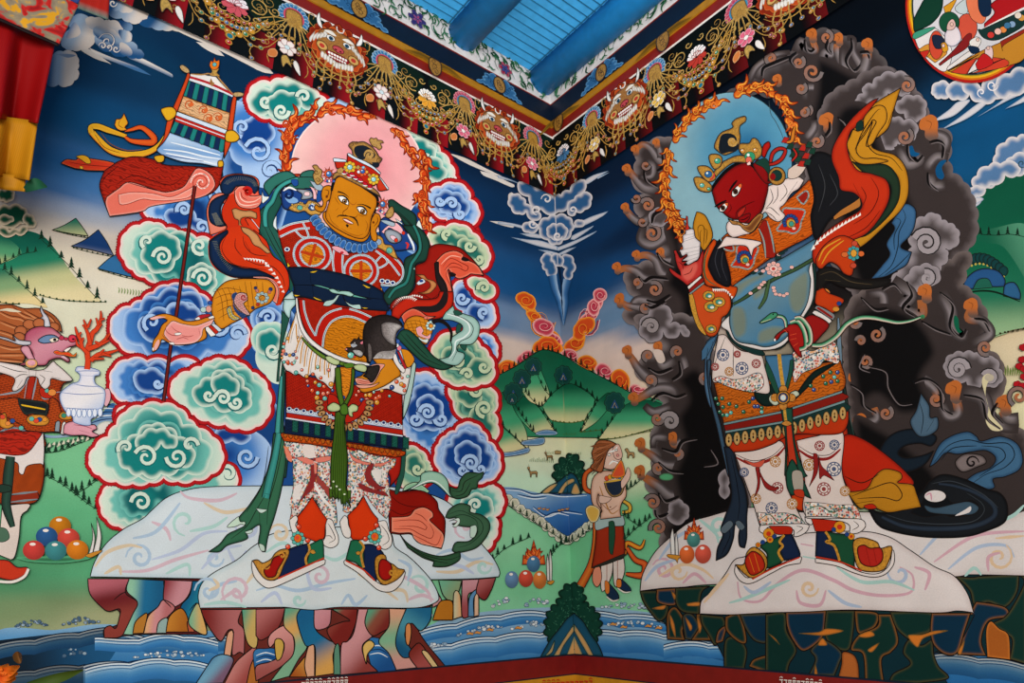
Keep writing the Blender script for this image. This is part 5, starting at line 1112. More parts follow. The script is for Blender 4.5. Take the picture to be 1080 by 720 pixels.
E(682,242,16,16,'#e8902c',ow=.4);F('565,260* 600,245 625,280 610,300 650,320 680,300 670,340 620,330 580,310','#f09aa0',e='#f6c8c8',ed=1.2,ow=.5);F('580,320* 620,345 660,340 650,372 600,350','#dfe8e0',ow=.5);E(640,180,13,11,'#e87a6a',ow=.3)
use(scarf)
F('420,330* 450,280 500,270 560,310 640,400 700,470 780,520 850,550* 780,575 700,560 620,520 540,450 480,390','#24503c',e='#14342a',ed=2.5);folds('450,300 540,400 640,490 760,545','490,300 570,390 660,480')
F('790,140* 850,90 860,120 930,150 1010,180 1050,240 1040,320 990,380 890,385 880,430 930,450 930,490 880,540 800,530 740,495* 820,470 840,400 830,340 880,300 920,270 910,230 840,200 770,190','#a9cbbf',e='#7fae9f',ed=3)
folds('800,150 900,180 960,220 975,280 930,330 870,360 860,430 820,490',c='#e8f0ea',w=1.6);folds('830,150 940,190 1000,250 980,320 900,365 880,430 840,510')
F('850,130 880,120 920,150 870,165',SG,ow=.5);F('880,230 910,235 905,280 870,295',SG,ow=.5);F('900,390 950,385 940,430',SG,ow=.5)
Z(385,480,7.2)
use(scarf)
F('285,270* 310,230 370,205 420,215 490,270* 460,290 380,260','#8fbf9a',e='#b9d6b0',ed=2)
F('420,190* 430,140 500,120 580,140 630,200 645,290 690,325* 640,310 590,260 520,210 440,220 340,260 290,275* 380,230','#9fc7ae',e='#6fa590',ed=2.5);folds('350,255 480,195 560,215 640,300',c='#e6efe6',w=1.4)
F('645,235* 700,250 725,180 780,130 870,135 900,125 890,170 860,200 850,250 810,260 780,310 700,330 650,300','#365c3f',e='#23402c',ed=2.5);folds('660,270 730,270 760,200 860,150','680,310 750,290 800,210')
F('610,470* 640,410 720,365 800,385 800,430 880,450 940,500 945,570 900,650 830,710 700,740 660,720* 690,660 790,650 850,590 830,550 740,540 660,520 700,510 690,475 640,480','#3f6448',e='#28442f',ed=3);folds('630,450 720,420 800,450 880,500 890,580 800,670 700,700','640,480 740,450 840,490 860,560',c='#1a3022')
F('665,540* 700,500 670,490 640,500 710,475 720,510 690,545','#cfe0d2',ow=.6);F('800,540* 840,530 850,570 830,620 800,620','#c3dac8',ow=.6)
Z(270,540,4)
F('605,90* 640,130 700,165 780,185 860,165* 862,195 840,215 800,230 745,228 750,210 700,190 640,150*','#2f5438',e='#1d3826',ed=2.5);folds('615,110 700,175 800,200 860,185','640,150 740,200 810,215')
Z(385,480,7.2)
part('robe_tail',label='dark red robe tail with coral lining')
F('160,250* 230,270 290,275 400,265 480,290 545,350 560,410 605,480 608,560 600,640 580,710* 500,690 400,660 350,600 260,600 190,590*','#8f1409',e='#6b0c06',ed=4);folds('190,300 260,360 360,390 480,380','180,400 280,450 400,400',c='#4a0805')
F('200,470* 330,460 380,410 450,395 510,430 515,470 490,490 540,540 590,590 600,640 580,705* 500,690 420,670 370,630 350,590 260,590 200,580*','#ea7a5c',e='#f29a7c',ed=2.5)
folds('210,500 340,490 420,500 470,545 460,565 380,540 260,540','220,560 340,560 420,600 500,630 520,580 490,520','360,600 440,640 540,680 580,600','380,440 430,460 470,500',c='#8a2414')
use(ROOT)
use(scarf);Z(270,360,4)
F('615,440* 632,440 625,560 600,640* 585,640 605,540',SG,ow=.6)
F('660,90* 675,95 660,200 640,280 620,330* 625,240','#b5cfc4',e='#8fb5a8',ed=1.5)
part('robe',label='red under robe beside the legs');F('375,400* 480,440 615,455* 605,560 560,620 540,680 560,560 400,470 380,560 370,600','#b01e12',e='#7f120a',ed=3)
part('trousers','blossom_cloth',label='white trousers printed with blossoms, left leg')
Z(210,460,6)
F('540,30* 700,50 850,80* 840,160 832,290 862,420 872,530 858,560 800,530 760,455 718,385 665,455 620,510 600,560 575,540 585,470 575,420 595,330 592,150 560,120','#e2d8cf',e='#cfc2b6',ed=3)
E(650,220,56,62,'#e8ded6',o='#3a2a24',ow=.6);E(790,210,40,58,'#e8ded6',o='#3a2a24',ow=.6);E(615,85,50,50,'#e8ded6',o='#3a2a24',ow=.6)
F('655,60 720,60 730,130 670,130','#ecdcd2',m='pigment',o=None);F('640,300 600,330 600,420 650,330','#ece2da',m='pigment',o=None)
for p in('560,120 620,140 700,145 840,120',):S(p,'#8a2a2a',2.)
F('700,150* 740,140 750,240 720,330 660,390 620,440* 670,340 705,250','#8f2a2a',m='pigment',ow=.7);F('745,240* 790,290 850,360 830,400* 780,330 740,280','#a04038',m='pigment',ow=.7)
F('610,135* 660,130 735,160 700,180 650,160','#e8806c',m='pigment',ow=.6);F('740,135* 830,125 830,150 770,165 735,160','#e8806c',m='pigment',ow=.6);F('725,160* 742,165 745,235 730,240','#e8806c',m='pigment',ow=.5)
F('535,60* 555,70 590,130 585,165* 560,150 545,110','#ea8468',m='pigment',ow=.7)
S('730,290 780,390 860,470','#ece6de',3.2,m='pigment');S('680,300 620,400','#ece6de',3.,m='pigment')
part('trousers','blossom_cloth',label='white trousers printed with blossoms, right leg')
Z(285,380,6)
F('480,560* 600,590 795,625* 790,660 750,700 745,760 760,880 755,960 735,1000* 690,960 640,900 600,850 560,900 500,960 460,950* 480,830 500,700 490,620','#e2d8cf',e='#cfc2b6',ed=3)
E(550,690,56,60,'#e8ded6',o='#3a2a24',ow=.6);E(715,635,50,28,'#e8ded6',o='#3a2a24',ow=.6);E(570,590,46,24,'#e8ded6',o='#3a2a24',ow=.6)
F('500,570* 530,610 600,640 690,650 780,625* 700,670 600,660 520,630','#e8806c',m='pigment',ow=.6);F('620,660* 660,650 640,720 690,790 740,800* 690,820 620,780 600,720','#8f2a2a',m='pigment',ow=.7);F('560,770* 640,810 720,830 750,860* 650,840 570,810','#8f2a2a',m='pigment',ow=.7)
F('640,700 700,690 700,740 680,770','#ece2da',m='pigment',o=None);S('540,800 500,880','#ece6de',3.,m='pigment')
part('shin',label='plain orange red legging');Z(260,510,6)
F('320,212* 370,150 415,82* 470,170 512,228* 498,280 492,340 450,365 410,355 370,340 330,310','#d8380c',e='#c22c08',ed=4)
part('shin',label='plain orange red legging');F('640,200* 700,140 740,78* 790,170 832,222* 826,270 780,345 740,352 690,355 662,340 650,270','#d8380c',e='#c22c08',ed=4)
part('cuff',label='white ruffled trouser hem');F('270,230* 310,200 325,225 310,260 325,300 300,320 280,280','#e8dfd6',ow=.8);F('500,260* 515,220 545,235 560,280 580,330 578,380 540,405 500,395 482,370 500,330','#e8dfd6',ow=.8);folds('515,250 545,300 560,350 520,375','500,330 530,330 545,350')
part('cuff',label='white ruffled trouser hem');F('590,240* 620,200 640,220 645,260 660,300 655,340 620,335 600,290','#e8dfd6',ow=.8);F('830,240* 880,235 900,290 920,340 915,390 880,415 845,400 835,350 850,300','#e8dfd6',ow=.8);folds('850,260 890,310 900,360 860,390','840,330 870,330')
for sgn,nm in((0,'left'),(1,'right')):
 M=(lambda x,y:(x,y))if not sgn else None
 part('boot',label='navy and green boot with gold trim and white curled sole')
 if not sgn:
  F('35,485* 32,520 50,590 110,650 170,655 300,600 495,508* 490,478 380,515 220,590 150,605 100,580 60,520','#e4dcd4',ow=.9)
  F('245,430* 300,400 395,375* 385,440 375,515 200,600 170,605 220,520','#13244a',e='#0a1730',ed=3);F('400,385* 440,365 482,358 490,478* 378,515* 395,440','#1f6a48',e='#13482f',ed=2)
  F('38,485* 70,480 100,500 130,490 160,470 180,440 220,415 265,415 268,450 235,520 205,590 160,612 115,600 80,560','#c98a24',e='#8a5410',ed=2,m='gilt')
  F('110,545 150,510 170,470 210,450 245,435 235,480 200,540 180,585 130,590','#a3150f',e='#6b0a08',ed=2);S(spiral(225,455,22,1.2,180,1),'#c98a24',2.,m='gilt');S(spiral(125,520,22,1.2,0,1),'#c98a24',2.,m='gilt')
  S('390,380 400,420 375,470 380,512','#c98a24',2.4,t=0,m='gilt');F('400,430 415,415 430,420 438,435 420,445','#c98a24',m='gilt',ow=.5);S('200,600 300,555 490,470','#c9361a',1.6,t=0)
  bx,by=325,345
 else:
  F('620,510* 700,560 770,620 830,670 890,685 940,670 985,620 1005,560 998,545* 970,590 930,620 870,640 810,610 740,540 625,482','#e4dcd4',ow=.9)
  F('735,385* 800,385 860,430 870,460* 840,520 825,600 810,612 740,540 740,450','#13244a',e='#0a1730',ed=3);F('660,360* 700,355 735,385 742,440 738,535 690,500 628,480*','#1f6a48',e='#13482f',ed=2)
  F('815,470 850,445 880,455 890,490 930,510 960,535 1000,545 985,575 960,600 920,625 870,640 830,605 812,540','#c98a24',e='#8a5410',ed=2,m='gilt');F('850,480 880,480 915,510 920,560 910,600 870,610 840,580 835,520','#a3150f',e='#6b0a08',ed=2)
  S(spiral(920,560,22,1.2,0,1),'#c98a24',2.,m='gilt');S('715,362 742,400 725,450 742,530','#c98a24',2.4,t=0,m='gilt');F('690,435 705,425 722,430 715,450 700,450','#c98a24',m='gilt',ow=.5);S('628,486 740,545 810,612','#c9361a',1.6,t=0)
  bx,by=812,335
 for a in range(0,360,45):E(bx+32*math.cos(math.radians(a)),by+34*math.sin(math.radians(a)),14,13,'#5fb8a8',ow=.5)
 E(bx,by,24,26,'#e0701c',ow=.5);E(bx-4,by-4,13,13,'#e8482c',o=None)
 for x,y in(((330,272),(388,358),(262,398))if not sgn else((822,262),(752,348),(838,405))):E(x,y,16,16,'#e0482c',ow=.5);E(x-4,y-5,5,5,'#f6b8a0',o=None)
Z(285,380,6)
part('skirt','brocade',label='red brocade skirt with striped hem')
F('85,510* 90,455 400,515 480,520 855,575* 850,600 790,612* 640,590 480,540 400,548 250,530','#c9500f',e='#a8380a',ed=3,m='brocade_scroll')
for i in range(22):x=95+i*34;y=458+i*34*.152;F(TF(np.array([(x-15,y),(x+15,y+5),(x+12,y+26),(x,y+36),(x-12,y+22)])),'#d8701c',e='#a8380a',ed=1,ow=.5)
F('98,365* 855,478* 855,562* 88,462*','#13284a',sm=False)
for i in range(11):
 x=140+i*70;y=372+(x-98)*.15;
 if not 390<x<470:F(TF(np.array([(x,y),(x+38,y+5),(x+36,y+78),(x-2,y+72)])),'#1f6a58',e='#164a40',ed=1.5,ow=.5)
F('98,60* 240,100 500,150 835,195* 838,478* 100,362*','#c4240f',e='#a81a0a',ed=3)
F('104,300* 838,408* 838,440 104,332','#c9d4e4',sm=False,m='pigment',ow=.6)
for i in range(16):x=120+i*46;y=305+(x-104)*.147;E(x,y,17,15,'#e6ebf0',ow=.4,m='pigment');E(x,y-2,10,9,'#1a2f6a',o=None,m='pigment')
F('104,330* 838,438* 838,472* 104,362*','#b8200f',sm=False,m='pigment');S('100,364 838,478','#dfe6ee',1.4,t=0,m='pigment');S('104,330 838,438','#2a3a5a',.8,t=0,m='pigment')
part('sash_lining',label='white pleated cloth with strings of jewels')
F('70,0* 100,-130 150,-260 170,-300 240,-140 300,-60 380,0 420,30 410,100 390,180 340,140 300,120 270,85 220,108 180,85 160,95 120,70 98,60','#e9e0d8',e='#cfc2ba',ed=2.5)
F('830,20* 880,-20 890,60 870,170 850,215 790,200 740,180 690,190 640,195 600,180 700,150 780,90','#e9e0d8',e='#cfc2ba',ed=2)
for x0,y0,x1,y1 in((150,-250,115,-110),(165,-230,175,-115),(200,-160,160,-50),(215,-140,190,20),(240,-120,215,40),(270,-85,240,90),(300,-60,285,60),(325,-45,315,70),(350,-25,345,90),(375,-5,370,110)):
 S(f'{x0},{y0} {(x0+x1)//2-4},{(y0+y1)//2} {x1},{y1}','#c98a2c',1.3,t=0);S(f'{x0+14},{y0+10} {(x0+x1)//2+10},{(y0+y1)//2} {x1+14},{y1}','#6a5a54',.5)
JW=['#e0582c','#5fb5a8','#e0962c','#2a4a8a','#e87a5c','#8fcfc0']
rr=random.Random(11)
def scatter(pts,r0=9,r1=15):
 for i,(x,y)in enumerate(pts):part('bead');E(x,y,rr.uniform(r0,r1),None,JW[(i*5+i//3)%6],ow=.45);E(x-3,y-4,3.5,3.5,'#f6efe4',o=None,n=5)
Z(285,320,9);scatter([(130,380),(125,410),(125,450),(115,480),(150,480),(185,490),(110,515),(130,555),(170,568),(210,570),(235,545),(250,515),(240,455),(220,485),(165,330),(260,320),(245,655),(345,690),(405,670),(450,605),(480,705),(555,640)],11,20)
Z(285,380,6);scatter([(110,10),(150,15),(200,60),(235,130),(240,160),(230,100),(285,138),(310,155),(340,165),(265,190),(300,205),(335,210),(365,205),(395,190),(295,235),(385,150),(345,240),(380,232),(320,110),(300,40),(370,60),(545,220),(580,250),(605,220),(630,218),(640,258),(670,240),(690,228),(655,200),(560,195),(610,250),(645,285),(675,265),(705,190),(755,225),(800,135),(845,160),(870,100),(835,110),(850,190),(770,170),(830,150),(820,95)],9,16)
part('girdle',label='red girdle')
F('370,210* 420,230 480,330 560,290 590,250 620,260 570,350 480,395 400,350 365,280','#b8200f',ow=.7)
for i in range(15):
 t=i/14;a=math.pi*(1.0-t);x=470+165*math.cos(a)*(1-.03);y=265+160*math.sin(a)
 part('bead_tassel',label='tan bead tassel');E(x,y,17,27,'#c2925c',rot=math.degrees(math.atan2(160*math.sin(a),165*math.cos(a)))-90,e='#8a5a2c',ed=1.2,ow=.6);E(x,y+3,6,7,'#1c1410',o=None)
part('panel','brocade_scroll',label='orange hanging panel');F('425,40* 525,40* 520,120 500,200 460,280 430,200','#d9801a',e='#a8540f',ed=2.5);E(462,235,13,13,'#2a4a9a',ow=.5)
part('girdle_sash',label='olive green knotted girdle sash')
gsh=CUR
F('410,50* 440,45 450,120 455,200 470,280 445,290 420,200 412,120','#4f7020',e='#33500f',ed=2);F('515,50* 535,60 530,140 520,210 480,290 460,280 500,200 512,120','#4f7020',e='#33500f',ed=2)
F('412,330* 440,320 480,325 470,400 480,520 490,620 480,800* 510,930* 480,890 450,910* 440,860 410,880* 380,830* 385,620 400,480','#46661c',e='#2f4a10',ed=2.5)
for i in range(7):S(f'{425+i*8},{340} {418+i*10},{480} {402+i*13},{640} {398+i*13},{830}','#1f3208',.8)
for x,y in((385,840),(400,800),(440,850),(470,880),(500,850),(420,830)):F(TF(np.array([(x-12,y-30),(x+12,y-30),(x+8,y+50),(x,y+20),(x-9,y+45)])),'#46661c',e='#2f4a10',ed=1.5,ow=.5);E(x,y-34,7,6,'#d9dfc0',o=None)
F('440,290* 470,270 495,300 490,340 455,345 440,320','#4f7a24',e='#2f5010',ed=2);F('360,290* 400,265 440,285 440,315 400,325 365,315','#c3d09a',e='#8fa060',ed=2);F('490,300* 520,275 555,290 550,320 520,330 525,355 500,350','#c3d09a',e='#8fa060',ed=2)
Z(285,320,9)
part('armour_skirt','brocade_scroll',label='orange brocade belly panel framed in red')
F('250,-60* 270,60 300,180 360,300 430,400 490,440 600,500 720,550 850,570 930,575 1000,300 1100,100 1100,-10* 700,-40','#c4260f',e='#a01a0a',ed=3,m='fine_brocade')
F('270,-40* 320,-40 325,30 360,170 425,300 440,290 470,180 560,80 700,40 850,80 970,130 940,190* 880,165 780,125 680,125 590,170 530,260 500,400 500,440* 420,380 340,260 285,120','#b81a0c',e='#8f1208',ed=2,m='pigment')
F('500,435* 520,290 550,220 600,165 690,125 780,130 900,175 960,210 940,400 930,550 850,560 740,540 620,500','#c9760f',e='#a8560a',ed=3)
for p in('315,-30 330,80 370,200 430,305','430,305 450,220 500,130 580,75 680,45','495,430 510,310 545,220 600,160 690,125 790,130 910,180','750,50 850,80 960,130'):S(p,'#c9dce0',2.,t=0,m='pigment');S(p,'#2a3a4a',.5,t=0,m='pigment')
part('hem',label='white rolled hem of the belly armour');R('250,-50 262,80 300,230 370,340 480,430 620,505 760,550 940,578',[2,3,4,4.5,4.5,4.5,4,3],['#cfc6be','#f0ebe6','#dcd4cc'])
use(gsh);R('300,320 370,400 470,480 560,530 700,575 800,590',[1.5,3,4,4,4,4],['#3a5a14','#6a8a30','#3a5a14'])
F('520,505* 560,495 610,520 660,545 650,580 600,580 540,545','#c3d09a',e='#8fa060',ed=2);F('790,590* 830,575 890,580 920,610 900,650 840,640 800,620','#c3d09a',e='#8fa060',ed=2);F('690,570* 780,565 790,600 720,610','#4f7a24',ow=.6)
Z(285,235,7.2)
part('breastplate','brocade',label='red brocade breastplate with two round plates')
brp=CUR
F('55,50* 150,5 330,-20 400,90 560,220 760,200 830,180 930,230 1005,300 1005,400 950,470 840,470 870,540* 760,490 600,410 380,350 130,335* 100,230','#c22a10',e='#a01a0a',ed=3)
def band(p,w=2.):S(p,'#cddfe6',w,t=0,m='pigment');S(p,'#2a3038',.5,t=0,m='pigment')
F('60,55* 150,10 300,-15 340,40 250,45 65,110*','#b81c0e',m='pigment',o=None)
band('65,50 160,8 320,-20');band('75,105 200,50 300,40');band('185,50 240,105 290,100 250,0')
F('480,210* 555,230* 555,395* 480,370*','#b81c0e',m='pigment',o=None);band('485,200 475,290 485,370');band('552,235 548,310 556,395')
F('830,200* 930,270 1000,360 990,410 900,310 800,215','#b81c0e',m='pigment',o=None);band('800,210 900,290 985,400');band('850,190 950,270 1005,340 1000,420 940,470 840,470');band('790,310 850,250 890,300 830,340 800,320')
for(x,y,a,b,ia,ib,q)in((320,240,142,130,92,86,15),(690,365,128,122,82,78,0)):
 E(x,y,a,b,'#b81a0e',m='pigment',o='#cddfe6',ow=2.4,rot=q);E(x,y,a+7,b+7,'#b81a0e',m='pigment',o=None,n=3)if 0 else None
 E(x,y,ia,ib,'#d07a14',e='#a8560c',ed=2,o='#cddfe6',ow=2.2,rot=q,m='brocade_scroll')
 q_=math.radians(q)
 for da in(0,math.pi/2):S(TF(np.array([(x-ia*math.cos(q_+da),y-ib*math.sin(q_+da)),(x+ia*math.cos(q_+da),y+ib*math.sin(q_+da))])),'#b83a10',3.2,t=0,m='pigment')
for x,y in((128,200),(850,440),(890,445),(930,455)):E(x,y,22,18,'#e8ecf0',ow=.4,m='pigment');E(x,y,13,11,'#1a2f6a',o=None,m='pigment')
part('belt',label='broad navy belt with a teal knot')
F('132,338* 240,335 380,352 600,400 780,478 862,530* 862,570 905,650 880,668 780,662 690,655 560,630 400,600 280,570 178,552* 178,480 155,420','#10213a',e='#0a1526',ed=3)
folds('178,470 320,475 450,500 700,560 860,580','300,345 310,460','760,480 750,560','320,480 330,570',c='#04080f',w=1.)
for p in('300,372 360,362 330,380','700,465 760,490 735,495','840,490 850,500 845,520','325,560 400,590 350,582','180,545 225,550 190,560','690,640 745,645 720,652','132,300 150,330 132,335'):F(p,'#e0b020',ow=.5)
F('310,468* 380,475 450,495 540,515 620,540 770,582* 620,560 540,545 440,505','#5fa394',ow=.6);F('445,505 480,500 520,520 540,515 600,520 635,545 610,560 560,545 520,540 470,530','#a9cfc0',e='#6fa898',ed=1.5);F('525,545* 500,590 450,630 400,628* 420,595 480,580 505,550','#b3cfc6',ow=.7);F('550,545* 570,590 620,620 680,620 690,655* 640,650 590,620 560,580','#b3cfc6',ow=.7)
Z(280,140,8)
part('shoulder_scroll',label='blue and pink dragon scroll on the left shoulder')
F('130,500* 170,470 250,470 300,500 330,470 400,480 420,560 430,620 330,640 160,640','#1d3f80',e='#122a5a',ed=3);F('165,545 200,530 270,560 265,590 200,590','#7fa8d4',o=None);F('255,480 300,475 380,490 400,540 350,560 300,560 310,520','#9aa0a8',e='#5a6068',ed=2);F('330,500 370,500 370,530 330,530','#f0c8c8',ow=.5);F('370,450* 410,470 430,520 430,560 405,560 400,500','#f0b8bc',ow=.6);S(spiral(190,520,60,1.2,200,1),'#0d1f4a',3);S('150,490 200,462 260,485','#f0ece8',2.2);F('440,490* 480,490 470,570 430,580','#1d4a90',ow=.5);F('370,400* 470,440 490,480 430,480','#9fb0bc',ow=.6);F('215,400 270,395 275,440 240,450','#1d4a90',ow=.5)
part('earring','gilt',label='gold ear ornaments with turquoise on the left');F('195,640 240,600 300,590 340,600 360,570 420,580 460,610 480,660 440,700 370,690 330,660 270,670','#d9a040',e='#9a6420',ed=2);E(290,632,24,22,'#5fb5a0',ow=.5);E(395,625,36,32,'#1f4a86',ow=.6);S(spiral(395,625,34,1.1,180,1),'#e6ecf2',2.2)
for i in range(14):E(225+i*17,606+18*math.sin(i*1.1),8,8,'#e0b050',ow=.4)
Z(330,180,9)
part('shoulder_scroll',label='grey and pink dragon scroll on the right shoulder')
F('620,500* 680,440 760,480 830,500 880,570 930,620 960,740* 800,760 660,740 640,620','#1d3f80',e='#122a5a',ed=3);F('650,580* 700,530 780,490 850,550 850,600 800,580 720,540 690,600','#f0b0b4',ow=.6);F('680,600 700,560 760,560 830,600 840,660 780,690 720,670','#9aa0a8',e='#4a5058',ed=2.5);F('730,620 770,615 800,650 760,660','#e8c0c8',ow=.5);E(790,660,18,20,'#d8341c',ow=.5);E(860,590,16,18,'#d8341c',ow=.4);F('640,470* 700,470 780,500 760,530 680,500','#9fb0bc',ow=.6);S('900,600 950,700 960,760','#dfe6ea',2.4);S('880,680 905,700 890,740','#d8341c',2.4)
part('earring','gilt',label='gold ear ornaments with turquoise on the right')
Z(285,235,7.2)
F('760,120* 800,90 850,110 870,160 920,170 950,220 965,275 900,240 860,210 820,190 780,170','#d9a040',e='#9a6420',ed=2);E(905,208,24,24,'#5fb5a0',ow=.5);E(820,145,26,24,'#9ab0c8',ow=.5)
part('collar',label='collar of blue lotus petals')
pet=[(325,-30),(345,0),(370,35),(398,68),(432,98),(468,125),(508,150),(548,172),(592,188),(636,200),(680,205),(722,202),(762,190),(790,172)]
for i,(x,y)in enumerate(pet):
 a=math.atan2(pet[min(i+1,13)][1]-pet[max(i-1,0)][1],pet[min(i+1,13)][0]-pet[max(i-1,0)][0])+math.pi/2
 ca,sa=math.cos(a),math.sin(a);q=[(-45,-15),(-45,15),(-5,26),(22,18),(30,0),(22,-18),(-5,-26)]
 P=spline(TF(np.array([(x+u*ca-v*sa,y+u*sa+v*ca)for u,v in q])),True)
 F(P,'#2a5fa0',e='#7fa8d4',ed=2.,ow=.7)
F('465,185 500,175 560,200 600,240 570,245 500,215','#e8a0a8',ow=.6);E(545,225,14,10,'#b8202c',o=None)
FC,FD='#cb7c12','#8f4a0a'
Z(330,180,9)
head=part('head',label='golden head')
F('100,395* 95,440 130,500 200,570 300,630 400,665 470,675 520,645 548,580* 540,450 300,300','#c9780f',e='#a85c0a',ed=1.5)
F('178,195* 190,130 215,75 260,52 330,78 400,112 500,175 570,220 602,260 605,330 575,400 555,450 545,520 525,600 480,640 420,640 350,615 270,575 190,525 135,470 120,420 140,340 165,260',FC,e='#b5660c',ed=3)
sub('ear',of=head);F('95,160* 130,140 175,150 172,220 160,275 135,290 125,340 95,388 45,385 12,350 30,320 55,340 85,335 98,300 80,250 82,200',FC,e='#a85c0a',ed=1.5);S('110,180 150,190 140,240 120,255','#6b3408',1.);E(132,245,12,14,'#6b2a08',o=None);S('50,350 80,350 100,330','#6b3408',.7)
sub('ear',of=head);F('590,400* 625,410 642,450 630,510 600,560 612,620 605,665 575,668 552,630 545,570 552,470',FC,e='#a85c0a',ed=1.5);S('610,430 615,480 580,530','#6b3408',.9);E(575,490,11,12,'#6b2a08',o=None)
sub('hair',of=head);S('178,190 190,130 215,70 262,48 330,75 400,108 500,170 575,220 612,262 612,330 582,405','#14100e',[2.6,3.2,2.4,2,2,2,2.6,3,3.2,2.6,1.6],t=0)
sub('eye',of=head);F('240,242* 285,240 320,265 340,300 338,325* 310,318 275,300 250,270','#f2ece4',ow=.9);E(300,290,22,24,'#8a5a20',rot=30,ow=.7);E(300,291,11,11,'#0f0a08',o=None);E(294,284,4,4,'#ffffff',o=None);S('238,240 285,236 325,262 345,302','#17100c',1.3)
sub('eye',of=head);F('415,348* 440,340 480,350 512,390 505,415* 470,412 440,390','#f2ece4',ow=.9);E(474,386,22,22,'#8a5a20',rot=30,ow=.7);E(475,387,11,11,'#0f0a08',o=None);E(469,380,4,4,'#ffffff',o=None);S('412,348 440,337 485,347 518,392','#17100c',1.3)
sub('eyebrow',of=head);S('236,198 275,208 310,225 345,258','#1a0f08',1.7,t=2)
sub('eyebrow',of=head);S('418,322 460,318 505,332 550,358','#1a0f08',1.7,t=3)
sub('nose',of=head);S('345,320 325,360 290,385 285,415 305,425','#7a3c08',.9);S('305,425 340,432 375,440 410,440 425,420','#5a2a08',1.);S('350,300 370,320 395,322 410,300','#9a4a14',.8);S('355,310 380,330','#9a4a14',.6);E(310,422,7,5,'#4a1c08',o=None);E(385,440,7,5,'#4a1c08',o=None)
sub('moustache',of=head);S('228,442 245,425 285,425 340,432','#14100e',1.5);S('340,432 385,445 415,475 432,525','#14100e',1.7)
sub('mouth',of=head);F('285,455 320,455 345,470 375,490 385,502 350,505 310,485','#e08a7c',e='#c2584c',ed=1.2,ow=.7);S('290,460 335,478 380,500','#f4e6dc',1.)
sub('beard',of=head);F('310,515 325,505 342,520 330,540','#14100e',o=None)
for p in('150,400 180,480 250,540','500,470 520,520 500,580','270,545 340,590 420,615 480,600','420,410 470,430 520,420','205,250 230,290 250,320','215,380 245,350','350,540 370,552'):S(p,'#a05a0c',.9)
Z(280,140,8)
crown=part('crown','gilt',label='jewelled gold and red crown')
F('560,395* 580,340 640,330 700,360 760,400 860,440 940,490 980,560* 950,530 900,500 800,450 700,400 620,365 585,390','#b8863c',e='#6b4414',ed=2)
F('700,105 735,75 770,80 830,75 890,110 930,150 960,200 985,220 960,260 940,285 900,270 850,250 780,230 740,200 730,150','#b8863c',e='#7a5018',ed=3)
F('760,120 800,108 850,115 900,150 925,190 900,215 880,190 850,180 835,220 800,220 765,190 750,150','#12141a',ow=.7);S(spiral(875,185,42,1.4,160,1),'#c2944a',3.4);F('900,250* 960,255 950,290 915,285','#12141a',ow=.5)
F('875,60 890,40 915,50 935,40 950,60 985,65 1000,85 970,90 985,120 960,145 935,125 900,110 885,85','#c2944a',e='#8a5a1c',ed=1.5,ow=.7)
for x,y,r in((730,100,24),(960,230,24),(770,85,16)):S(spiral(x,y,r,1.3,90,1),'#6b4414',1.)
sub('panel',of=crown,label='red panel with pale border')
F('575,220* 690,240* 690,260 650,300 600,300 590,270','#b8240f',e='#8f160a',ed=2);F('570,218* 582,212 680,228 685,244 575,242','#cfdce4',ow=.7)
F('690,175* 740,200 830,240 900,280 970,335* 940,420 900,450 800,420 720,370 690,300','#b5200e',e='#8f160a',ed=2);F('690,175* 705,170 760,205 850,245 920,290 972,340* 965,352 900,300 800,250 700,195','#cfdce4',ow=.7)
F('955,370* 1000,420 1038,480* 960,490 940,440','#c2341a',e='#a01e0c',ed=2);F('955,370* 968,375 1040,470 1030,480','#cfdce4',ow=.7)
sub('jewel',of=crown)
def flower(x,y,r,c,cc,n=8):
 for a in range(n):E(x+r*math.cos(a*2*math.pi/n),y+r*math.sin(a*2*math.pi/n),r*.5,r*.45,c,ow=.45)
 E(x,y,r*.62,r*.62,cc,ow=.5);E(x-r*.2,y-r*.25,r*.2,r*.2,'#f2f2ea',o=None,n=6)
flower(712,290,36,'#e0b030','#8fcfd0');flower(912,392,34,'#e0b030','#8fcfd0');flower(820,325,30,'#e06030','#2a5fb0',7);E(855,330,13,14,'#e8a040',ow=.4);E(785,330,13,14,'#e8e8f0',ow=.4);E(825,292,14,12,'#8fc0d8',ow=.4)
for x,y in((660,330),(705,360),(760,375),(800,395),(840,430),(880,455),(730,345)):E(x,y,22,15,'#b8182c',rot=28,ow=.5);S(TF(np.array([(x-20,y+10),(x,y+18),(x+22,y+16)])),'#dfe6ea',1.2)
F('600,320 640,290 660,320 630,345','#c2944a',ow=.5,m='gilt');F('760,300 780,270 800,290 780,310','#c2944a',ow=.5,m='gilt');F('860,360 880,340 890,370','#c2944a',ow=.5,m='gilt')
sub('side_flower',of=crown,label='red flower with a blue heart over the left ear');
for a in range(9):F(TF(np.array([(530+22*math.cos(a*.7+q),345+26*math.sin(a*.7+q))if k else(530+58*math.cos(a*.7),345+62*math.sin(a*.7))for q,k in((-.35,1),(0,0),(.35,1))])),'#d8431c',ow=.5)
E(530,345,34,36,'#e0582c',ow=.5);E(535,348,24,26,'#3a6fa8',ow=.5);E(528,340,9,9,'#cfe0f0',o=None)
for i in range(6):E(490+i*17,390+8*math.sin(i)+i*5,13,12,['#f0ece8','#e8607a','#3a5fa8'][i%3],ow=.4)
F('395,280 430,270 455,300 480,320 470,370 490,400 440,440 410,400 400,350 420,320','#c2944a',e='#8a5a1c',ed=1.5,ow=.7,m='gilt');S(spiral(430,330,24,1.3,0,1),'#6b4414',1.);S(spiral(445,400,22,1.3,180,1),'#6b4414',1.)
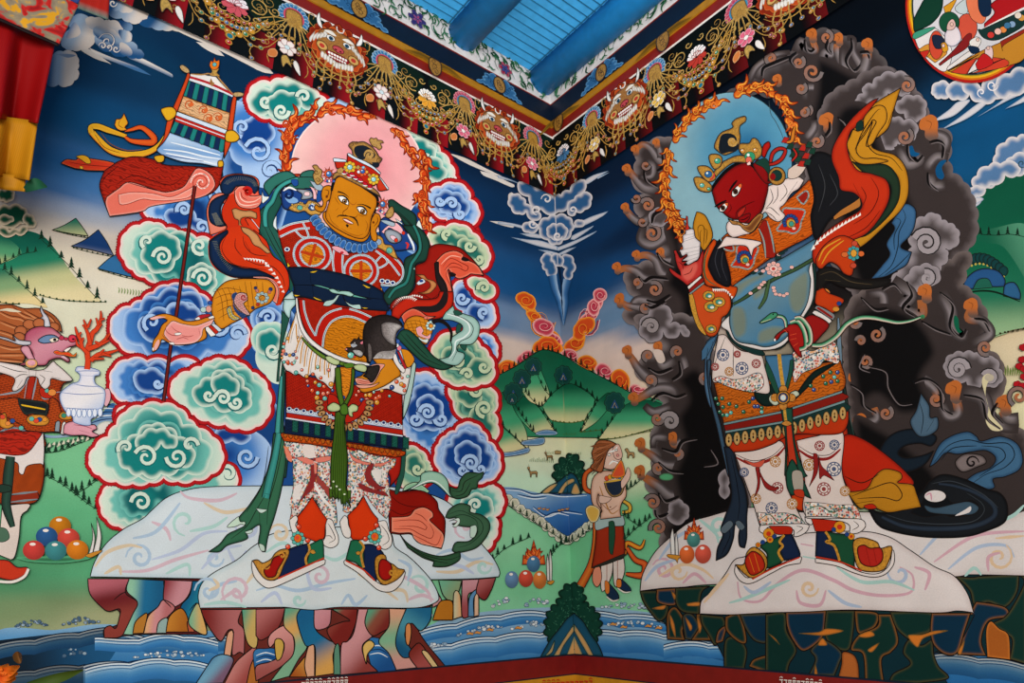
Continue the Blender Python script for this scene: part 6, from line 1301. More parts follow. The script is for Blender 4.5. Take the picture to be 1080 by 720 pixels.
sub('side_flower',of=crown,label='red flower with a blue heart over the right ear')
for a in range(9):F(TF(np.array([(992+20*math.cos(a*.7+q),600+24*math.sin(a*.7+q))if k else(992+54*math.cos(a*.7),600+62*math.sin(a*.7))for q,k in((-.35,1),(0,0),(.35,1))])),'#d8431c',ow=.5)
E(992,600,32,34,'#e0582c',ow=.5);E(990,602,23,25,'#3a6fa8',ow=.5);E(984,594,9,9,'#cfe0f0',o=None)
for i in range(6):E(945+i*14,640+i*10,13,12,['#f0ece8','#e8607a','#3a5fa8'][i%3],ow=.4)
F('1040,640 1070,620 1085,660 1075,700 1040,720 1010,700','#c2944a',e='#8a5a1c',ed=1.5,ow=.7,m='gilt')
Z(360,310,7.2)
lh=part('hand',label='left hand with orange sleeve holding the mongoose')
F('240,495* 300,480 380,490 450,600 400,650 320,700 200,745 150,740 130,700 110,640 150,620 180,600 230,640 280,560','#d8861a',e='#b0640f',ed=2.5)
F('215,545* 260,530 330,535 300,580 270,640 240,680 180,690 120,680 105,640 150,640 200,650 240,620 260,580','#ea8f78',e='#f2b4a0',ed=2,ow=.7);F('110,690 150,690 230,690 290,670 250,700 180,715 130,710','#f0a890',ow=.6);folds('120,650 180,665 230,650','115,665 170,680 230,670',c='#a8402c')
F('395,450* 415,455 440,520 485,570 470,600 430,560 395,500','#efe6de',ow=.7);F('420,430* 440,440 500,560 480,570','#b8242c',ow=.6);F('435,425* 455,420 515,540 500,560','#cfd8e2',ow=.6)
F('450,415* 510,430 555,500 500,555','#d8861a',ow=.7);E(430,360,15,18,'#3a5fa8',ow=.4);E(440,410,17,20,'#e87a8a',ow=.4);E(425,390,12,14,'#f0f0f0',ow=.4)
thing('mongoose','dark grey mongoose held in the hand of the golden faced guardian','animal')
part('body','fur');F('165,290* 180,230 230,180 310,158 390,170 450,210 466,245* 440,270 415,310 412,350 420,390 400,450 380,490 300,490 235,495 215,530 195,520 190,480 140,440 130,400 160,360','#3c3430',g=('r',400,380,230,'#3a3230','#231d1b'),e='#17120f',ed=3)
F('300,230* 340,210 420,220 462,250 425,285 410,350 412,390 360,370 310,310','#8a807c',g=('l',330,280,440,260,'#a8a09c','#c9c2bc'),e='#4a4240',ed=3,ow=.7);F('240,490* 290,440 380,430 415,420 385,488 300,488','#c3bcb6',g=('l',300,500,300,420,'#8a827e'),o=None);F('205,380 225,400 230,490 210,510','#6a605c',o=None)
part('head','fur');F('70,370* 100,340 120,345 135,320* 140,345 165,350 180,400 180,440 150,480 120,470 90,460 50,440 30,420 40,405 75,405','#332b28',e='#1c1613',ed=2);F('70,385 105,375 120,390 90,405','#b0b4ba',o=None);E(100,372,9,8,'#e8e4e0',ow=.6);E(100,372,4,4,'#000000',o=None);F('140,370 165,355 160,385','#e8808c',ow=.5);E(38,418,9,8,'#e0909a',ow=.5);F('85,425 140,425 165,450 150,475 110,460','#b9b4b0',e='#8a8480',ed=1.5,ow=.6)
part('jewel',label='turquoise jewel in its jaws');E(72,465,26,24,'#6fc0ae',ow=.6);E(64,458,8,8,'#d8f0e6',o=None);E(100,475,10,9,'#d8343c',ow=.4)
part('leg','fur');F('195,555* 240,545 285,540 290,570 265,630 230,672 200,640 165,620 190,600','#2e2724',e='#17120f',ed=2)
part('tail','fur');S('690,215 740,200 800,230 835,290 830,360','#1c1614',[4.5,4,3.4,3,2],t=0)
LAYER=LAYER_R
Z()
thing('painted_hill','dark green hillside with rounded blue rock at the far right','hill')
part('slope');F('960,380* 985,300 1000,262 1015,225 1035,200 1060,178 1100,158 1180,150 1240,170* 1240,330* 1085,345 1060,352 1045,357 1030,362*','#0b5038',g=('l',1040,220,1050,355,'#0d5a3e','#1d6a4c','#8fae80'),o=None)
F('1025,250 1050,240 1085,240 1085,300* 1060,262 1040,256','#4d8a6a',g=('l',1085,240,1040,256,'#10583e'),o=None)
part('fir_trees');firs('1034,247 1050,248 1066,247 1082,250',6,6,'#0c1f14');bushes('1042,358 1055,352 1070,349 1084,346',10,1.3,'#2a2410')
part('rock',label='blue domed rock fringed with trees')
for i in range(13):E(1008+i*4.2,290-14*math.sin(i*.26)-4,5,5.5,'#123c3c',e='#0a2622',ed=2,o=K,ow=.5);E(1008+i*4.2,292-14*math.sin(i*.26),1.3,1.3,'#b5a04a',o=None)
F('1016,303* 1018,295 1028,286 1040,283 1053,286 1060,295 1059,302* 1046,302 1042,295 1032,295 1026,305*','#244f7c',e='#16304f',ed=2);F('1026,305* 1032,295 1042,294 1047,303*','#1d5a48',ow=.7);F('1058,312* 1060,300 1070,298 1076,308 1076,316*','#2a5a80',e='#16304f',ed=2)
S('1010,312 1030,307 1050,308 1076,318','#0c1f14',2.)
Z();thing('grass_tuft','green grass tuft on the cream plain at far right','grass',kind='stuff')
for i in range(9):S(TF(np.array([(1058+i*2.4,396.),(1058+i*2.6,391-(i%3)),(1057+i*2.8,388-(i%3)*1.5)])),'#5f7a2c',1.5)
thing('red_blossoms','red blossoms at the right edge above the grass tuft','flowers',kind='stuff')
for x,y in((1079,366),(1078,379),(1075,386),(1080,389),(1073,405),(1078,407),(1080,397)):F(scal(TF(np.array([(x+4*math.cos(a),y+3*math.sin(a))for a in np.linspace(0,5.5,6)])),.6),'#a8141c',ow=.4)
CRG='white clouds on the right wall'
Z(810,0,4)
rcl('white cloud trailing streaks under the round medallion',['690,380 720,345 760,350 770,400 730,415 700,405','760,360 830,355 850,400 800,420 760,405','820,350 900,370 940,330 990,330 1010,370 960,420 900,430 850,400','960,350 1020,310 1090,290 1090,370 1020,400 970,410'],['690,515* 760,465 800,430 850,420 840,440 780,490','725,550* 800,500 880,440 930,410 920,440 840,500','880,495* 950,450 1030,390 1090,350 1090,385 1000,430','1000,460* 1060,420 1090,400 1090,425'])
for s_ in((945,360,26,1.3,0,1),(900,390,20,1.2,90,1)):S(spiral(*s_),'#e0d8d6',1.5)
rcl('pale curling cloud above the green hillside at the right edge',['960,650 1000,600 1050,580 1090,570 1090,640 1040,700 1000,720 960,700','1000,700 1030,660 1090,650 1090,720 1040,740','900,760 930,720 960,700 1000,730 960,780 920,790'],['800,890* 840,850 900,840 880,870'])
Z(810,180,4)
rcl('pale cloud strip between the smoke and the green hillside',['860,60 880,20 930,-20 980,-30 1060,-20 1060,10 1000,20 940,60 900,70','830,110 860,70 900,70 920,80 880,110'],['800,175* 830,130 880,110 910,120 870,145'])
S(spiral(1070,690-720,20,1.3,0,1),'#2a4a5a',1.4)
SK=['#2b2524','#5a504f','#756b69','#84797a','#4d4443','#332c2b']
BODYC='#362d2b'
OR,ORD_='#b5622a','#7a3c18'
SG_='curling smoke behind the red faced guardian'
SMK=[]
def smoke(label,out,dark='#161211',rim='#756967',ed=20):
 thing('smoke_cloud',label,'smoke',SG_,kind='thing');part('body');SMK.append(ROOT);F(scal(spline(out,True)[::9],.35),BODYC,e=rim,ed=9,o=None)
def tend(p,w,tip=None,cols=SK):
 part('tendril');w=[q*1.2 for q in w];R(p,w,cols,o=None,ends=(BODYC,'#9c5a30' if tip else BODYC))
 if tip:tipo(tip[0],tip[1],tip[2]*1.25)
def tipo(x,y,r=14,a=0):
 part('ember_tip');P=spline(TF(np.array([(x+r*(u*math.cos(a)-v*math.sin(a)),y+r*(u*math.sin(a)+v*math.cos(a)))for u,v in((-1.1,.1),(-.9,-.6),(-.4,-.9),(.1,-1.1),(.7,-.8),(.9,-.1),(.85,.6),(.9,1.3),(.2,1.7),(-.45,1.3),(-.5,.6),(-.9,.5))])),True);x0,y0=unit(x,y);q=r/ZS;sv=globals()['TF'],ZS;Z();F(P,OR,g=('l',x0,y0+q*.1,x0,y0+q*1.6,'#5f4c43'),o=None);globals()['TF'],globals()['ZS']=sv
 S(spline(TF(np.array([(x-r*.4,y-r*.5),(x+r*.2,y-r*.2),(x,y+r*.5)])),False),ORD_,.7)
def curl(x,y,r,a=0,d=1,w=3.2,c=OR,t=1.45):
 part('ember_curl' if c==OR else 'curl');P=spiral(x,y,r,t,a,d);S(P,'#151110',w*1.9,t=2);S(P,('#6f6563' if c==OR else c),[w*1.25,w*1.1,w*.9],t=0,c2=c);
def core(p):part('dark_core');F(p,'#0c0a0a',e=BODYC,ed=11,o=None)
def puffs(lst,c='#4a4140',e='#93888a',ed=4.):
 for p in lst:part('puff');F(scal(px(p),.5),c,e=e,ed=ed*1.8,o='#2a2322',ow=.5)
Z()
smoke('grey smoke with orange tips between the corner and the blue halo','672,155 690,148 712,146 715,180 712,205 720,230 730,255 735,275 745,310 750,345 748,365 735,372 715,372 700,362 690,350 680,350 665,340 655,330 668,322 672,318 660,300 656,290 670,280 690,275 700,265 690,255 680,240 672,225 668,215 680,205 668,195 664,185 675,175 668,165')
Z(640,130,3.6)
for p,w,tp in(('260,170 200,140 165,95 135,80 112,100',[12,9,7,6,4],(108,98,13)),('205,130 200,100 188,75',[7,6,4],(188,72,12)),('200,250 145,245 105,205 82,175',[10,9,7,5],(76,172,14)),('150,140 175,160 170,200 120,205',[6,6,5,4],None),('170,350 130,375 95,355 72,325',[9,8,7,5],(70,318,13)),('270,520 220,520 205,500',[9,8,5],(204,488,13)),('270,600 210,570 185,520 150,500 118,505',[12,10,8,7,5],(112,498,13)),('230,600 150,590 110,560 70,550 45,560',[11,9,8,7,5],(38,545,14)),('200,690 120,670 90,700 60,680',[11,9,7,5],(50,662,14)),('140,390 130,440 170,460 215,430 200,370 160,350',[6,9,10,9,7,5],None)):tend(p,w,tp)
Z();core('712,215 722,240 722,262 735,280 745,310 735,340 748,365 725,372 712,350 715,320 700,300 708,270 700,240')
Z(640,130,3.6)
for a in((155,310,26,200,1),(172,418,34,250,1),(182,630,28,240,1),(116,605,18,100,-1),(148,160,14,0,1),(112,285,14,180,-1),(135,375,14,0,1)):curl(*a)
puffs(['160,365 175,330 215,325 240,350 225,380 190,390'],ed=3)
Z()
smoke('dark smoke column with orange curls left of the red faced guardian','668,335 700,330 742,340 752,372 762,420 768,440 775,470 785,510 792,535 770,545 745,555 722,575 705,580 695,575 698,555 690,540 686,520 680,505 690,490 688,470 686,455 700,440 698,420 690,410 672,395 668,385 685,375 700,365 690,352',ed=24)
Z(640,310,2.77)
for p,w,tp in(('150,30 110,40 70,35 40,25',[8,8,6,4],(36,18,11)),('190,260 130,250 95,220 75,190 62,172',[13,11,9,7,5],(60,165,12)),('200,190 165,210 150,180 148,160',[10,9,7,5],(150,152,11)),('220,180 230,220 205,240',[8,7,5],None),('200,310 190,280 150,275 110,295 85,310',[11,10,9,8,5],(78,302,12)),('190,330 140,345 110,325',[10,9,6],None),('250,450 240,420 200,440 190,425',[12,10,8,5],(192,418,12)),('330,440 310,470 285,460 278,440',[12,10,8,6],(276,428,13)),('230,500 170,500 130,470 105,455',[12,10,8,5],(98,436,13)),('240,580 190,590 150,560 110,535',[13,11,9,6],(97,516,13)),('180,420 140,420 135,450',[8,7,5],None)):tend(p,w,tp)
Z();core('712,400 735,385 760,415 772,470 790,530 770,545 740,555 715,570 700,560 712,535 708,500 718,470 712,440 722,420')
Z(640,310,2.77)
for a in((120,180,15,100,1),(205,168,17,120,1),(128,252,16,60,-1),(148,364,17,0,1),(208,466,15,100,-1),(150,508,16,60,1),(134,608,22,200,1),(150,682,24,160,1),(288,245,17,90,1),(112,40,14,30,1)):curl(*a)
curl(185,372,26,200,1,4.5,'#8d8280');
puffs(['110,130 95,95 120,60 160,30 190,60 185,85 215,90 235,100 240,125 215,110 190,130 165,110 140,140','180,630 200,600 225,610 240,640 230,660 190,670','330,560 345,510 355,560 345,600',]);curl(130,95,22,180,1,4,'#8d8280')
part('gap',label='green meadow showing through the smoke');E(174,534,22,12,'#4f9a68',e='#3a2f2c',ed=2,o=None);F('135,165 160,165 170,195 150,200','#cdb8aa',o=None)
Z()
smoke('dark grey smoke along the valance above the blue halo','732,128 745,112 790,86 830,62 845,45 865,30 885,35 900,45 915,48 930,60 940,75 955,82 962,100 960,130 930,150 900,160 870,175 850,200 835,150 825,112 800,98 770,102 745,120',rim='#504847',ed=22)
Z(740,0,6)
for p,w,tp in(('600,330 630,260 660,310 720,320 700,250',[10,8,7,6,5],(698,215,28)),('760,400 780,330 820,350 830,300 800,240',[10,8,7,7,6],None),('900,420 860,330 860,280',[9,8,6],(866,240,26)),('900,300 900,400 950,460 1010,430 960,330 960,250 920,240',[8,8,9,8,7,6,5],None),('1010,480 1040,400 1050,330',[12,10,7],(1050,280,30)),('350,500 380,430 440,400 550,370',[8,8,8,5],None),('300,520 350,420 460,350 560,330',[6,6,6,4],None),('660,640 660,560 740,560 770,600 730,660 680,650',[7,7,7,7,6,5],None)):tend(p,w,tp)
Z();core('862,60 900,75 930,90 925,120 890,140 862,160 852,130 858,95')
Z(740,0,6)
for a in((790,235,42,270,1),(615,395,38,300,1),(700,455,62,0,1),(630,560,34,300,1),(440,370,36,120,1),(665,700,34,300,1)):curl(*a)
tipo(480,500,30)
Z();smoke('dark smoke behind the flaring sleeve of the red faced guardian','868,110 900,85 930,70 950,80 970,100 985,135 1003,140 1000,175 1015,190 1025,205 1030,225 1028,255 1010,270 1000,280 985,310 960,330 930,330 900,310 880,280 860,240 850,190',rim='#665b5a',ed=22)
Z(820,80,6)
puffs(['500,210 500,140 540,110 550,60 600,50 650,0 740,-20 820,-10 850,60 800,130 760,110 700,110 640,160 590,170 540,220','740,200 780,150 860,125 920,140 940,210 900,280 850,290 800,240','650,420 680,300 740,260 800,280 870,290 880,370 830,420 760,430 700,470'])
for p,w,tp in(('860,480 900,530 830,560 790,500 760,440',[10,10,11,10,7],None),('1050,480 1060,400 1000,370 950,350',[11,11,10,8],(962,310,48)),('960,600 960,560 1010,510 1080,520',[9,9,9,8],None),('960,620 990,690 1070,690',[9,10,10],None),('340,300 420,280 470,260',[10,9,5],(315,285,40)),('180,400 230,330 230,280',[8,8,6],None)):tend(p,w,tp)
Z();core('880,120 915,110 935,160 965,210 970,250 950,300 910,310 890,260 880,200')
Z(820,80,6)
for a in((805,385,52,300,1),(250,415,40,300,1),(170,230,28,300,1),(150,80,30,0,1),(820,60,48,250,1)):curl(*a)
part('gap',label='blue sky showing through the smoke');F('815,470 850,440 870,480 900,490 880,510 830,500','#0b4a74',o=None);F('1000,590 1030,540 1070,535 1040,580 1055,630 1040,655 1010,640','#0b4a74',o=None)
Z();smoke('large mass of brown smoke with pale swirls at the right of the red faced guardian','895,320 930,300 970,285 1000,275 1025,265 1015,300 1030,312 1040,330 1043,348 1035,368 1052,372 1058,392 1060,408 1048,425 1045,440 1060,452 1085,462 1085,560 1040,560 985,548 940,520 905,500 895,440 890,380',rim='#6a5d59',ed=26)
Z(820,190,6)
puffs(['720,640 760,580 830,500 850,420 840,340 870,260 930,230 1000,210 1040,250 1080,270 1130,300 1150,360 1110,430 1060,430 1080,480 1040,540 1000,590 930,600 880,620 850,680 760,700','800,680 830,590 900,540 980,540 1030,590 1000,660 940,650 900,700'],ed=7)
curl(945,395,85,200,1,5,'#9a8f90',1.8);curl(945,620,44,250,1,4.5,'#9a8f90')
Z(880,280,3.6)
puffs(['420,400 420,365 450,335 490,330 530,330 570,350 610,350 625,390 640,410 625,450 590,460 560,440 540,470 500,440 450,430'],ed=5)
curl(470,392,38,0,-1,4.5,'#9a8f90',1.7);curl(590,425,28,200,1,4,'#9a8f90')
for p,w,tp in(('220,60 290,110 260,160 330,185 330,130',[13,12,11,10,7],(345,98,22)),('400,100 440,170 450,240 490,270 480,220',[14,13,12,10,6],None),('520,300 590,260 560,210 510,200 515,170',[9,10,10,9,6],(520,152,22)),('100,160 180,160 180,110 120,110',[10,9,9,7],None),('100,420 180,400 200,450 220,520 280,530',[13,12,11,10,6],(85,425,24)),('250,440 330,430 390,480 380,530',[11,11,10,7],(262,422,23)),('400,510 430,570 470,560 460,500',[9,10,9,7],(456,470,26)),('480,480 560,500 590,570 640,610 700,620',[14,14,13,11,8],None),('700,580 660,580 640,550',[11,10,8],(645,522,24)),('120,600 160,580 150,540',[9,8,6],(98,590,22))):tend(p,w,tp)
Z();core('900,330 935,320 970,335 990,370 975,400 985,430 950,440 925,420 905,430 895,380');core('900,440 930,450 960,470 990,500 1000,535 950,530 910,500')
Z(880,280,3.6)
for a in((162,262,30,300,1),(78,215,22,0,1),(118,364,26,120,-1),(572,312,28,60,1),(386,508,30,300,1),(196,560,26,300,1),(100,285,18,180,1),(700,495,40,120,1)):curl(*a)
part('gap',label='hill and plain showing through the smoke');F('455,190 470,200 475,240 485,250 470,255 455,225','#0d5a3e',o=None);F('560,440 580,410 600,420 580,450 575,500 600,570 640,620 600,625 575,590 585,540','#d2c49a',o=None);E(588,425,18,14,'#b5a890',o=None)
def crev(lst):
 for p in lst:part('fold');P=spline(p,False);S(P,'#120e0d',3.6,t=1);S(P+[1.6,1.9],'#6b605f',1.3,t=1)
use(SMK[2]);Z(740,0,6);crev(['650,250 660,310 690,325 715,310','800,250 790,300 825,345','945,240 950,300 915,380 960,445 1005,410','380,480 390,430 450,400 560,355','1000,330 1050,330 1060,370','600,330 560,370 590,420'])
use(SMK[3]);Z(820,80,6);crev(['820,430 830,500 880,540 920,500','960,420 1010,410 1050,440 1040,520','950,610 960,680 1010,720','330,290 330,340 300,380','380,260 420,300 410,360'])
use(SMK[4]);Z(880,280,3.6);crev(['100,120 150,165 200,160','275,60 295,110 260,160 300,190','400,100 450,150 440,230 480,270 500,240','530,200 570,210 590,250','110,330 90,380 130,400','130,380 190,400 200,460 240,520 290,520','300,440 350,430 400,470 410,540 450,565','490,490 560,510 580,580 630,620','60,450 100,480 110,530 160,560','250,100 220,70 180,90','330,210 380,240 440,260','620,520 600,560 640,600'])
use(SMK[0]);Z(640,130,3.6);crev(['210,110 215,160 190,180','190,240 150,215 140,180','210,330 180,345 170,380','250,540 210,520 190,490','230,590 170,585 140,600 120,580','240,650 190,680 150,670'])
use(SMK[1]);Z(640,310,2.77);crev(['170,20 130,40 110,30','210,195 215,230 190,250','190,215 150,230 120,215','230,290 200,300 160,290 130,310','260,420 220,430 200,460 160,450','300,450 320,490 280,500','220,520 180,515 150,490','210,590 170,605 150,580','180,640 150,650 140,630'])
thing('painted_rock','pale rock behind the red faced guardian, on dark green rock columns','rock')
DGc=[('#0d2e28',0),('#0b2c40',0),('#0f3029',0)]
def gcols(lst):
 for i,p in enumerate(lst):
  c,c2=DGc[i%3];part('column');P=spline(p,True);lo,hi_=P.min(0),P.max(0);Z_=(TF,ZS)
  F(P,c,e='#8a5422' if i%2 else '#4a4426',ed=3.6,ow=1.2)
Z()
part('cliff');F('675,622* 690,650 702,658 704,672* 760,676 1220,700* 1225,608* 1000,606 760,618','#0d2c30',ow=1.)
Z(540,540,4)
gcols(['540,332* 555,380 590,430 620,460 650,440 660,390 640,330*','610,325* 615,380 690,390 690,320*','690,320* 690,380 720,420 790,430* 800,340 835,312*','655,535* 655,430 690,400 730,460 720,500 730,540*','730,535* 720,440 760,430 790,480 770,520 760,540*','755,540* 790,480 780,430 850,450 840,540*'])
for p in('590,405 625,395 650,392 640,410 605,410','670,330 685,370 690,350','735,385 790,378 790,395 740,395','665,430 685,470 690,530 670,480','780,440 800,480 790,510','810,460 830,500 835,540 815,490','730,440 760,480 750,500'):part('ledge',label='orange lit rock edge');F(p,'#d07a30',e='#6a4a24',ed=1.8,o=None)
Z(810,540,4)
gcols(['790,270* 860,275 900,270 1060,262* 1050,340 1000,400 930,380 870,390 850,330','870,390 900,380 1000,400 1010,440 930,460 900,540 920,605* 800,600* 830,500','1050,262* 1090,262* 1090,640* 1020,620* 1030,540 1000,510 950,470 1010,430 1080,300'])
F('925,610* 920,500 940,460 975,490 1015,520 1022,622*','#a5581f',e='#c9742c',ed=3)
part('top');Z()
F('675,623* 678,605 690,583 705,568 725,552 745,545 790,535 850,540 920,540 985,548 1010,548 1040,555 1100,535 1180,560 1230,612* 1040,606 1006,608 900,615 760,616 720,619 700,620','#d9cec8',e='#c9bab4',ed=7,ow=1.)
Z(540,540,4)
PR=['#c97f90','#8fa4c2','#d9a868','#86bdae']
swirls([(640,240,50,1.5,200,1),'560,290 610,230 690,200','620,270 720,220 800,240 850,280',(870,60,50,1.4,100,-1),'720,300 770,260 820,300','620,200 690,110 780,60',(700,250,40,1.2,0,1),'790,30 860,90 870,130'],3.8,PR)
Z(810,540,4)
swirls(['700,210 830,120 920,90 1080,80','760,240 880,150 1000,140 1040,190',(975,190,60,1.4,300,1),'830,270 870,235 900,265','930,250 930,190 980,170','640,180 760,60 900,0','960,110 1080,100','980,40 1040,10 1080,-30'],3.8,PR)
thing('painted_rock','pale rock under the boots of the red faced guardian, on dark blue green columns','rock')
part('cliff');Z();F('738,647* 762,690 765,705* 800,708 960,722 1000,722* 985,690 1010,680 1028,648*','#0d2c34',ow=1.)
Z(540,540,4)
gcols(['795,430* 890,440* 900,480 860,560 830,520 800,470','890,545* 905,480 870,500 860,550','895,660* 900,540 950,530 990,580 980,660*','900,440* 960,430 990,540 960,550 905,500','960,430* 1085,425* 1085,540 1030,545 990,500','1000,650* 1020,620 1080,600* 1085,680*'])
Z(810,540,4)
gcols(['-10,430* 70,425 80,500 120,580 90,640 80,690* -10,680*','75,420* 245,415* 240,490 220,540 150,585 105,540 80,480','245,415* 365,415* 360,500 340,580 280,570 240,520','365,415* 460,425 455,480 400,510 375,500','170,690* 200,620 180,580 240,540 310,590 300,640 280,690*','350,580 380,520 460,480 465,430* 520,430* 550,540 520,590 480,620 490,720* 410,720* 400,600','515,420* 690,425 685,500 600,530 570,590 600,640 530,680 510,720* 640,720* 760,700 720,650 700,600 690,540 640,560 550,500','690,425* 855,425* 830,500 800,590 750,600 700,560 685,500'])
for p in('295,700* 310,640 315,590 360,600 380,640 385,710*',):F(p,'#b0602a',e='#7a3f18',ed=3)
for p in('130,510 210,505 250,490 320,500 240,520 160,515','210,560 230,530 250,560','380,520 430,500 450,520 410,530','420,580 470,550 440,590','590,520 650,515 700,500 760,500 660,530 630,570','800,590 830,540 815,600','0,510 30,530 50,560','200,640 210,690 195,690'):part('ledge',label='orange lit rock edge');F(p,'#cf7428',e='#5a4a24',ed=1.8,o=None)
part('top');Z()
F('738,647* 740,633 752,622 765,605 775,590 790,585 830,565 900,560 935,565 960,580 985,597 1006,607 1020,625 1027,646* 1010,644 985,646 900,643 850,645 810,646 770,648','#ddd1cb',e='#cfc0ba',ed=7,ow=1.)
Z(740,480,4.5)
swirls(['170,600 190,680 280,690 360,610 480,545 620,590 720,640 850,665 990,650 1000,570 940,530',(940,560,60,1.,200,-1),(510,630,45,1.4,0,1),'130,700 200,680 300,640 420,590','450,640 470,700 560,710 590,640','600,640 680,700 760,720','10,700 60,640 130,560','640,530 760,600 900,600 1010,640','1010,530 1080,560 1060,640','200,620 250,650 330,600','560,440 660,430 700,470','480,480 540,490','470,420 530,430'],4.,PR)
Z()
thing('halo','oval pale blue halo ringed with flames behind the red faced guardian','halo')
part('disc');E(769,176,66,79,'#1d5f88',rot=8,g=('r',790,158,78,'#4f8aa4','#7fa5ae'),o='#2a3a3c',ow=.8,n=60);S('811,106 813,120 818,128 824,140 828,152','#3a4a4c',.8)
FK=dict(c='#d0641c',e='#8a240c',hi_='#eaa038')
part('flames');flames('710,146 719,135 728,124 738,116 748,110 756,106',13,7,seed=12,**FK);flames('776,97 785,94 796,92 808,92 816,97',10,8,seed=13,**FK);flames('822,100 828,110 832,122 836,134 838,148',11,7,seed=14,**FK)
flames('706,158 704,172 702,186 701,200 703,212',12,7,seed=15,**FK);flames('704,212 708,222 714,232 719,242 722,252',12,7,seed=16,**FK);flames('706,222 712,236 718,248',8,6,seed=17,**FK)
for x,y in((753,110),(834,130)):S(spiral(x,y,4,1.3,0,1),'#d8702a',2.,t=0)
thing('guardian_figure','red faced guardian in blue belly armour, standing with a white shrine and green snake','figure')
DK,DKE='#151517','#262628'
scf=part('scarf',label='dark and steel blue scarf')
Z(900,380,4)
F('100,400* 140,330 200,295 280,290 350,320 330,360 280,350 220,360 190,390 220,410 290,400 340,380* 300,440 220,470 130,430','#15202a',e='#0b0f14',ed=3)
F('285,138* 320,190 325,240 355,240 355,290 310,320 270,315 240,260 265,210','#4a6274',e='#2c3f4e',ed=3);folds('280,180 295,240 285,310','340,250 310,300',c='#10181f')
F('320,450* 360,360 410,320 480,300 520,320 540,340 620,320 690,350 715,410 700,460 640,490 590,500 590,540 480,545 465,520 510,480 580,450 600,410 560,380 500,385 440,395 390,390 350,430','#3c617e',e='#24405a',ed=4);folds('340,430 400,360 480,335 560,350 650,350 680,400 640,450 560,480 500,520','540,360 620,370 640,410 590,450 530,490','370,420 420,370 520,360',c='#0f1a24',w=1.1)
F('430,430 470,395 540,400 560,430 520,450 460,470','#7a6c69',e='#4a403e',ed=3);S(spiral(500,430,30,1.3,0,-1),'#181212',2.4)
F('60,620* 150,640 280,560 320,510 380,480 470,500 560,540 620,560 650,610 640,680 560,720 460,745 300,745 160,720 100,690','#17191c',e='#0a0b0d',ed=4)
F('240,640* 290,600 300,560 340,545 390,570 420,600 500,590 530,620 500,650 420,660 380,650 300,660','#0e1013',ow=.7);E(345,572,46,26,'#d9cec8',o=K,ow=.7);S('305,570 325,560 330,590','#c98f9c',1.8);F('300,610 350,620 440,600 490,595 530,620 500,650 400,650 320,640','#3a4f5e',e='#26363f',ed=2);F('430,655 470,630 495,615 490,640','#d9cec8',o=None)
R('120,660 220,700 360,710 500,700 590,660 590,610 520,560 430,530 360,520',[3,4,5,5,5,5,4,3,2],['#1c2430','#2a3440','#1c2430'],o=None);folds('140,650 240,680 380,690 500,680 550,640 540,600 480,560','330,520 420,510 540,560 610,620',c='#3a3f44',w=.8)
Z(820,190,6)
F('720,270* 750,220 780,160 830,150 875,190 870,280 840,350 780,420 850,455* 820,530 760,570 680,610 590,625* 660,540 710,470 690,400 740,310','#385f82',e='#1f3a54',ed=3);folds('790,180 810,240 770,330 760,430 720,540 640,610','750,240 780,260 740,350 740,440','840,460 760,540 680,600',c='#12202c',w=1.1)
F('250,580* 290,550 360,555 450,605 560,630 720,625* 690,665 560,690 420,675 330,640 280,690 240,680','#1a1714',e='#0c0b0a',ed=3);folds('270,600 350,580 460,640 600,660','300,630 400,640',c='#4a3c28',w=.9)
Z(740,280,6)
F('30,480* 100,420 90,480 60,560 50,640 60,720 60,900 20,780 20,600*','#4a6a84',e='#27415a',ed=2);F('0,540* 40,480 90,450 60,520 30,580 0,600*','#3f6480',ow=.6);folds('40,520 30,640 40,780','70,480 50,600',c='#14222e')
F('860,330* 870,330 885,500 890,650 880,720* 845,720 855,560','#6a7f8c',ow=.6)
Z(740,380,6)
F('35,0* 60,0 50,130 75,250 120,400 155,560 200,640 240,720* 175,740 140,620 95,420 60,280 38,140','#3a5468',e='#1d3040',ed=2)
F('880,0* 900,100 925,260 945,400 985,500 1010,590 940,640 930,520 915,400 890,240','#14201c',e='#0a1210',ed=3);folds('900,150 930,330 965,480 980,590',c='#2c443c')
Z(740,480,4.5)
F('105,-40* 150,-30 170,60 205,150 218,230 215,300 215,390 205,440* 180,430 175,380 185,320 160,330 150,400 120,470 68,500* 75,440 100,380 90,350 110,290 140,200 130,100','#1f2a38',e='#10161e',ed=3);folds('140,0 165,120 180,230 170,310','120,340 135,380 95,470','190,340 200,420',c='#050709');F('90,350 130,310 150,330 110,370','#55626a',ow=.5);F('160,320 180,310 205,340 185,355','#55626a',ow=.5)
def rosettes(lst):
 for x,y,r,c in lst:
  E(x,y,r,r,'#e6d9ce',o=c,ow=1.2);E(x,y,r*.66,r*.66,'#e0d0c4',o=c,ow=1.0);E(x,y,r*.34,r*.34,c,o=None)
  for a in range(0,360,40):E(x+r*.83*math.cos(math.radians(a)),y+r*.83*math.sin(math.radians(a)),r*.12,r*.12,c,o=None,n=5)
NV,RD,BR_='#4a5470','#8f3a38','#b07a40'
part('robe',label='red robe with ochre lining');F('140,-60* 690,-130* 720,60 690,120* 480,250 220,60','#a82a0f',e='#7f1a0a',ed=3)
F('655,-80* 700,-100 780,-70 880,0 970,80 1005,140 900,180 800,240 750,245* 700,170 660,60','#b5240e',e='#86160a',ed=4)
F('355,-20* 400,0 480,-10 490,120 480,265* 440,240 400,100','#c23a0f',e='#96260a',ed=2)
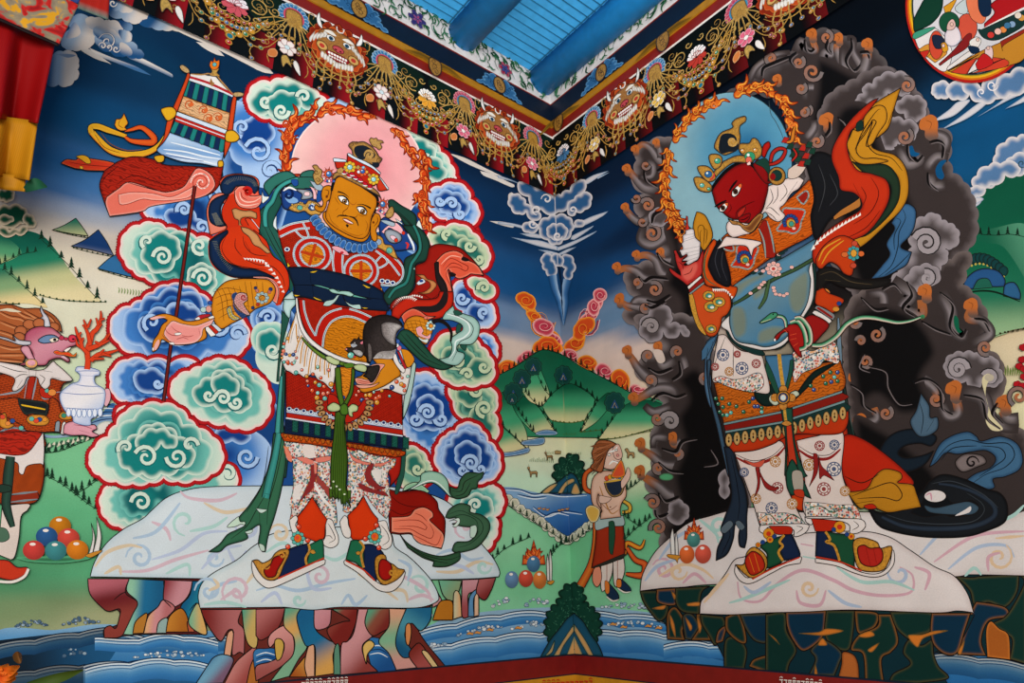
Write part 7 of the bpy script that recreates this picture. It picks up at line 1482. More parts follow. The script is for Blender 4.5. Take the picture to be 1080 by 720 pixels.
F('690,175* 780,160 820,100 870,65 940,80 950,110 930,130 1000,140 1020,180 1042,245* 960,260 880,270 800,240 750,250','#b5781a',e='#96600f',ed=3);folds('710,195 800,160 900,130 950,180 930,215 860,200 740,205','720,230 820,215','680,100 760,130 840,90',c='#2a1408',w=1.1);F('770,240 810,230 830,250 790,255','#b5240e',ow=.6)
for legp,lab in(('150,-30* 260,-45 385,-60 400,120 430,210 490,330* 440,325 360,335 280,345* 265,300 245,230 215,150','left'),('450,-70* 540,-90 668,-110 665,60 685,150 720,230 760,310* 700,300 600,290 495,290* 480,240 490,120','right')):
 part('trousers',label=f'white trousers with rosettes, {lab} leg');F(legp,'#dccabf',e='#c9b3a8',ed=3)
 if lab=='left':
  S('165,10 230,40 300,30 360,0 395,-40','#8a1f1c',3.4);S('150,-10 240,25 330,5 390,-50','#3a0c0a',.8)
  rosettes([(360,155,26,RD),(350,30,24,BR_),(258,205,22,BR_),(202,80,20,NV),(332,250,26,NV),(430,230,24,BR_)])
  F('262,270* 330,275 410,275 480,310 492,330* 440,325 360,335 282,345*','#d9cabd',m='blossom_cloth',ow=.6);S('270,310 320,280 370,320 430,280 490,320','#2a5a44',1.2)
  F('255,60* 275,60 275,150 250,200* 265,130','#8a1f1c',ow=.5);F('272,70 300,120 340,150 365,150 345,170 300,150','#8a1f1c',ow=.5);F('200,20 250,35 300,20 280,55 240,50','#c9503c',ow=.5)
 else:
  S('455,-30 520,10 600,15 660,-30','#8a1f1c',3.4);S('460,-45 530,-5 610,-5 662,-60','#3a0c0a',.8)
  rosettes([(560,-45,22,RD),(630,-50,22,NV),(580,160,30,RD),(628,65,32,NV),(510,45,26,BR_),(680,170,22,BR_)])
  F('487,222* 560,225 640,235 728,240 760,310* 700,300 600,290 495,290*','#d9cabd',m='blossom_cloth',ow=.6);S('495,260 560,240 620,270 680,250 740,290','#2a5a44',1.2)
  F('530,-10* 550,0 550,80 510,150* 530,80','#8a1f1c',ow=.5);F('555,0* 570,50 600,80 630,120* 580,95 560,110','#8a1f1c',ow=.5)
part('cuff',label='white ruffled trouser hem');F('275,340* 300,330 490,325 505,350 480,375 440,385 430,350 320,340 300,370 275,360','#e0d4cc');F('490,290* 520,300 690,300 760,305 778,335 750,365 705,370 700,330 640,310 530,320 520,330 495,315','#e0d4cc');folds('450,335 480,345 450,370','720,310 745,335 715,355')
for k in(0,1):
 part('boot',label='green and navy boot with gold trim and white curled sole')
 if k==0:
  F('160,518* 158,560 190,600 240,606 330,560 400,525 468,512* 465,480 340,530 230,580 190,560','#dfd2ca')
  F('425,370* 450,420 465,482 385,500* 370,440 385,385','#16233f',e='#0a1426',ed=3);F('385,380* 370,440 385,500 320,535 300,530* 310,470 280,430 330,400','#1a4a30',e='#0f2f1e',ed=3);F('320,335* 420,338 428,370 400,375 350,372','#b5240f',ow=.7)
  F('160,518* 200,515 215,460 250,435 300,470 312,520 290,560 240,582 200,560','#c98a20',e='#8a5410',ed=2,m='gilt');F('205,500 240,455 285,480 300,530 270,560 230,565','#b52a14',e='#7a120a',ed=2);folds('225,480 250,555','250,465 275,550',c='#e08a20',w=1.3);S('392,378 370,410 385,430 365,460 385,500','#c98a20',2.6,t=0,m='gilt');S('240,588 340,535 465,484','#c2341a',1.5,t=0)
  for x,y,r in((318,372,26),(325,400,16),(268,425,12)):E(x,y,r,r,'#d88a1c',ow=.5);E(x,y,r*.45,r*.45,'#c2341a',o=None)
  for x,y in((345,385),(290,412)):E(x,y,11,11,'#1f3f7a',ow=.4)
 else:
  F('540,488* 660,510 760,555 840,560 890,520 905,450 915,470 910,520 870,565 810,578 730,560 640,525 540,508*','#dfd2ca')
  F('545,362* 590,360 610,400 640,430 655,500* 540,480*','#16233f',e='#0a1426',ed=3);F('590,360* 640,370 700,380 730,420 725,520 735,545* 655,500 640,440 600,400','#1a4a30',e='#0f2f1e',ed=3);F('520,300* 640,312 660,345 600,360 540,360*','#b5240f',ow=.7)
  F('720,410 760,390 830,410 850,440 890,430 905,440 890,500 860,545 790,552 745,535 725,480','#c98a20',e='#8a5410',ed=2,m='gilt');F('740,440 770,425 800,440 850,440 860,490 830,525 780,525 750,500','#b0241a',e='#7a120a',ed=2);folds('780,440 800,520','815,440 830,510',c='#7a0f0a',w=1.2);S('588,362 610,400 590,410 630,430 655,500','#c98a20',2.6,t=0,m='gilt');S('542,482 655,505 760,548','#c2341a',1.5,t=0)
  for x,y,r in((655,340,28),(710,385,16)):E(x,y,r,r,'#d88a1c',ow=.5);E(x,y,r*.45,r*.45,'#c2341a',o=None)
  for x,y in((627,352),(690,375)):E(x,y,11,11,'#1f3f7a',ow=.4)
Z(740,380,6)
part('skirt','brocade_scroll',label='orange scroll brocade skirt with bead fringe')
F('150,520* 500,460 590,400 930,320* 925,400 880,460 740,470 600,465 500,500 450,530 330,570 200,580*','#b8330f',e='#8f220a',ed=3,m='pigment')
F('70,110* 880,0* 885,195 500,320 140,400*','#b85a14',e='#8a3a0a',ed=4)
F('330,150* 480,160 520,250 410,290 340,240','#10241f',e='#0a1613',ed=3,m='pigment');F('570,260* 700,80 880,0* 720,110 690,150 600,240','#10241f',e='#0a1613',ed=3,m='pigment')
F('140,395* 500,320* 890,190* 890,205 500,335 140,410*','#6f8c8c',m='pigment',ow=.6);F('142,410* 500,335* 892,205* 905,250 500,385 150,445*','#7f1a10',m='pigment',ow=.6);F('150,445* 500,385* 905,250* 908,265 500,400 150,460*','#6f8c8c',m='pigment',ow=.6)
F('150,460* 500,400* 910,265* 915,320 500,440 155,500*','#15302c',m='pigment',ow=.6)
for i in range(15):
 x=172+i*51.5;y=503-i*8.6-(i>7)*(i-7)*7.
 part('bead_tassel',label='tan bead tassel');E(x,y,22,42,'#c29a5c',e='#8a6230',ed=1.5,ow=.6);E(x,y+8,6,9,'#1a1410',o=None);E(x,y-12,6,10,'#7a5426',o=None)
for(x,y)in((90,240),(105,275),(130,240),(135,295),(115,325),(135,345),(160,345),(175,275),(185,330),(220,290),(265,325),(300,262),(325,240),(335,290),(355,290),(380,300),(380,325),(770,100),(815,75),(840,105),(860,75),(785,145),(820,135),(860,130),(710,185),(690,160)):
 part('bead');E(x,y,13,13,JW[(x*3+y)%4]if(x+y)%2 else '#1f6a4c',ow=.5);E(x-4,y-4,3.5,3.5,'#f0e8dc',o=None,n=5)
part('apron',label='white apron with blue rosettes and blossom border')
Z(740,280,6)
F('105,440* 150,440 200,500 260,540 370,560 400,640 430,800 330,800* 250,780 180,750 110,740 70,730 70,640','#dccabf',e='#c4b0a6',ed=3);rosettes([(135,565,36,NV),(255,650,38,NV),(175,670,26,BR_),(345,620,26,RD),(85,640,22,RD),(225,560,20,RD)])
F('70,720* 120,700 200,720 270,710 340,680 380,690 390,760 330,800 250,790 180,770 110,740','#d9cabd',m='blossom_cloth',ow=.7);folds('200,510 200,700','150,450 75,640')
F('570,560* 620,500 700,540 830,480 870,560 860,620 780,600 740,640 640,680 600,730 580,720','#d9cabd',m='blossom_cloth',ow=.7);folds('620,600 700,560 780,540','640,660 720,600')
part('girdle_sash',label='long green sash with red tongue and gold rosette')
Z(740,380,6)
F('400,-30* 575,-40* 585,40 560,130 540,190 490,190 440,140','#3f6f8f',e='#274e68',ed=3)
F('500,300* 575,300* 580,420 600,560 650,700 670,730* 620,740 600,650 570,500 560,400 540,400 540,500 540,720 525,730* 530,500','#1d4a38',e='#123026',ed=2);F('535,400* 565,400 580,520 605,690 560,690 545,560','#b8341a',ow=.7)
F('410,0* 450,80 490,200 470,210 440,150 405,60','#1d4a38',ow=.6);F('560,0* 580,0 570,100 540,190 530,170 550,80','#1d4a38',ow=.6)
S('490,-40 500,60 515,160','#c9932c',4.,t=0,m='gilt');S('520,280 535,400','#c9932c',3.,t=0,m='gilt')
F('425,250 440,215 490,215 490,270 460,285','#c3c9b0',e='#8a937a',ed=2);F('560,205 600,190 620,215 590,235 560,235','#c3c9b0',e='#8a937a',ed=2)
for a in range(4):E(516+52*math.cos(a*1.571),235+52*math.sin(a*1.571),26,26,'#c9822c',ow=.5,m='gilt')
E(516,235,42,42,'#d08a24',e='#8a5410',ed=1.5,m='gilt');E(516,235,30,30,'#1f3f6f',ow=.5);E(516,235,20,22,'#c9d8d8',e='#e0962c',ed=1.,ow=.4)
F('505,400 540,380 570,400 540,415','#c9822c',m='gilt',ow=.6)
Z(740,480,4.5);F('400,80* 430,20 470,90 480,110 520,205* 490,190 470,160 430,190 405,150','#1d4a38',e='#123026',ed=2);F('430,80 475,80 480,165 440,165','#a89c8c',ow=.5);F('440,165 480,165 485,200 445,190','#b8341a',ow=.5)
Z(740,280,6)
belly=part('belly_armour',label='blue grey belly armour painted with a flowering branch')
F('150,330 160,430 220,505 330,560 400,565 380,520 480,530 550,480 640,350 710,230 725,100 720,-20* 690,-60 240,90 190,140 190,250','#14302c',ow=.8)
F('158,330 170,420 225,490 330,525 400,535 485,520 550,470 640,335 700,230 712,110 700,-10* 660,0','#d9d0ca',e='#b0a49c',ed=2)
F('183,135* 300,60 480,-30 720,-170* 725,-100 680,20 690,100 670,230 620,330 540,450 470,500 400,515 330,500 230,480 190,420 175,340 195,250','#4a7c98',g=('l',260,100,520,420,'#5a7f90','#3f7494'),e='#3a5a66',ed=4)
for p in('190,270 260,260 290,330 280,430 220,460 190,400','550,130 640,40 680,60 670,220 620,300 560,270','360,420 440,380 530,390 540,430 450,480 360,490','190,140 330,60 420,60 300,130 220,200','330,130 420,110 400,180 330,220'):part('cloud_patch',label='grey green patch');F(p,'#6f7a6c',e='#5a7c88',ed=4,o=None)
part('branch',label='flowering branch');R('200,245 270,205 350,150 470,80 600,20 720,-50',[2.5,4,4,4,4,3.5],['#1f3020','#3a5232','#1f3020'],ow=.5);R('430,90 415,150 400,210 360,275',[3,4,4,2],['#2a4028','#46603a','#2a4028'],ow=.5)
for x,y in((300,15),(330,35),(375,40),(260,50)):F(TF(np.array([(x,y),(x+22,y-12),(x+16,y+14),(x-6,y+22),(x-22,y+10)])),'#14302c',ow=.4);E(x+14,y-6,15,12,'#d99a92',e='#e8c4ba',ed=1,ow=.4)
for x,y in((480,-60),(500,-90),(540,-130),(570,-170),(520,-110)):F(TF(np.array([(x-10,y),(x+22,y-22),(x+26,y+14),(x-16,y+26)])),'#14302c',ow=.4);E(x+8,y-14,15,14,'#d9a096',e='#e8c4ba',ed=1,ow=.4)
for a in range(8):E(455+38*math.cos(a*.785),20+34*math.sin(a*.785),16,14,'#d9988c',e='#ecc9c0',ed=1,ow=.5)
E(455,20,26,22,'#e0bcb0',ow=.4);E(455,20,12,10,'#b8342c',o=None)
for x,y in((380,120),(365,140),(395,105),(460,160),(470,180),(495,185),(520,190),(540,178),(310,175),(455,140),(490,55),(470,60),(570,10)):E(x,y,14,11,'#d9988c',e='#eabfb4',ed=1,ow=.4)
Z(700,215,7.2)
part('breastplate','brocade_scroll',label='orange and red breastplate with flower bosses')
F('440,260* 520,200 700,150 880,20 1000,-80 1100,-180* 1180,-160 1190,80 1130,230 860,380 515,630* 480,440','#b8500f',e='#8a2f0a',ed=3)
F('720,180* 780,130 850,380 775,410*','#8a1a10',m='pigment',ow=.7);S('722,185 760,280 775,410','#7f8c84',1.8,m='pigment');S('785,130 820,250 840,370','#7f8c84',1.8,m='pigment');F('470,290 520,310 530,355 480,350 450,330','#8a1a10',m='pigment',o='#7f8c84',ow=1.6)
F('1010,-50* 1080,-100 1100,-60 1060,0','#8a1a10',m='pigment',o='#7f8c84',ow=1.6)
for x,y,q in((620,410,1),(970,135,1.05)):
 F(spline(TF(np.array([(x+a*q,y+b*q)for a,b in((-60,-90),(0,-95),(95,-80),(70,0),(60,50),(20,85),(-40,70),(-105,60),(-70,0))])),True),'#b5240f',e='#d8442a',ed=2,o='#7f8c84',ow=1.8,m='pigment')
 for a in range(9):E(x-8+46*q*math.cos(2.6+a*.45),y+46*q*math.sin(2.6+a*.45)+2,15,15,'#1f3f7a',ow=.4,m='pigment')
 E(x-4,y+12,34,34,'#c9962c',ow=.5,m='gilt');E(x,y+16,20,20,'#3a8a78',ow=.5,m='pigment');E(x+18,y+50,16,13,'#e0b0a4',ow=.4,m='pigment')
part('sleeve',label='black sleeve lined with orange on the left')
F('380,265* 310,370 285,480 300,560 330,620 430,640 520,720 560,640 510,620 400,590 360,520 340,440 400,300','#c9480f',e='#9a300a',ed=3);S('345,330 310,440 320,560 400,620','#1f5a3c',1.6)
F('425,265* 380,340 340,440 345,500 400,590 480,630 510,600 500,510 470,400','#16161a',e='#0a0a0c',ed=3);folds('420,320 390,430 430,560','450,360 440,460 480,580',c='#3a3a40')
F('250,60* 290,70 330,110 372,235 330,330 300,352 285,330 250,290 228,230 225,150','#b87a1c',e='#96600f',ed=2.5);folds('265,250 260,180 290,160 310,200 300,330','280,330 275,220 290,200','300,190 330,200 320,300',c='#5a3408',w=.9)
Z(820,80,6)
part('sleeve',label='flaring red sleeve lined with ochre and dark green on the right')
F('180,560* 250,480 360,520 400,640 530,760 560,840 350,900 250,1040 210,900 230,760',DK,e='#0a0a0a',ed=4);folds('260,560 300,700 260,860','330,620 380,740 330,820',c='#3a3a3c')
F('780,75* 740,200 700,330 610,410 600,450 650,475 740,500 800,560 828,650 825,760 780,850 700,930 560,1060 500,1080 440,1010 560,980 700,820 770,700 740,620 640,640 560,640 450,560 440,440 560,220','#b87c1a',e='#8f5a0f',ed=3)
F('470,540* 540,560 680,560 750,620 775,700 760,800 690,900 560,1010 450,1020* 600,940 690,830 720,720 680,660 560,620','#1f3020',e='#122014',ed=3)
F('640,140* 580,170 470,270 370,410 342,520 385,640 400,720 480,740 530,790 520,850 400,920 300,990 240,1050 220,1130 240,1190 300,1140 420,1060 560,1000 660,880 710,760 690,660 600,620 500,590 445,470 460,360 520,300','#b52c10',e='#86180a',ed=4)
F('545,330* 550,260 620,190 680,200 690,280 640,360 600,430 560,440 590,330 600,290 560,360 510,430 500,480 540,520 620,520 700,540 560,560 480,530 440,440 460,380 480,340 510,350','#b87c1a',e='#96600f',ed=2);folds('500,490 510,420 590,300 600,280 625,290 590,360 570,430 620,490 720,520 790,600','490,470 540,350 620,230 650,210','700,300 740,200',c='#1a0f06',w=1.1);F('500,300 535,280 540,340 500,345','#122a22',ow=.5)
folds('590,640 640,740 590,860 480,940','530,700 560,760 540,820','480,680 520,760','430,1030 560,960 650,850',c='#5a0e06',w=1.)
for i in range(14):t=i/13;x=225+290*t;y=1100-210*t**.75;F(TF(np.array([(x-14,y+6),(x+14,y-8),(x+4+6*t,y-34+8*t)])),'#e6ddd0',o=None)
F('355,890* 400,850 480,800 520,770* 525,820 480,850 400,890 360,910','#a8682c',ow=.6)
Z(820,190,6)
part('cuff',label='orange cuff with a turquoise rosette on the right')
F('240,500* 280,430 350,370 420,350 500,390 520,440 490,520 470,600 420,590 380,540 330,520 280,560 250,545','#b8380f',e='#8a240a',ed=3);folds('260,510 300,430 400,370','280,530 330,450 420,380',c='#c98a24',w=1.6)
for a in range(8):E(482+30*math.cos(a*.785),462+36*math.sin(a*.785),14,13,'#3a8a8a',ow=.4)
E(482,462,20,24,'#d09030',ow=.5);E(425,470,22,18,'#c9602c',ow=.5);E(530,465,20,18,'#c9602c',ow=.5);E(488,400,20,18,'#b8442c',ow=.5);E(480,540,20,18,'#b8442c',ow=.5)
F('255,690 280,680 320,690 330,720 250,720','#c9742c',ow=.6)
Z(740,280,6)
part('cuff',label='orange cuff of the arm with the snake');F('725,160* 770,140 800,170 900,215 860,270 830,300 780,270 720,240','#b8380f',e='#8a240a',ed=2.5);F('715,270* 740,255 840,310 830,345*','#7a7c7c',ow=.6);F('700,300* 725,285 820,345 800,370*','#d9cfc6',ow=.6);F('725,268 740,262 830,325 825,335','#8a1a14',o=None);E(870,240,16,14,'#1f3f7a',ow=.4);E(850,275,22,16,'#c9822c',ow=.4)
part('cuff',label='orange cuff with gold scrolls of the raised arm')
F('-75,130* 0,100 20,120 70,140 150,160 180,200 185,260 160,310 130,330 120,380 90,440 40,445 0,390 -40,330 -70,240','#c2481a',e='#963208',ed=3);F('-75,130 -45,220 -20,330 30,440 -20,400 -60,300 -80,200','#c9922c',ow=.6,m='gilt')
for x,y,r in((45,190,38),(60,260,44),(110,230,40),(60,400,34)):E(x,y,r,r*.8,'#c9922c',ow=.6,m='gilt');E(x,y,r*.55,r*.4,'#3a8a78',ow=.4);E(x+6,y+4,r*.3,r*.2,'#e0d8cc',o=None)
for i in range(10):x,y=75+i*13,150+max(0,i-5)**1.6*5;F(TF(np.array([(x-7,y-6),(x+9,y),(x-2,y+16)])),'#e6ddd0',o=None)
Z(735,150,8)
part('collar_cloth',label='white knotted neck cloth')
F('600,370* 680,340 740,310 850,290 905,320* 860,390 800,430 740,520 700,560 745,620 690,670 620,640 570,590 520,700 470,760 400,780 300,800 250,740 280,660 480,640 560,560','#dcc8be',e='#bfa8a0',ed=3);folds('620,390 640,480 580,560','680,370 680,460 640,520','730,350 760,420 700,500','850,330 760,460','580,570 620,550 700,620','590,590 640,620 670,660','520,580 540,640');F('770,230* 850,180 920,212* 880,270 830,305 770,300','#cbb4a4',ow=.7)
F('290,800 240,800 200,860 170,900 240,880 330,870 420,880 460,960 480,900 540,840','#dcc8be',e='#bfa8a0',ed=2)
rhead=part('head',label='red head looking down to the left')
F('125,410* 140,380 200,300 260,240 340,190 420,170 470,190 520,150 570,200 600,300 600,400 580,480 550,570 500,640 430,685 370,670 340,650 280,640 200,575 160,530 140,460','#8f0f0d',g=('l',180,420,600,500,'#86090b'),e='#5a0808',ed=4)
sub('beard',of=rhead);F('260,640* 300,660 350,670 420,700 480,640 530,600 560,620 520,690 460,760 400,740 360,700 300,690','#6a3c1c',e='#b07a3c',ed=3);S('335,640 338,690','#120a08',1.2)
sub('hair',of=rhead);S('122,412 140,370 195,295 258,232 340,180 420,160 480,200 500,240','#0c0a0a',[2.6,3.4,3.6,3.6,3.2,3,5,3],t=0);S('340,320 300,370 270,420','#0c0a0a',2.4);S('250,490 200,515 150,545','#0c0a0a',2.4)
sub('eye',of=rhead);F('295,450 300,410 340,370 375,350 370,390 345,440 310,462','#e6dcd2',ow=1.);F('345,370 375,348 372,385','#d8602c',o=None);E(326,416,19,22,'#4a2412',ow=.8);E(326,416,10,11,'#060404',o=None)
sub('eye',of=rhead);F('192,580 195,550 230,515 262,512 255,550 225,585','#e6dcd2',ow=1.);F('235,518 262,512 256,540','#d8602c',o=None);E(220,554,17,20,'#4a2412',ow=.8);E(219,554,9,10,'#060404',o=None)
sub('nose',of=rhead);F('340,620 345,590 390,550 410,540 405,580 380,615 350,640','#b02a1c',e='#8a120f',ed=2,ow=.7);S('330,650 330,600 360,560 420,525 490,495','#4a0505',1.1);S('260,600 290,560 280,520','#4a0505',.8)
sub('mouth',of=rhead);F('350,640 400,610 450,600 440,650 400,680 360,670','#86090b',e='#5a0808',ed=1.5,ow=.7);S('365,655 400,650 440,625','#2a0404',1.1)
sub('ear',of=rhead);F('470,190* 520,145 580,200 605,300 600,330 680,260 660,320 600,350 560,330 500,250','#7f0d0d',e='#5a0808',ed=2.5,ow=.7)
E(675,285,72,76,'#b07a24',e='#6b4414',ed=2,m='gilt');E(672,280,46,46,'#14302a',ow=.6);E(640,290,24,30,'#7f0d0d',o=None)
Z(690,90,6)
rcr=part('crown','gilt',label='jewelled gold crown')
F('440,480* 520,445 600,450 630,480 580,490 500,490 430,540 380,590 370,560 400,520','#b8842c',e='#6b4414',ed=2)
F('395,410 380,385 400,330 430,295 480,275 500,260 490,240 520,210 575,195 580,225 545,255 540,290 545,330 530,400 480,430 440,440','#b8842c',e='#7a5018',ed=2.5);F('425,320 470,305 510,320 520,350 500,340 470,355 475,385 530,370 520,410 470,420 430,430 410,400','#0c0c0e',ow=.7);S(spiral(495,355,32,1.3,0,1),'#c2944a',3.)
F('540,370 600,365 620,335 650,340 680,390 685,430 640,470 580,450 540,420','#b8842c',e='#7a5018',ed=2.5)
for p in('350,440 400,435 430,460 420,510 380,530 350,480','275,515 330,510 370,540 390,590 340,610 290,560','250,590 290,580 340,610 365,640 350,675 280,660'):F(p,'#c08a30',e='#7a5018',ed=2)
sub('jewel',of=rcr)
for x,y,r,c in((400,478,20,'#3a9a78'),(605,450,34,'#2f8a60'),(302,632,16,'#5fb0a0'),(342,562,24,'#2a5f90'),(345,655,12,'#3a9a78'),(560,415,16,'#c98a3c'),(640,410,16,'#c98a3c')):E(x,y,r,r*.9,c,ow=.5);E(x-r*.3,y-r*.3,r*.3,r*.3,'#e0e8e0',o=None,n=6)
E(598,472,20,22,'#d8604c',ow=.5);F('585,495 605,480 610,500 590,505','#e6c4b8',ow=.4);S('350,600 375,580 380,555','#c2342c',2.)
sub('feather',of=rcr,label='red and green leaves by the ear');F('680,440 690,380 725,355 735,385 715,420 700,455','#a8180f',e='#6b0c08',ed=2);F('640,490 700,460 730,500 725,560 690,520','#16382c',ow=.6)
sub('ribbon',of=rcr,label='red and green ribbons');R('730,500 770,490 810,460 830,410 790,400 750,430 735,490',[3,4,4,3.5,4,4,3],['#8a140f','#a8241a','#8a140f'])
for i,(x,y)in enumerate(((830,350),(860,390),(900,420),(940,400),(980,380),(1000,420),(960,450),(910,470),(880,440),(930,500),(970,490))):F(TF(np.array([(x-26,y+10),(x-6,y-24),(x+24,y-20),(x+14,y+16)])),'#17382a' if i%3 else '#a8241a',ow=.5)
R('840,360 870,350 880,300 890,260',[3,4,4,2],['#a8541a','#c97a24','#a8541a']);R('870,480 900,440 880,400',[2,3,2],['#8a140f','#b8281c','#8a140f'])
Z(700,215,7.2)
part('hand',label='raised right hand with spread red fingers');F('180,620* 130,580 70,540 40,500 45,485 70,500 110,530 140,540 110,490 90,430 85,390 75,355 92,350 110,380 130,410 175,380 180,390 150,415 140,440 180,430 180,445 150,460 190,465 260,425 285,370 300,350 304,380 295,460 285,540','#b5302a',e='#86140f',ed=2.5);F('130,500 170,470 250,440 265,490 230,560 180,590 140,560','#cf5a4c',e='#b5302a',ed=3,o=None);folds('150,540 200,520 220,480','110,440 140,460 150,500','190,590 240,560',c='#5a0a08',w=.8)
part('bracelet');F('180,628* 280,545 288,560 190,650*','#e0d6cc',ow=.6);F('190,650* 290,562 300,590 195,675*','#8a1a14',ow=.6);F('195,675* 305,590 308,605 200,690*','#7a8a88',ow=.6)
Z(740,280,6)
part('hand',label='red left hand gripping the snake');F('640,340* 705,312 805,370 760,440 700,495 660,460','#8f1512',e='#6b0c0a',ed=3)
F('455,475* 470,440 520,400 560,370 610,375 650,420 655,500 630,545 635,580 610,570 575,520 550,470 545,420 510,430 480,470','#9a1a14',e='#6b0c0a',ed=2.5);folds('520,405 545,425','560,440 600,430','560,470 600,460','580,510 610,490',c='#d8502c',w=1.2);E(463,470,6,9,'#e6dcd2',o=None)
thing('shrine','small white stepped shrine held in the raised hand of the red faced guardian','shrine')
Z(700,215,7.2);part('body');F('165,197* 225,190 240,250 280,290* 270,405 230,440 185,465* 165,445 180,432 140,430 180,395 175,380 140,395 120,350* 145,340 135,300 145,290 145,235 165,225','#d6ccc8',e='#a89c9c',ed=2.5);folds('145,240 235,225','140,290 240,255','150,270 240,240','130,350 275,320','160,375 275,350','175,400 275,375','185,430 270,400',c='#7a7070',w=.8)
part('spire',label='red spire');F('170,90 182,95 184,150 194,190 165,197 172,150','#b52a1c',ow=.6);E(140,210,14,18,'#14141a',o=None)
thing('snake','green and white snake coiled round the hand of the red faced guardian','snake')
Z(740,280,6);part('body',label='striped coils')
SNK=['#17422c','#2f7a50','#7fae8a','#d8c4b0','#a86a54']
R('700,505 770,500 850,450 920,370 1000,332 1080,330 1160,345 1240,360 1320,350 1390,325',[4.2,5,5,5,5,4.6,4.4,4,3.4,2.4],SNK);S(spiral(1400,325,14,1.2,120,1),'#2f7a50',2.)
R('620,530 660,510 650,420 610,355 560,362',[4.4,5,5,5,4],SNK);R('670,505 690,480 680,400 630,335 590,335',[4.4,5,5,5,4],SNK);R('535,390 530,350 510,325 475,320',[3,3.6,3.6,3.4],SNK[::-1])
part('head');F('365,360 400,330 440,300 475,298 478,320 440,345 385,365','#3f8a64',e='#1f5a3c',ed=1.5);S('375,360 440,338','#d8c4a0',1.2);E(452,308,5,5,'#0c0c0c',o=None)
Z(540,540,4)
jewelfire('flames round the green jewel on the right rock',768,90,42,62);JG='jewels on the right rock'
ball('green jewel ball wrapped in flames on the right rock',766,115,28,32,'#4f8f86',g=JG);ball('orange red jewel ball on the left under the green one',738,178,32,38,'#ea6e34',g=JG);ball('coral red jewel ball on the right under the green one',806,176,34,40,'#e25c46',g=JG)
horns('pair of slim white horns beside the orange red jewel on the right rock',('672,185* 668,110 678,62* 686,120 688,190*','690,195* 688,120 692,75* 700,130 702,195*'),'655,178 690,180 712,185 700,200 698,215 690,200 660,190')
thing('painted_medallion','round painted medallion of robed figures with a rainbow rim','medallion')
Z(945,0,8)
part('rim')
def disc(k,c,**kw):E(640,40,560*k,660*k if k>.97 else 655*k,c,n=90,o=None,**kw)
disc(1.,'#a81c14');disc(.97,'#c96a14');disc(.945,'#d8a41c');disc(.92,'#8a7a20');disc(.905,'#0f2430')
part('picture');E(640,35,495,585,'#c9c4c4',n=80,o=None)
def m(p,c,e=None,**k):F(p,c,e=e,ed=2,ow=.6,**k)
m('160,330* 330,240 470,420 420,600 300,540 200,420','#d9cfc9');m('185,420* 290,370 430,440 330,530*','#c9862c');m('200,440* 280,425 240,490','#b8281c');m('430,600* 700,440 920,340 1100,250 1090,480 930,560 620,622','#b87a24',e='#a86a18');m('460,610* 680,490 920,500 930,560 700,610 580,625','#c23a24');m('600,625* 640,560 690,500 700,590','#d9cfc9');m('440,560* 620,430 660,450 440,590','#d9cfc9');S('440,600 700,460',K,1.6);S('600,625 920,490',K,1.6);S('240,500 310,440',K,1.2);S('590,625 680,490',K,1.2)
m('145,170* 200,60 260,-20 400,-20* 380,100 300,200 180,260 150,260','#0f3626',e='#081f16');m('150,280 250,240 330,235 160,330','#3a8a6c');m('400,60* 520,-20* 480,60 430,130','#c98a1c');m('500,60 600,-10 600,110 530,110','#b5bdbb')
E(600,230,85,115,'#c24a34',ow=.7);E(340,380,60,120,'#c2442c',ow=.7);E(450,190,85,90,'#17482f',ow=.7)
m('590,-20* 740,-20* 760,140 720,200 640,160 600,60','#d8704a');m('690,-20* 800,-20* 800,110 740,140 700,80','#10243c');m('745,200* 830,110 800,40 900,-20 1090,-20* 1090,60 900,160 760,240','#a8161a',e='#7f0f12');S('740,240 900,160 1090,60','#e0d8d0',2.4)
m('720,250* 1090,80* 1090,200 960,290 840,340 740,320 690,250','#16302c');
for x,y,c in((905,250,'#d8803c'),(980,205,'#7f9ab5'),(800,295,'#c2342c'),(1060,150,'#c98a3c'),(860,265,'#e0b0a0'),(940,215,'#3a6a8a'),(1030,130,'#d8c8b8')):E(x,y,30,28,c,ow=.5)
m('880,350* 1090,240* 1090,270 910,380 900,430*','#8a2414')
part('seated_figures',label='seated white and maroon robed figures');m('360,540* 480,430 600,290 640,300 600,400 460,490 370,555','#7a1a1a');m('410,290* 450,230 520,230 550,330 490,390 420,370','#d6c8c8',e='#a8a0b0');m('430,250 440,190 480,160 505,210 480,250','#cfa89c');m('620,350 680,310 720,340 690,400 640,400','#d9cfc6');m('310,300 370,300 410,340 400,400 340,410 310,360','#1a2438');m('380,370 420,360 440,420 400,440','#c98a1c');m('610,390 690,400 700,440 640,450','#10243c');m('750,420 780,390 810,400 820,460 800,520 760,500','#dcb8b4');m('670,540* 740,450 820,530 700,590','#b51c1c')
for x,y in((470,205),(690,335),(778,405),(400,385)):E(x,y,14,16,'#d9b0a0',ow=.5)
Z(0,310,8)
thing('attendant_figure','dragon headed attendant in orange brocade holding a white vase of coral','figure')
part('mane',label='brown flowing hair')
F('-20,90* 100,90 200,120 330,120 430,160 500,230 525,320* 400,300 200,420 210,540 160,580 -20,570*','#a8582c',e='#8a4420',ed=3)
for p in('-20,130 80,180 180,200 260,260','0,220 100,260 200,290','100,100 200,170 300,200','-20,300 80,330 190,380','-20,420 100,450 200,440','-20,500 100,500 200,500','200,130 330,200 420,230','-20,540 100,550 200,560','330,130 440,200 500,300'):S(p,'#5a2810',1.1);Q=spline(p,False)+[0,2.4];S(Q,'#cf8a5a',1.2)
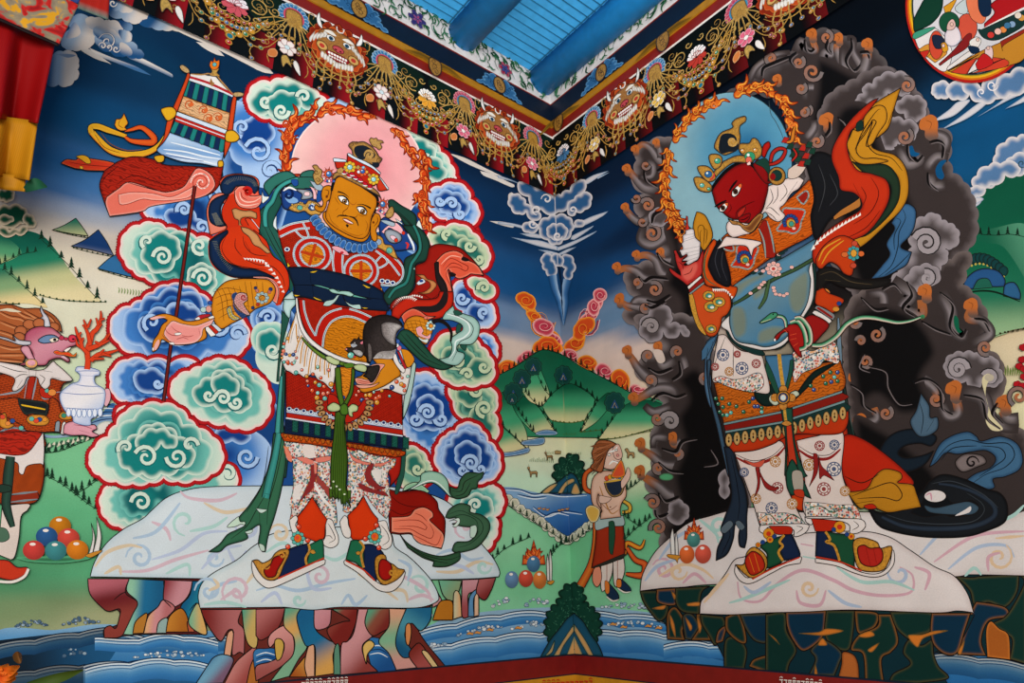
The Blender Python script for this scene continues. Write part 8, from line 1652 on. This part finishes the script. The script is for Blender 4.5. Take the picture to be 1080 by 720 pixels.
for x,y in((245,255),(175,310),(330,245),(160,365),(450,280)):E(x,y,52,42,'#b5653a',e='#8a4420',ed=2,ow=.7)
F('-20,140 60,120 120,130 180,150 100,150 40,140','#d8cdb0',o=None)
part('head',label='pink dragon head');F('205,400* 220,330 280,285 360,272 440,285 500,330 560,370 640,350 655,390 640,430 580,450 560,470 530,500 590,550 570,575 500,540 420,560 380,600 260,600 150,600* 270,540 260,470 215,430','#b5566c',g=('l',300,300,450,580,'#d08a98','#c27888'),e='#8f3448',ed=3)
sub('ear');F('175,470 190,440 240,440 270,500 300,570 270,590 220,530','#d89aa6',e='#a8506a',ed=2)
sub('horn');F('345,95* 370,150 410,200 428,275* 375,275 370,220 340,200 360,190 340,140','#d0ccd0',e='#8a8690',ed=2);F('-20,350* 60,370 130,395 105,340 160,385 260,400 255,430* 170,430 80,400 -20,370*','#d0ccd0',e='#8a8690',ed=2)
sub('eye');F('320,390 380,350 450,345 495,370 490,395 430,410 360,415','#6a86a8',e='#3a5478',ed=1.5);F('415,385 460,365 495,380 470,402 430,405','#f0e0c8',ow=.6);E(462,385,15,14,'#14100e',o=None)
sub('snout');E(610,375,36,34,'#d8344a',e='#8f1c2c',ed=2,ow=.6);E(520,370,22,20,'#b5324a',ow=.5);E(558,378,18,14,'#b5324a',ow=.5);E(618,380,12,8,'#2a0a10',o=None)
sub('mouth');F('450,490 480,475 520,490 580,490 620,515 645,490 640,525 590,528 540,515 480,510','#d8301c',e='#e0902c',ed=1.2,ow=.6);F('540,480 560,460 600,450 560,490','#f0e8dc',ow=.4);F('510,530 540,520 580,560','#d8b0b8',ow=.4)
sub('earring',mat='gilt');E(265,585,52,38,'#c98a3c',ow=.6);E(265,580,34,24,'#d08a98',o=None)
Z(0,370,7.2)
part('jacket','brocade',label='orange brocade jacket')
F('-20,180* 100,170 250,190 420,130 540,220 480,250 455,330 470,400 550,500 540,560 470,560 465,620* 300,610 330,640 320,740 -20,740*','#b8400f',e='#8f2c0a',ed=4)
S('-10,335 80,320 150,300 220,200','#8a949c',2.2,m='pigment');S('185,360 210,200','#8a949c',2.,m='pigment');S('245,370 280,200','#8a949c',2.,m='pigment');S('310,300 330,360 400,350','#8a949c',2.,m='pigment');S('380,320 460,310','#8a949c',2.,m='pigment')
F('195,355* 225,200 265,210 235,365*','#a8240f',m='pigment',ow=.5);F('300,290 330,280 400,300 400,350 350,360 310,340','#b5240f',m='pigment',ow=.6);E(395,315,32,26,'#e0863c',ow=.5,m='pigment');E(355,300,16,18,'#5fb0a0',ow=.4,m='pigment')
F('-20,640 60,590 150,590 220,640 250,740* -20,740*','#a8200f',m='brocade_scroll',o='#8a949c',ow=2.2)
F('-20,370* 150,360 190,480 350,490 380,360 440,380 470,460 550,500 540,560 440,610 220,610 160,560 0,470','#c24a14',e='#8f2c0a',ed=2)
for p in('200,520 240,485 340,490 375,530 340,565 240,560','445,490 480,460 540,490 540,520 470,520','0,500 40,470 60,540 110,560 60,590 0,570'):F(p,'#d08a2c',e='#9a5a14',ed=2,m='pigment',ow=.7)
for x,y,c in((240,515,'#5fb0a0'),(300,520,'#2a4a8a'),(275,530,'#d8442c'),(340,520,'#e0902c'),(485,490,'#3a8a6c'),(60,550,'#e0863c'),(95,530,'#2a4a8a'),(20,500,'#d8442c'),(160,585,'#5fb0a0')):E(x,y,20,18,c,ow=.4,m='pigment')
part('belt');F('135,360* 250,375 360,400 355,490* 250,475 190,480 150,420','#15191c',e='#2a3a34',ed=2);F('160,405 250,420 345,440 345,448 250,432 165,415','#e0b020',o=None)
part('neck_cloth',label='white knotted neck cloth');F('-20,80* 150,110 220,140 330,140 400,80 430,100 500,160 550,220 480,230 390,210 380,260 340,290 300,250 280,200 210,200 180,260 120,305 90,290 110,210 0,165 -20,170*','#dfd2cc',e='#c4b4ae',ed=2.5);folds('0,110 120,150 210,160','110,210 160,180 215,180','130,280 170,220','220,140 225,200','275,140 270,200','310,260 340,210 300,180','390,200 460,210','330,150 400,160')
part('sleeve_cuff');F('415,610* 425,540 455,535 450,615*','#8a949c');F('460,630* 475,545 500,545 485,635*','#e3dad2')
part('hand',label='pink hand under the vase');F('480,625* 490,560 540,535 640,535 670,560 720,560 735,590 700,610 750,640 700,655 640,640 540,640','#dc98a4',e='#b86a7c',ed=2);folds('560,560 640,570 700,590','600,600 680,625',c='#8f3c50');F('790,300 830,290 840,360 810,420 790,400','#e0a8b0',ow=.6)
Z(0,460,4.5)
part('skirt','fine_brocade',label='orange brocade skirt with grey bands');F('-10,-20* 190,-20 200,40 150,85 60,95 -10,85','#a8200f',e='#8a1a0a',ed=2,m='brocade_scroll');F('-10,90* 80,100 205,110 180,300 60,320 -10,320*','#b8480f',e='#8f2c0a',ed=3);F('50,280* 178,262* 176,300 50,310*','#8a2a14',m='pigment');S('50,276 178,262','#7a8488',2.4,m='pigment');S('50,312 178,298','#7a8488',2.4,m='pigment')
part('hem',label='white hem and lining');F('-10,80* 80,90 140,70 205,-20* 210,60 205,150* 195,130 130,140 110,180 90,170 80,125 -10,100','#dfd2cc',ow=.8);part('trouser_leg',label='white trouser leg');F('10,330* 135,320 130,350 100,380 90,480 70,570 50,585* -10,560*','#d9c8bc');
part('sash');R('50,95 40,180 35,250 30,330 60,430',[9,11,10,9,5],['#1a2f28','#2a4a3c','#16281f']);F('0,230 50,235 50,260 0,265','#1f382c')
part('boot',label='red boot with white curled sole');F('-10,585* 40,590 80,620 130,622 120,655 60,682 -10,670*','#c2341a',e='#8f1c0f',ed=2);S('-10,688 60,690 115,665 135,628','#e3dad0',2.8,t=0);part('knee_patch',label='green knee patch');F('-10,430* 30,440 45,480 20,500 -10,500*','#4a6a54',ow=.6)
thing('vase','white ribbed vase on the hand of the dragon headed attendant','vase')
Z(0,370,7.2);part('body');F('570,150* 590,118 680,125 755,150 750,185 720,190 725,245 790,290 800,350 780,430 730,490 690,520 690,560 640,565 560,540 550,500 490,450 455,370 465,310 540,250 595,230 605,180','#dfdbe4',g=('l',560,200,760,480,'#ece6e6','#bcc8e0'),e='#9fb0d0',ed=3,o='#4a5a80',ow=.7)
for p in('575,155 660,150 750,155','600,185 720,190','560,250 640,265 760,270','465,315 620,330 790,320','480,430 620,440 770,440'):S(p,'#7a8ab5',.9)
for i in range(7):E(520+i*40,465+8*math.sin(i*.5),17,32,'#e6eaf2',o='#6a86b5',ow=.7)
thing('coral','branching red coral standing in the white vase','coral')
Z(0,310,8)
for p,w in(('735,635 742,560 735,480 760,400 780,330 820,290 850,210 850,140',[5.5,5,5,5,4.5,4,2.5,1]),('740,500 690,450 655,430 640,380',[4,3,2,1]),('690,450 680,390 650,330 635,275',[3.5,3,2.5,1]),('665,350 685,320',[2,1]),('690,400 705,365',[2,1]),('760,420 740,330 710,270 695,260',[4,3.5,2.5,1.2]),('735,290 705,215',[2.5,1]),('740,280 770,210',[2.5,1]),('830,260 810,200',[2.5,1]),('835,280 860,250',[2,1]),('845,220 885,205',[2,1]),('750,460 830,430 880,390 930,330',[4.5,4,3,1]),('860,420 920,390',[2.5,1]),('840,420 800,400',[2.5,1.2]),('890,375 905,340',[2,1]),('765,560 830,510 900,500 1000,470',[4.5,4,3,1]),('840,505 880,465',[2.5,1]),('870,505 940,525',[2.5,1]),('790,545 880,545',[2.5,1])):P=spline(p,False);S(P,'#7a1c0c',[q+1.1 for q in w],t=0);S(P,'#d8401c',w,t=0)
Z(0,460,4.5);JG='jewels on the left meadow'
thing('ground_shade','dark green patch under the pile of jewel balls','ground',kind='stuff');F('80,575 200,570 400,570 420,582 300,600 150,595','#2f6a48',e='#57a878',ed=3,o=None)
for nm,x,y,c in(('yellow ochre jewel ball on top of the pile',285,425,'#c97a14'),('blue jewel ball, left of the middle row',222,475,'#2a5a90'),('coral jewel ball, right of the middle row',325,482,'#d84a3c'),('red jewel ball, left of the bottom row',160,540,'#cf4038'),('teal jewel ball, middle of the bottom row',265,542,'#3f8a8c'),('orange jewel ball, right of the bottom row',367,538,'#e0801c')):ball(nm,x,y,52,46,c,g=JG)
horns('three slim white horns beside the pile of jewel balls',('422,555* 440,480 432,408* 450,480 440,555*','442,552* 460,470 458,380* 480,470 470,550*'),'405,565 440,550 485,540 470,555 430,575')
DOFF=0.
def script(label,x0,y0,x1,y1,n,c,h,seed):
 thing('painted_inscription',label,'writing');r=random.Random(seed);Z();globals()['DOFF']=.03
 for i in range(n):
  t=i/n;x,y=x0+(x1-x0)*t,y0+(y1-y0)*t;w=(x1-x0)/n*.8
  S(np.array([(x,y),(x+w,y+.2)]),c,1.1,t=0);S(np.array([(x+w*.7,y),(x+w*.75,y+h*.6),(x+w*r.uniform(.2,.6),y+h)]),c,.9,t=0)
  if r.random()<.6:S(np.array([(x+w*.2,y),(x+w*.15,y+h*.5),(x+w*.5,y+h*.55)]),c,.8,t=0)
  if r.random()<.5:S(np.array([(x+w*.1,y-2.2),(x+w*.5,y-3.2),(x+w*.9,y-2)]),c,.9,t=0)
script('white lettering on the red band below the left rock',318,719.5,368,716.5,11,'#e3d8cc',5,1);script('white lettering on the red band below the right rock',822,716.5,868,720,10,'#e3d8cc',5,2);script('red lettering on the yellow band in the corner',572,720,626,717.5,11,'#c2201c',7,3)
DOFF=0.
def fabric(name,kind):
 m,nt,b=nodes(name,.6,.12);L=nt.links.new;b.inputs['Sheen Weight'].default_value=0.
 a=N(nt,'ShaderNodeAttribute',attribute_name='Col').outputs['Color'];uv=N(nt,'ShaderNodeUVMap').outputs[0]
 if kind=='brocade':
  n=N(nt,'ShaderNodeTexNoise',i_Scale=9.,i_Detail=3.,i_Distortion=1.2);L(uv,n.inputs['Vector'])
  c=RAMP(nt,n.outputs[0],[(.34,'#8a1414'),(.43,'#b8201a'),(.47,'#7a6a58'),(.56,'#8a7c62'),(.60,'#c98f1c')]);c=MUL(nt,c,a)
 else:
  n=N(nt,'ShaderNodeTexWave',i_Scale=40.,i_Distortion=.4);L(uv,n.inputs['Vector']);c=MUL(nt,a,RAMP(nt,n.outputs['Fac'],[(0,.86),(1,1.)]))
 L(c,b.inputs['Base Color'])
fabric('silk','plain');fabric('gold_brocade','brocade')
DCUR=.45
def sheet(name,mat,rows,colf,parent=None,nx=60,amp=.03,freq=7.,d=DCUR):
 0
 V,C,U=[],[],[];ny=len(rows)
 for j,(x0,y0,x1,y1)in enumerate(rows):
  for i in range(nx):
   t=i/(nx-1);x,y=x0+(x1-x0)*t,y0+(y1-y0)*t
   w=amp*(.25+.75*j/(ny-1))*math.sin(freq*t*6.283+.5*math.sin(3*t*6.283));P=on_plane(x,y,1,-(d+w));V.append(P);C.append(colf(t,j/(ny-1),w));U.append((P[0],P[2]))
 Fc=[(j*nx+i,j*nx+i+1,(j+1)*nx+i+1,(j+1)*nx+i)for j in range(ny-1)for i in range(nx-1)]
 o=mesh_obj(name,np.array(V),Fc,mat,np.array(C),np.array(U))
 for p in o.data.polygons:p.use_smooth=True
 sm=o.modifiers.new('thickness','SOLIDIFY');sm.thickness=.006;sm.offset=0
 if parent:o.parent=parent
 return o
def lerp_rows(a,b,n):return[tuple(p+(q-p)*i/(n-1)for p,q in zip(a,b))for i in range(n)]
red=lambda t,v,w:H('#8a0507')
yel=lambda t,v,w:H('#b87a10')
cur=bpy.data.objects.new('hanging_curtain',None);COL.objects.link(cur);tag(cur,'red pleated hanging cloth with a yellow lower end at top left','curtain')
sheet('red_cloth','silk',lerp_rows((-60,-10,58,46),(-60,118,40,130),14),red,cur,freq=2.3,amp=.075)
sheet('yellow_cloth','silk',lerp_rows((-60,114,40,128),(-60,176,31,190),10),yel,cur,freq=2.3,amp=.07)
sheet('yellow_hem','silk',lerp_rows((-60,176,27,186),(-60,194,26,202),5),lambda t,v,w:H('#b87c14'),cur,freq=2.2,amp=.03,d=DCUR-.03)
pel=bpy.data.objects.new('brocade_pelmet',None);COL.objects.link(pel);tag(pel,'gold and red brocade pelmet above the red hanging cloth','pelmet')
sheet('brocade','gold_brocade',lerp_rows((-60,-60,84,3),(-60,-6,62,47),8),lambda t,v,w:np.ones(3),pel,amp=.006,freq=3,d=DCUR+.07)
sheet('border','silk',lerp_rows((-60,-7,62,46),(-60,-4,61,49),3),lambda t,v,w:H('#1a0f10'),pel,amp=.006,freq=3,d=DCUR+.075)
sheet('blue_band','silk',lerp_rows((-60,-75,90,-10),(-60,-62,82,4),3),lambda t,v,w:H('#243a7a')if(t*23)%3>.8 else H('#c9b8c9'),pel,amp=.006,freq=3,d=DCUR+.078)
fl=tag(sheet('valance_flap','silk',lerp_rows((88,-22,116,-14),(80,8,114,21),5),lambda t,v,w:H('#a82014')if v<.8 else H('#5f7a72'),None,nx=12,amp=.004,d=.2),'red flap with a grey green hem beside the brocade pelmet','flap')
for o in(cur,pel):
 m_=Vector(on_plane(0.,100.,1,-DCUR));o.location=m_
 for c in o.children:c.matrix_parent_inverse=Matrix.Translation(-m_)
FP=lambda x,y,d=1.1:Vector(on_plane(float(x),float(y),1,-d))
bl=bpy.data.objects.new('orange_flower',None);COL.objects.link(bl);tag(bl,'orange flower with pointed petals at the lower left edge','flower')
def blade(name,p,q,w,c,c2,parent):
 n=9;V,C=[],[];a=q-p;sd=a.cross(Vector((0,1,0))).normalized()
 for i in range(n):
  t=i/(n-1);m_=p+a*t+Vector((0,-.05*math.sin(t*3.14),0));h=w*math.sin(math.pi*min(.97,.12+t*.88))**.8
  V+=[tuple(m_-sd*h),tuple(m_+Vector((0,.012,0))),tuple(m_+sd*h)];C+=[mix(H(c),H(c2),np.array(t))]*3
 o=mesh_obj(name,V,[(3*i+k,3*i+k+1,3*i+k+4,3*i+k+3)for i in range(n-1)for k in(0,1)],'silk',np.array(C));o.parent=parent
 for f in o.data.polygons:f.use_smooth=True
 return o
base=FP(-6,712)
for x,y in((21,702),(19,710),(9,700),(17,716),(2,702),(-4,700),(12,722)):blade('petal',base,FP(x,y),.017,'#c2240f','#e8801c',bl)
blade('stem',base,FP(-14,780),.01,'#2a4a1c','#1f3a14',bl)
lf=blade('leaf',FP(28,722),FP(88,706),.016,'#2f4416','#4a5c1c',None);tag(lf,'narrow green leaf across the dark water at the lower left','leaf')
bd=blade('flower_bud',FP(14,694),FP(23,690),.02,'#5a3a18','#7a4a1c',None);tag(bd,'small brown bud above the orange flower at lower left','bud')
g2=blade('leaf',FP(26,200,.45),FP(50,197,.45),.03,'#12402c','#2a6a44',None);tag(g2,'dark green leaf behind the end of the yellow cloth','leaf')
LAYER=LAYER_R+30
Z(0,200,12)
rcl('green and cream clouds beside the end of the yellow cloth',['-20,0 60,-10 160,0 180,70 120,150 40,140 -20,120','-20,230 120,210 280,215 345,310 330,400 260,430 -20,420','300,320 370,310 440,380 450,460 400,480 330,440','-20,350 120,330 180,380 140,410 -20,400','-20,480 120,520 240,510 340,460 330,540 200,560 -20,540'],g='white clouds in the blue sky',c='#0f4a34',e='#d8c2a4',ed=4)
for n in ALL:realise(n)
w=bpy.data.worlds.new('world');SC.world=w;w.use_nodes=True
w.node_tree.nodes['Background'].inputs[0].default_value=(1.0,.98,.96,1);w.node_tree.nodes['Background'].inputs[1].default_value=.44
def area(name,loc,tgt,size,power,col=(1,1,1)):
 l=bpy.data.lights.new(name,'AREA');l.shape='RECTANGLE';l.size,l.size_y=size;l.energy=power;l.color=col
 o=bpy.data.objects.new(name,l);COL.objects.link(o);o.location=loc
 o.rotation_euler=(Vector(tgt)-Vector(loc)).to_track_quat('-Z','Y').to_euler();return o
area('window_light',(-6.0,-7.0,3.2),(-1.2,0,2.6),(4.,3.),500,(1.0,.97,.92))
area('ceiling_fill',(-3.9,-4.4,1.0),(-1.0,-1.3,6.3),(1.5,1.5),52,(1.,.97,.93)).data.spread=math.radians(62)  # added fill lamp behind the camera, brightens the ceiling
SC.view_settings.view_transform='Standard'
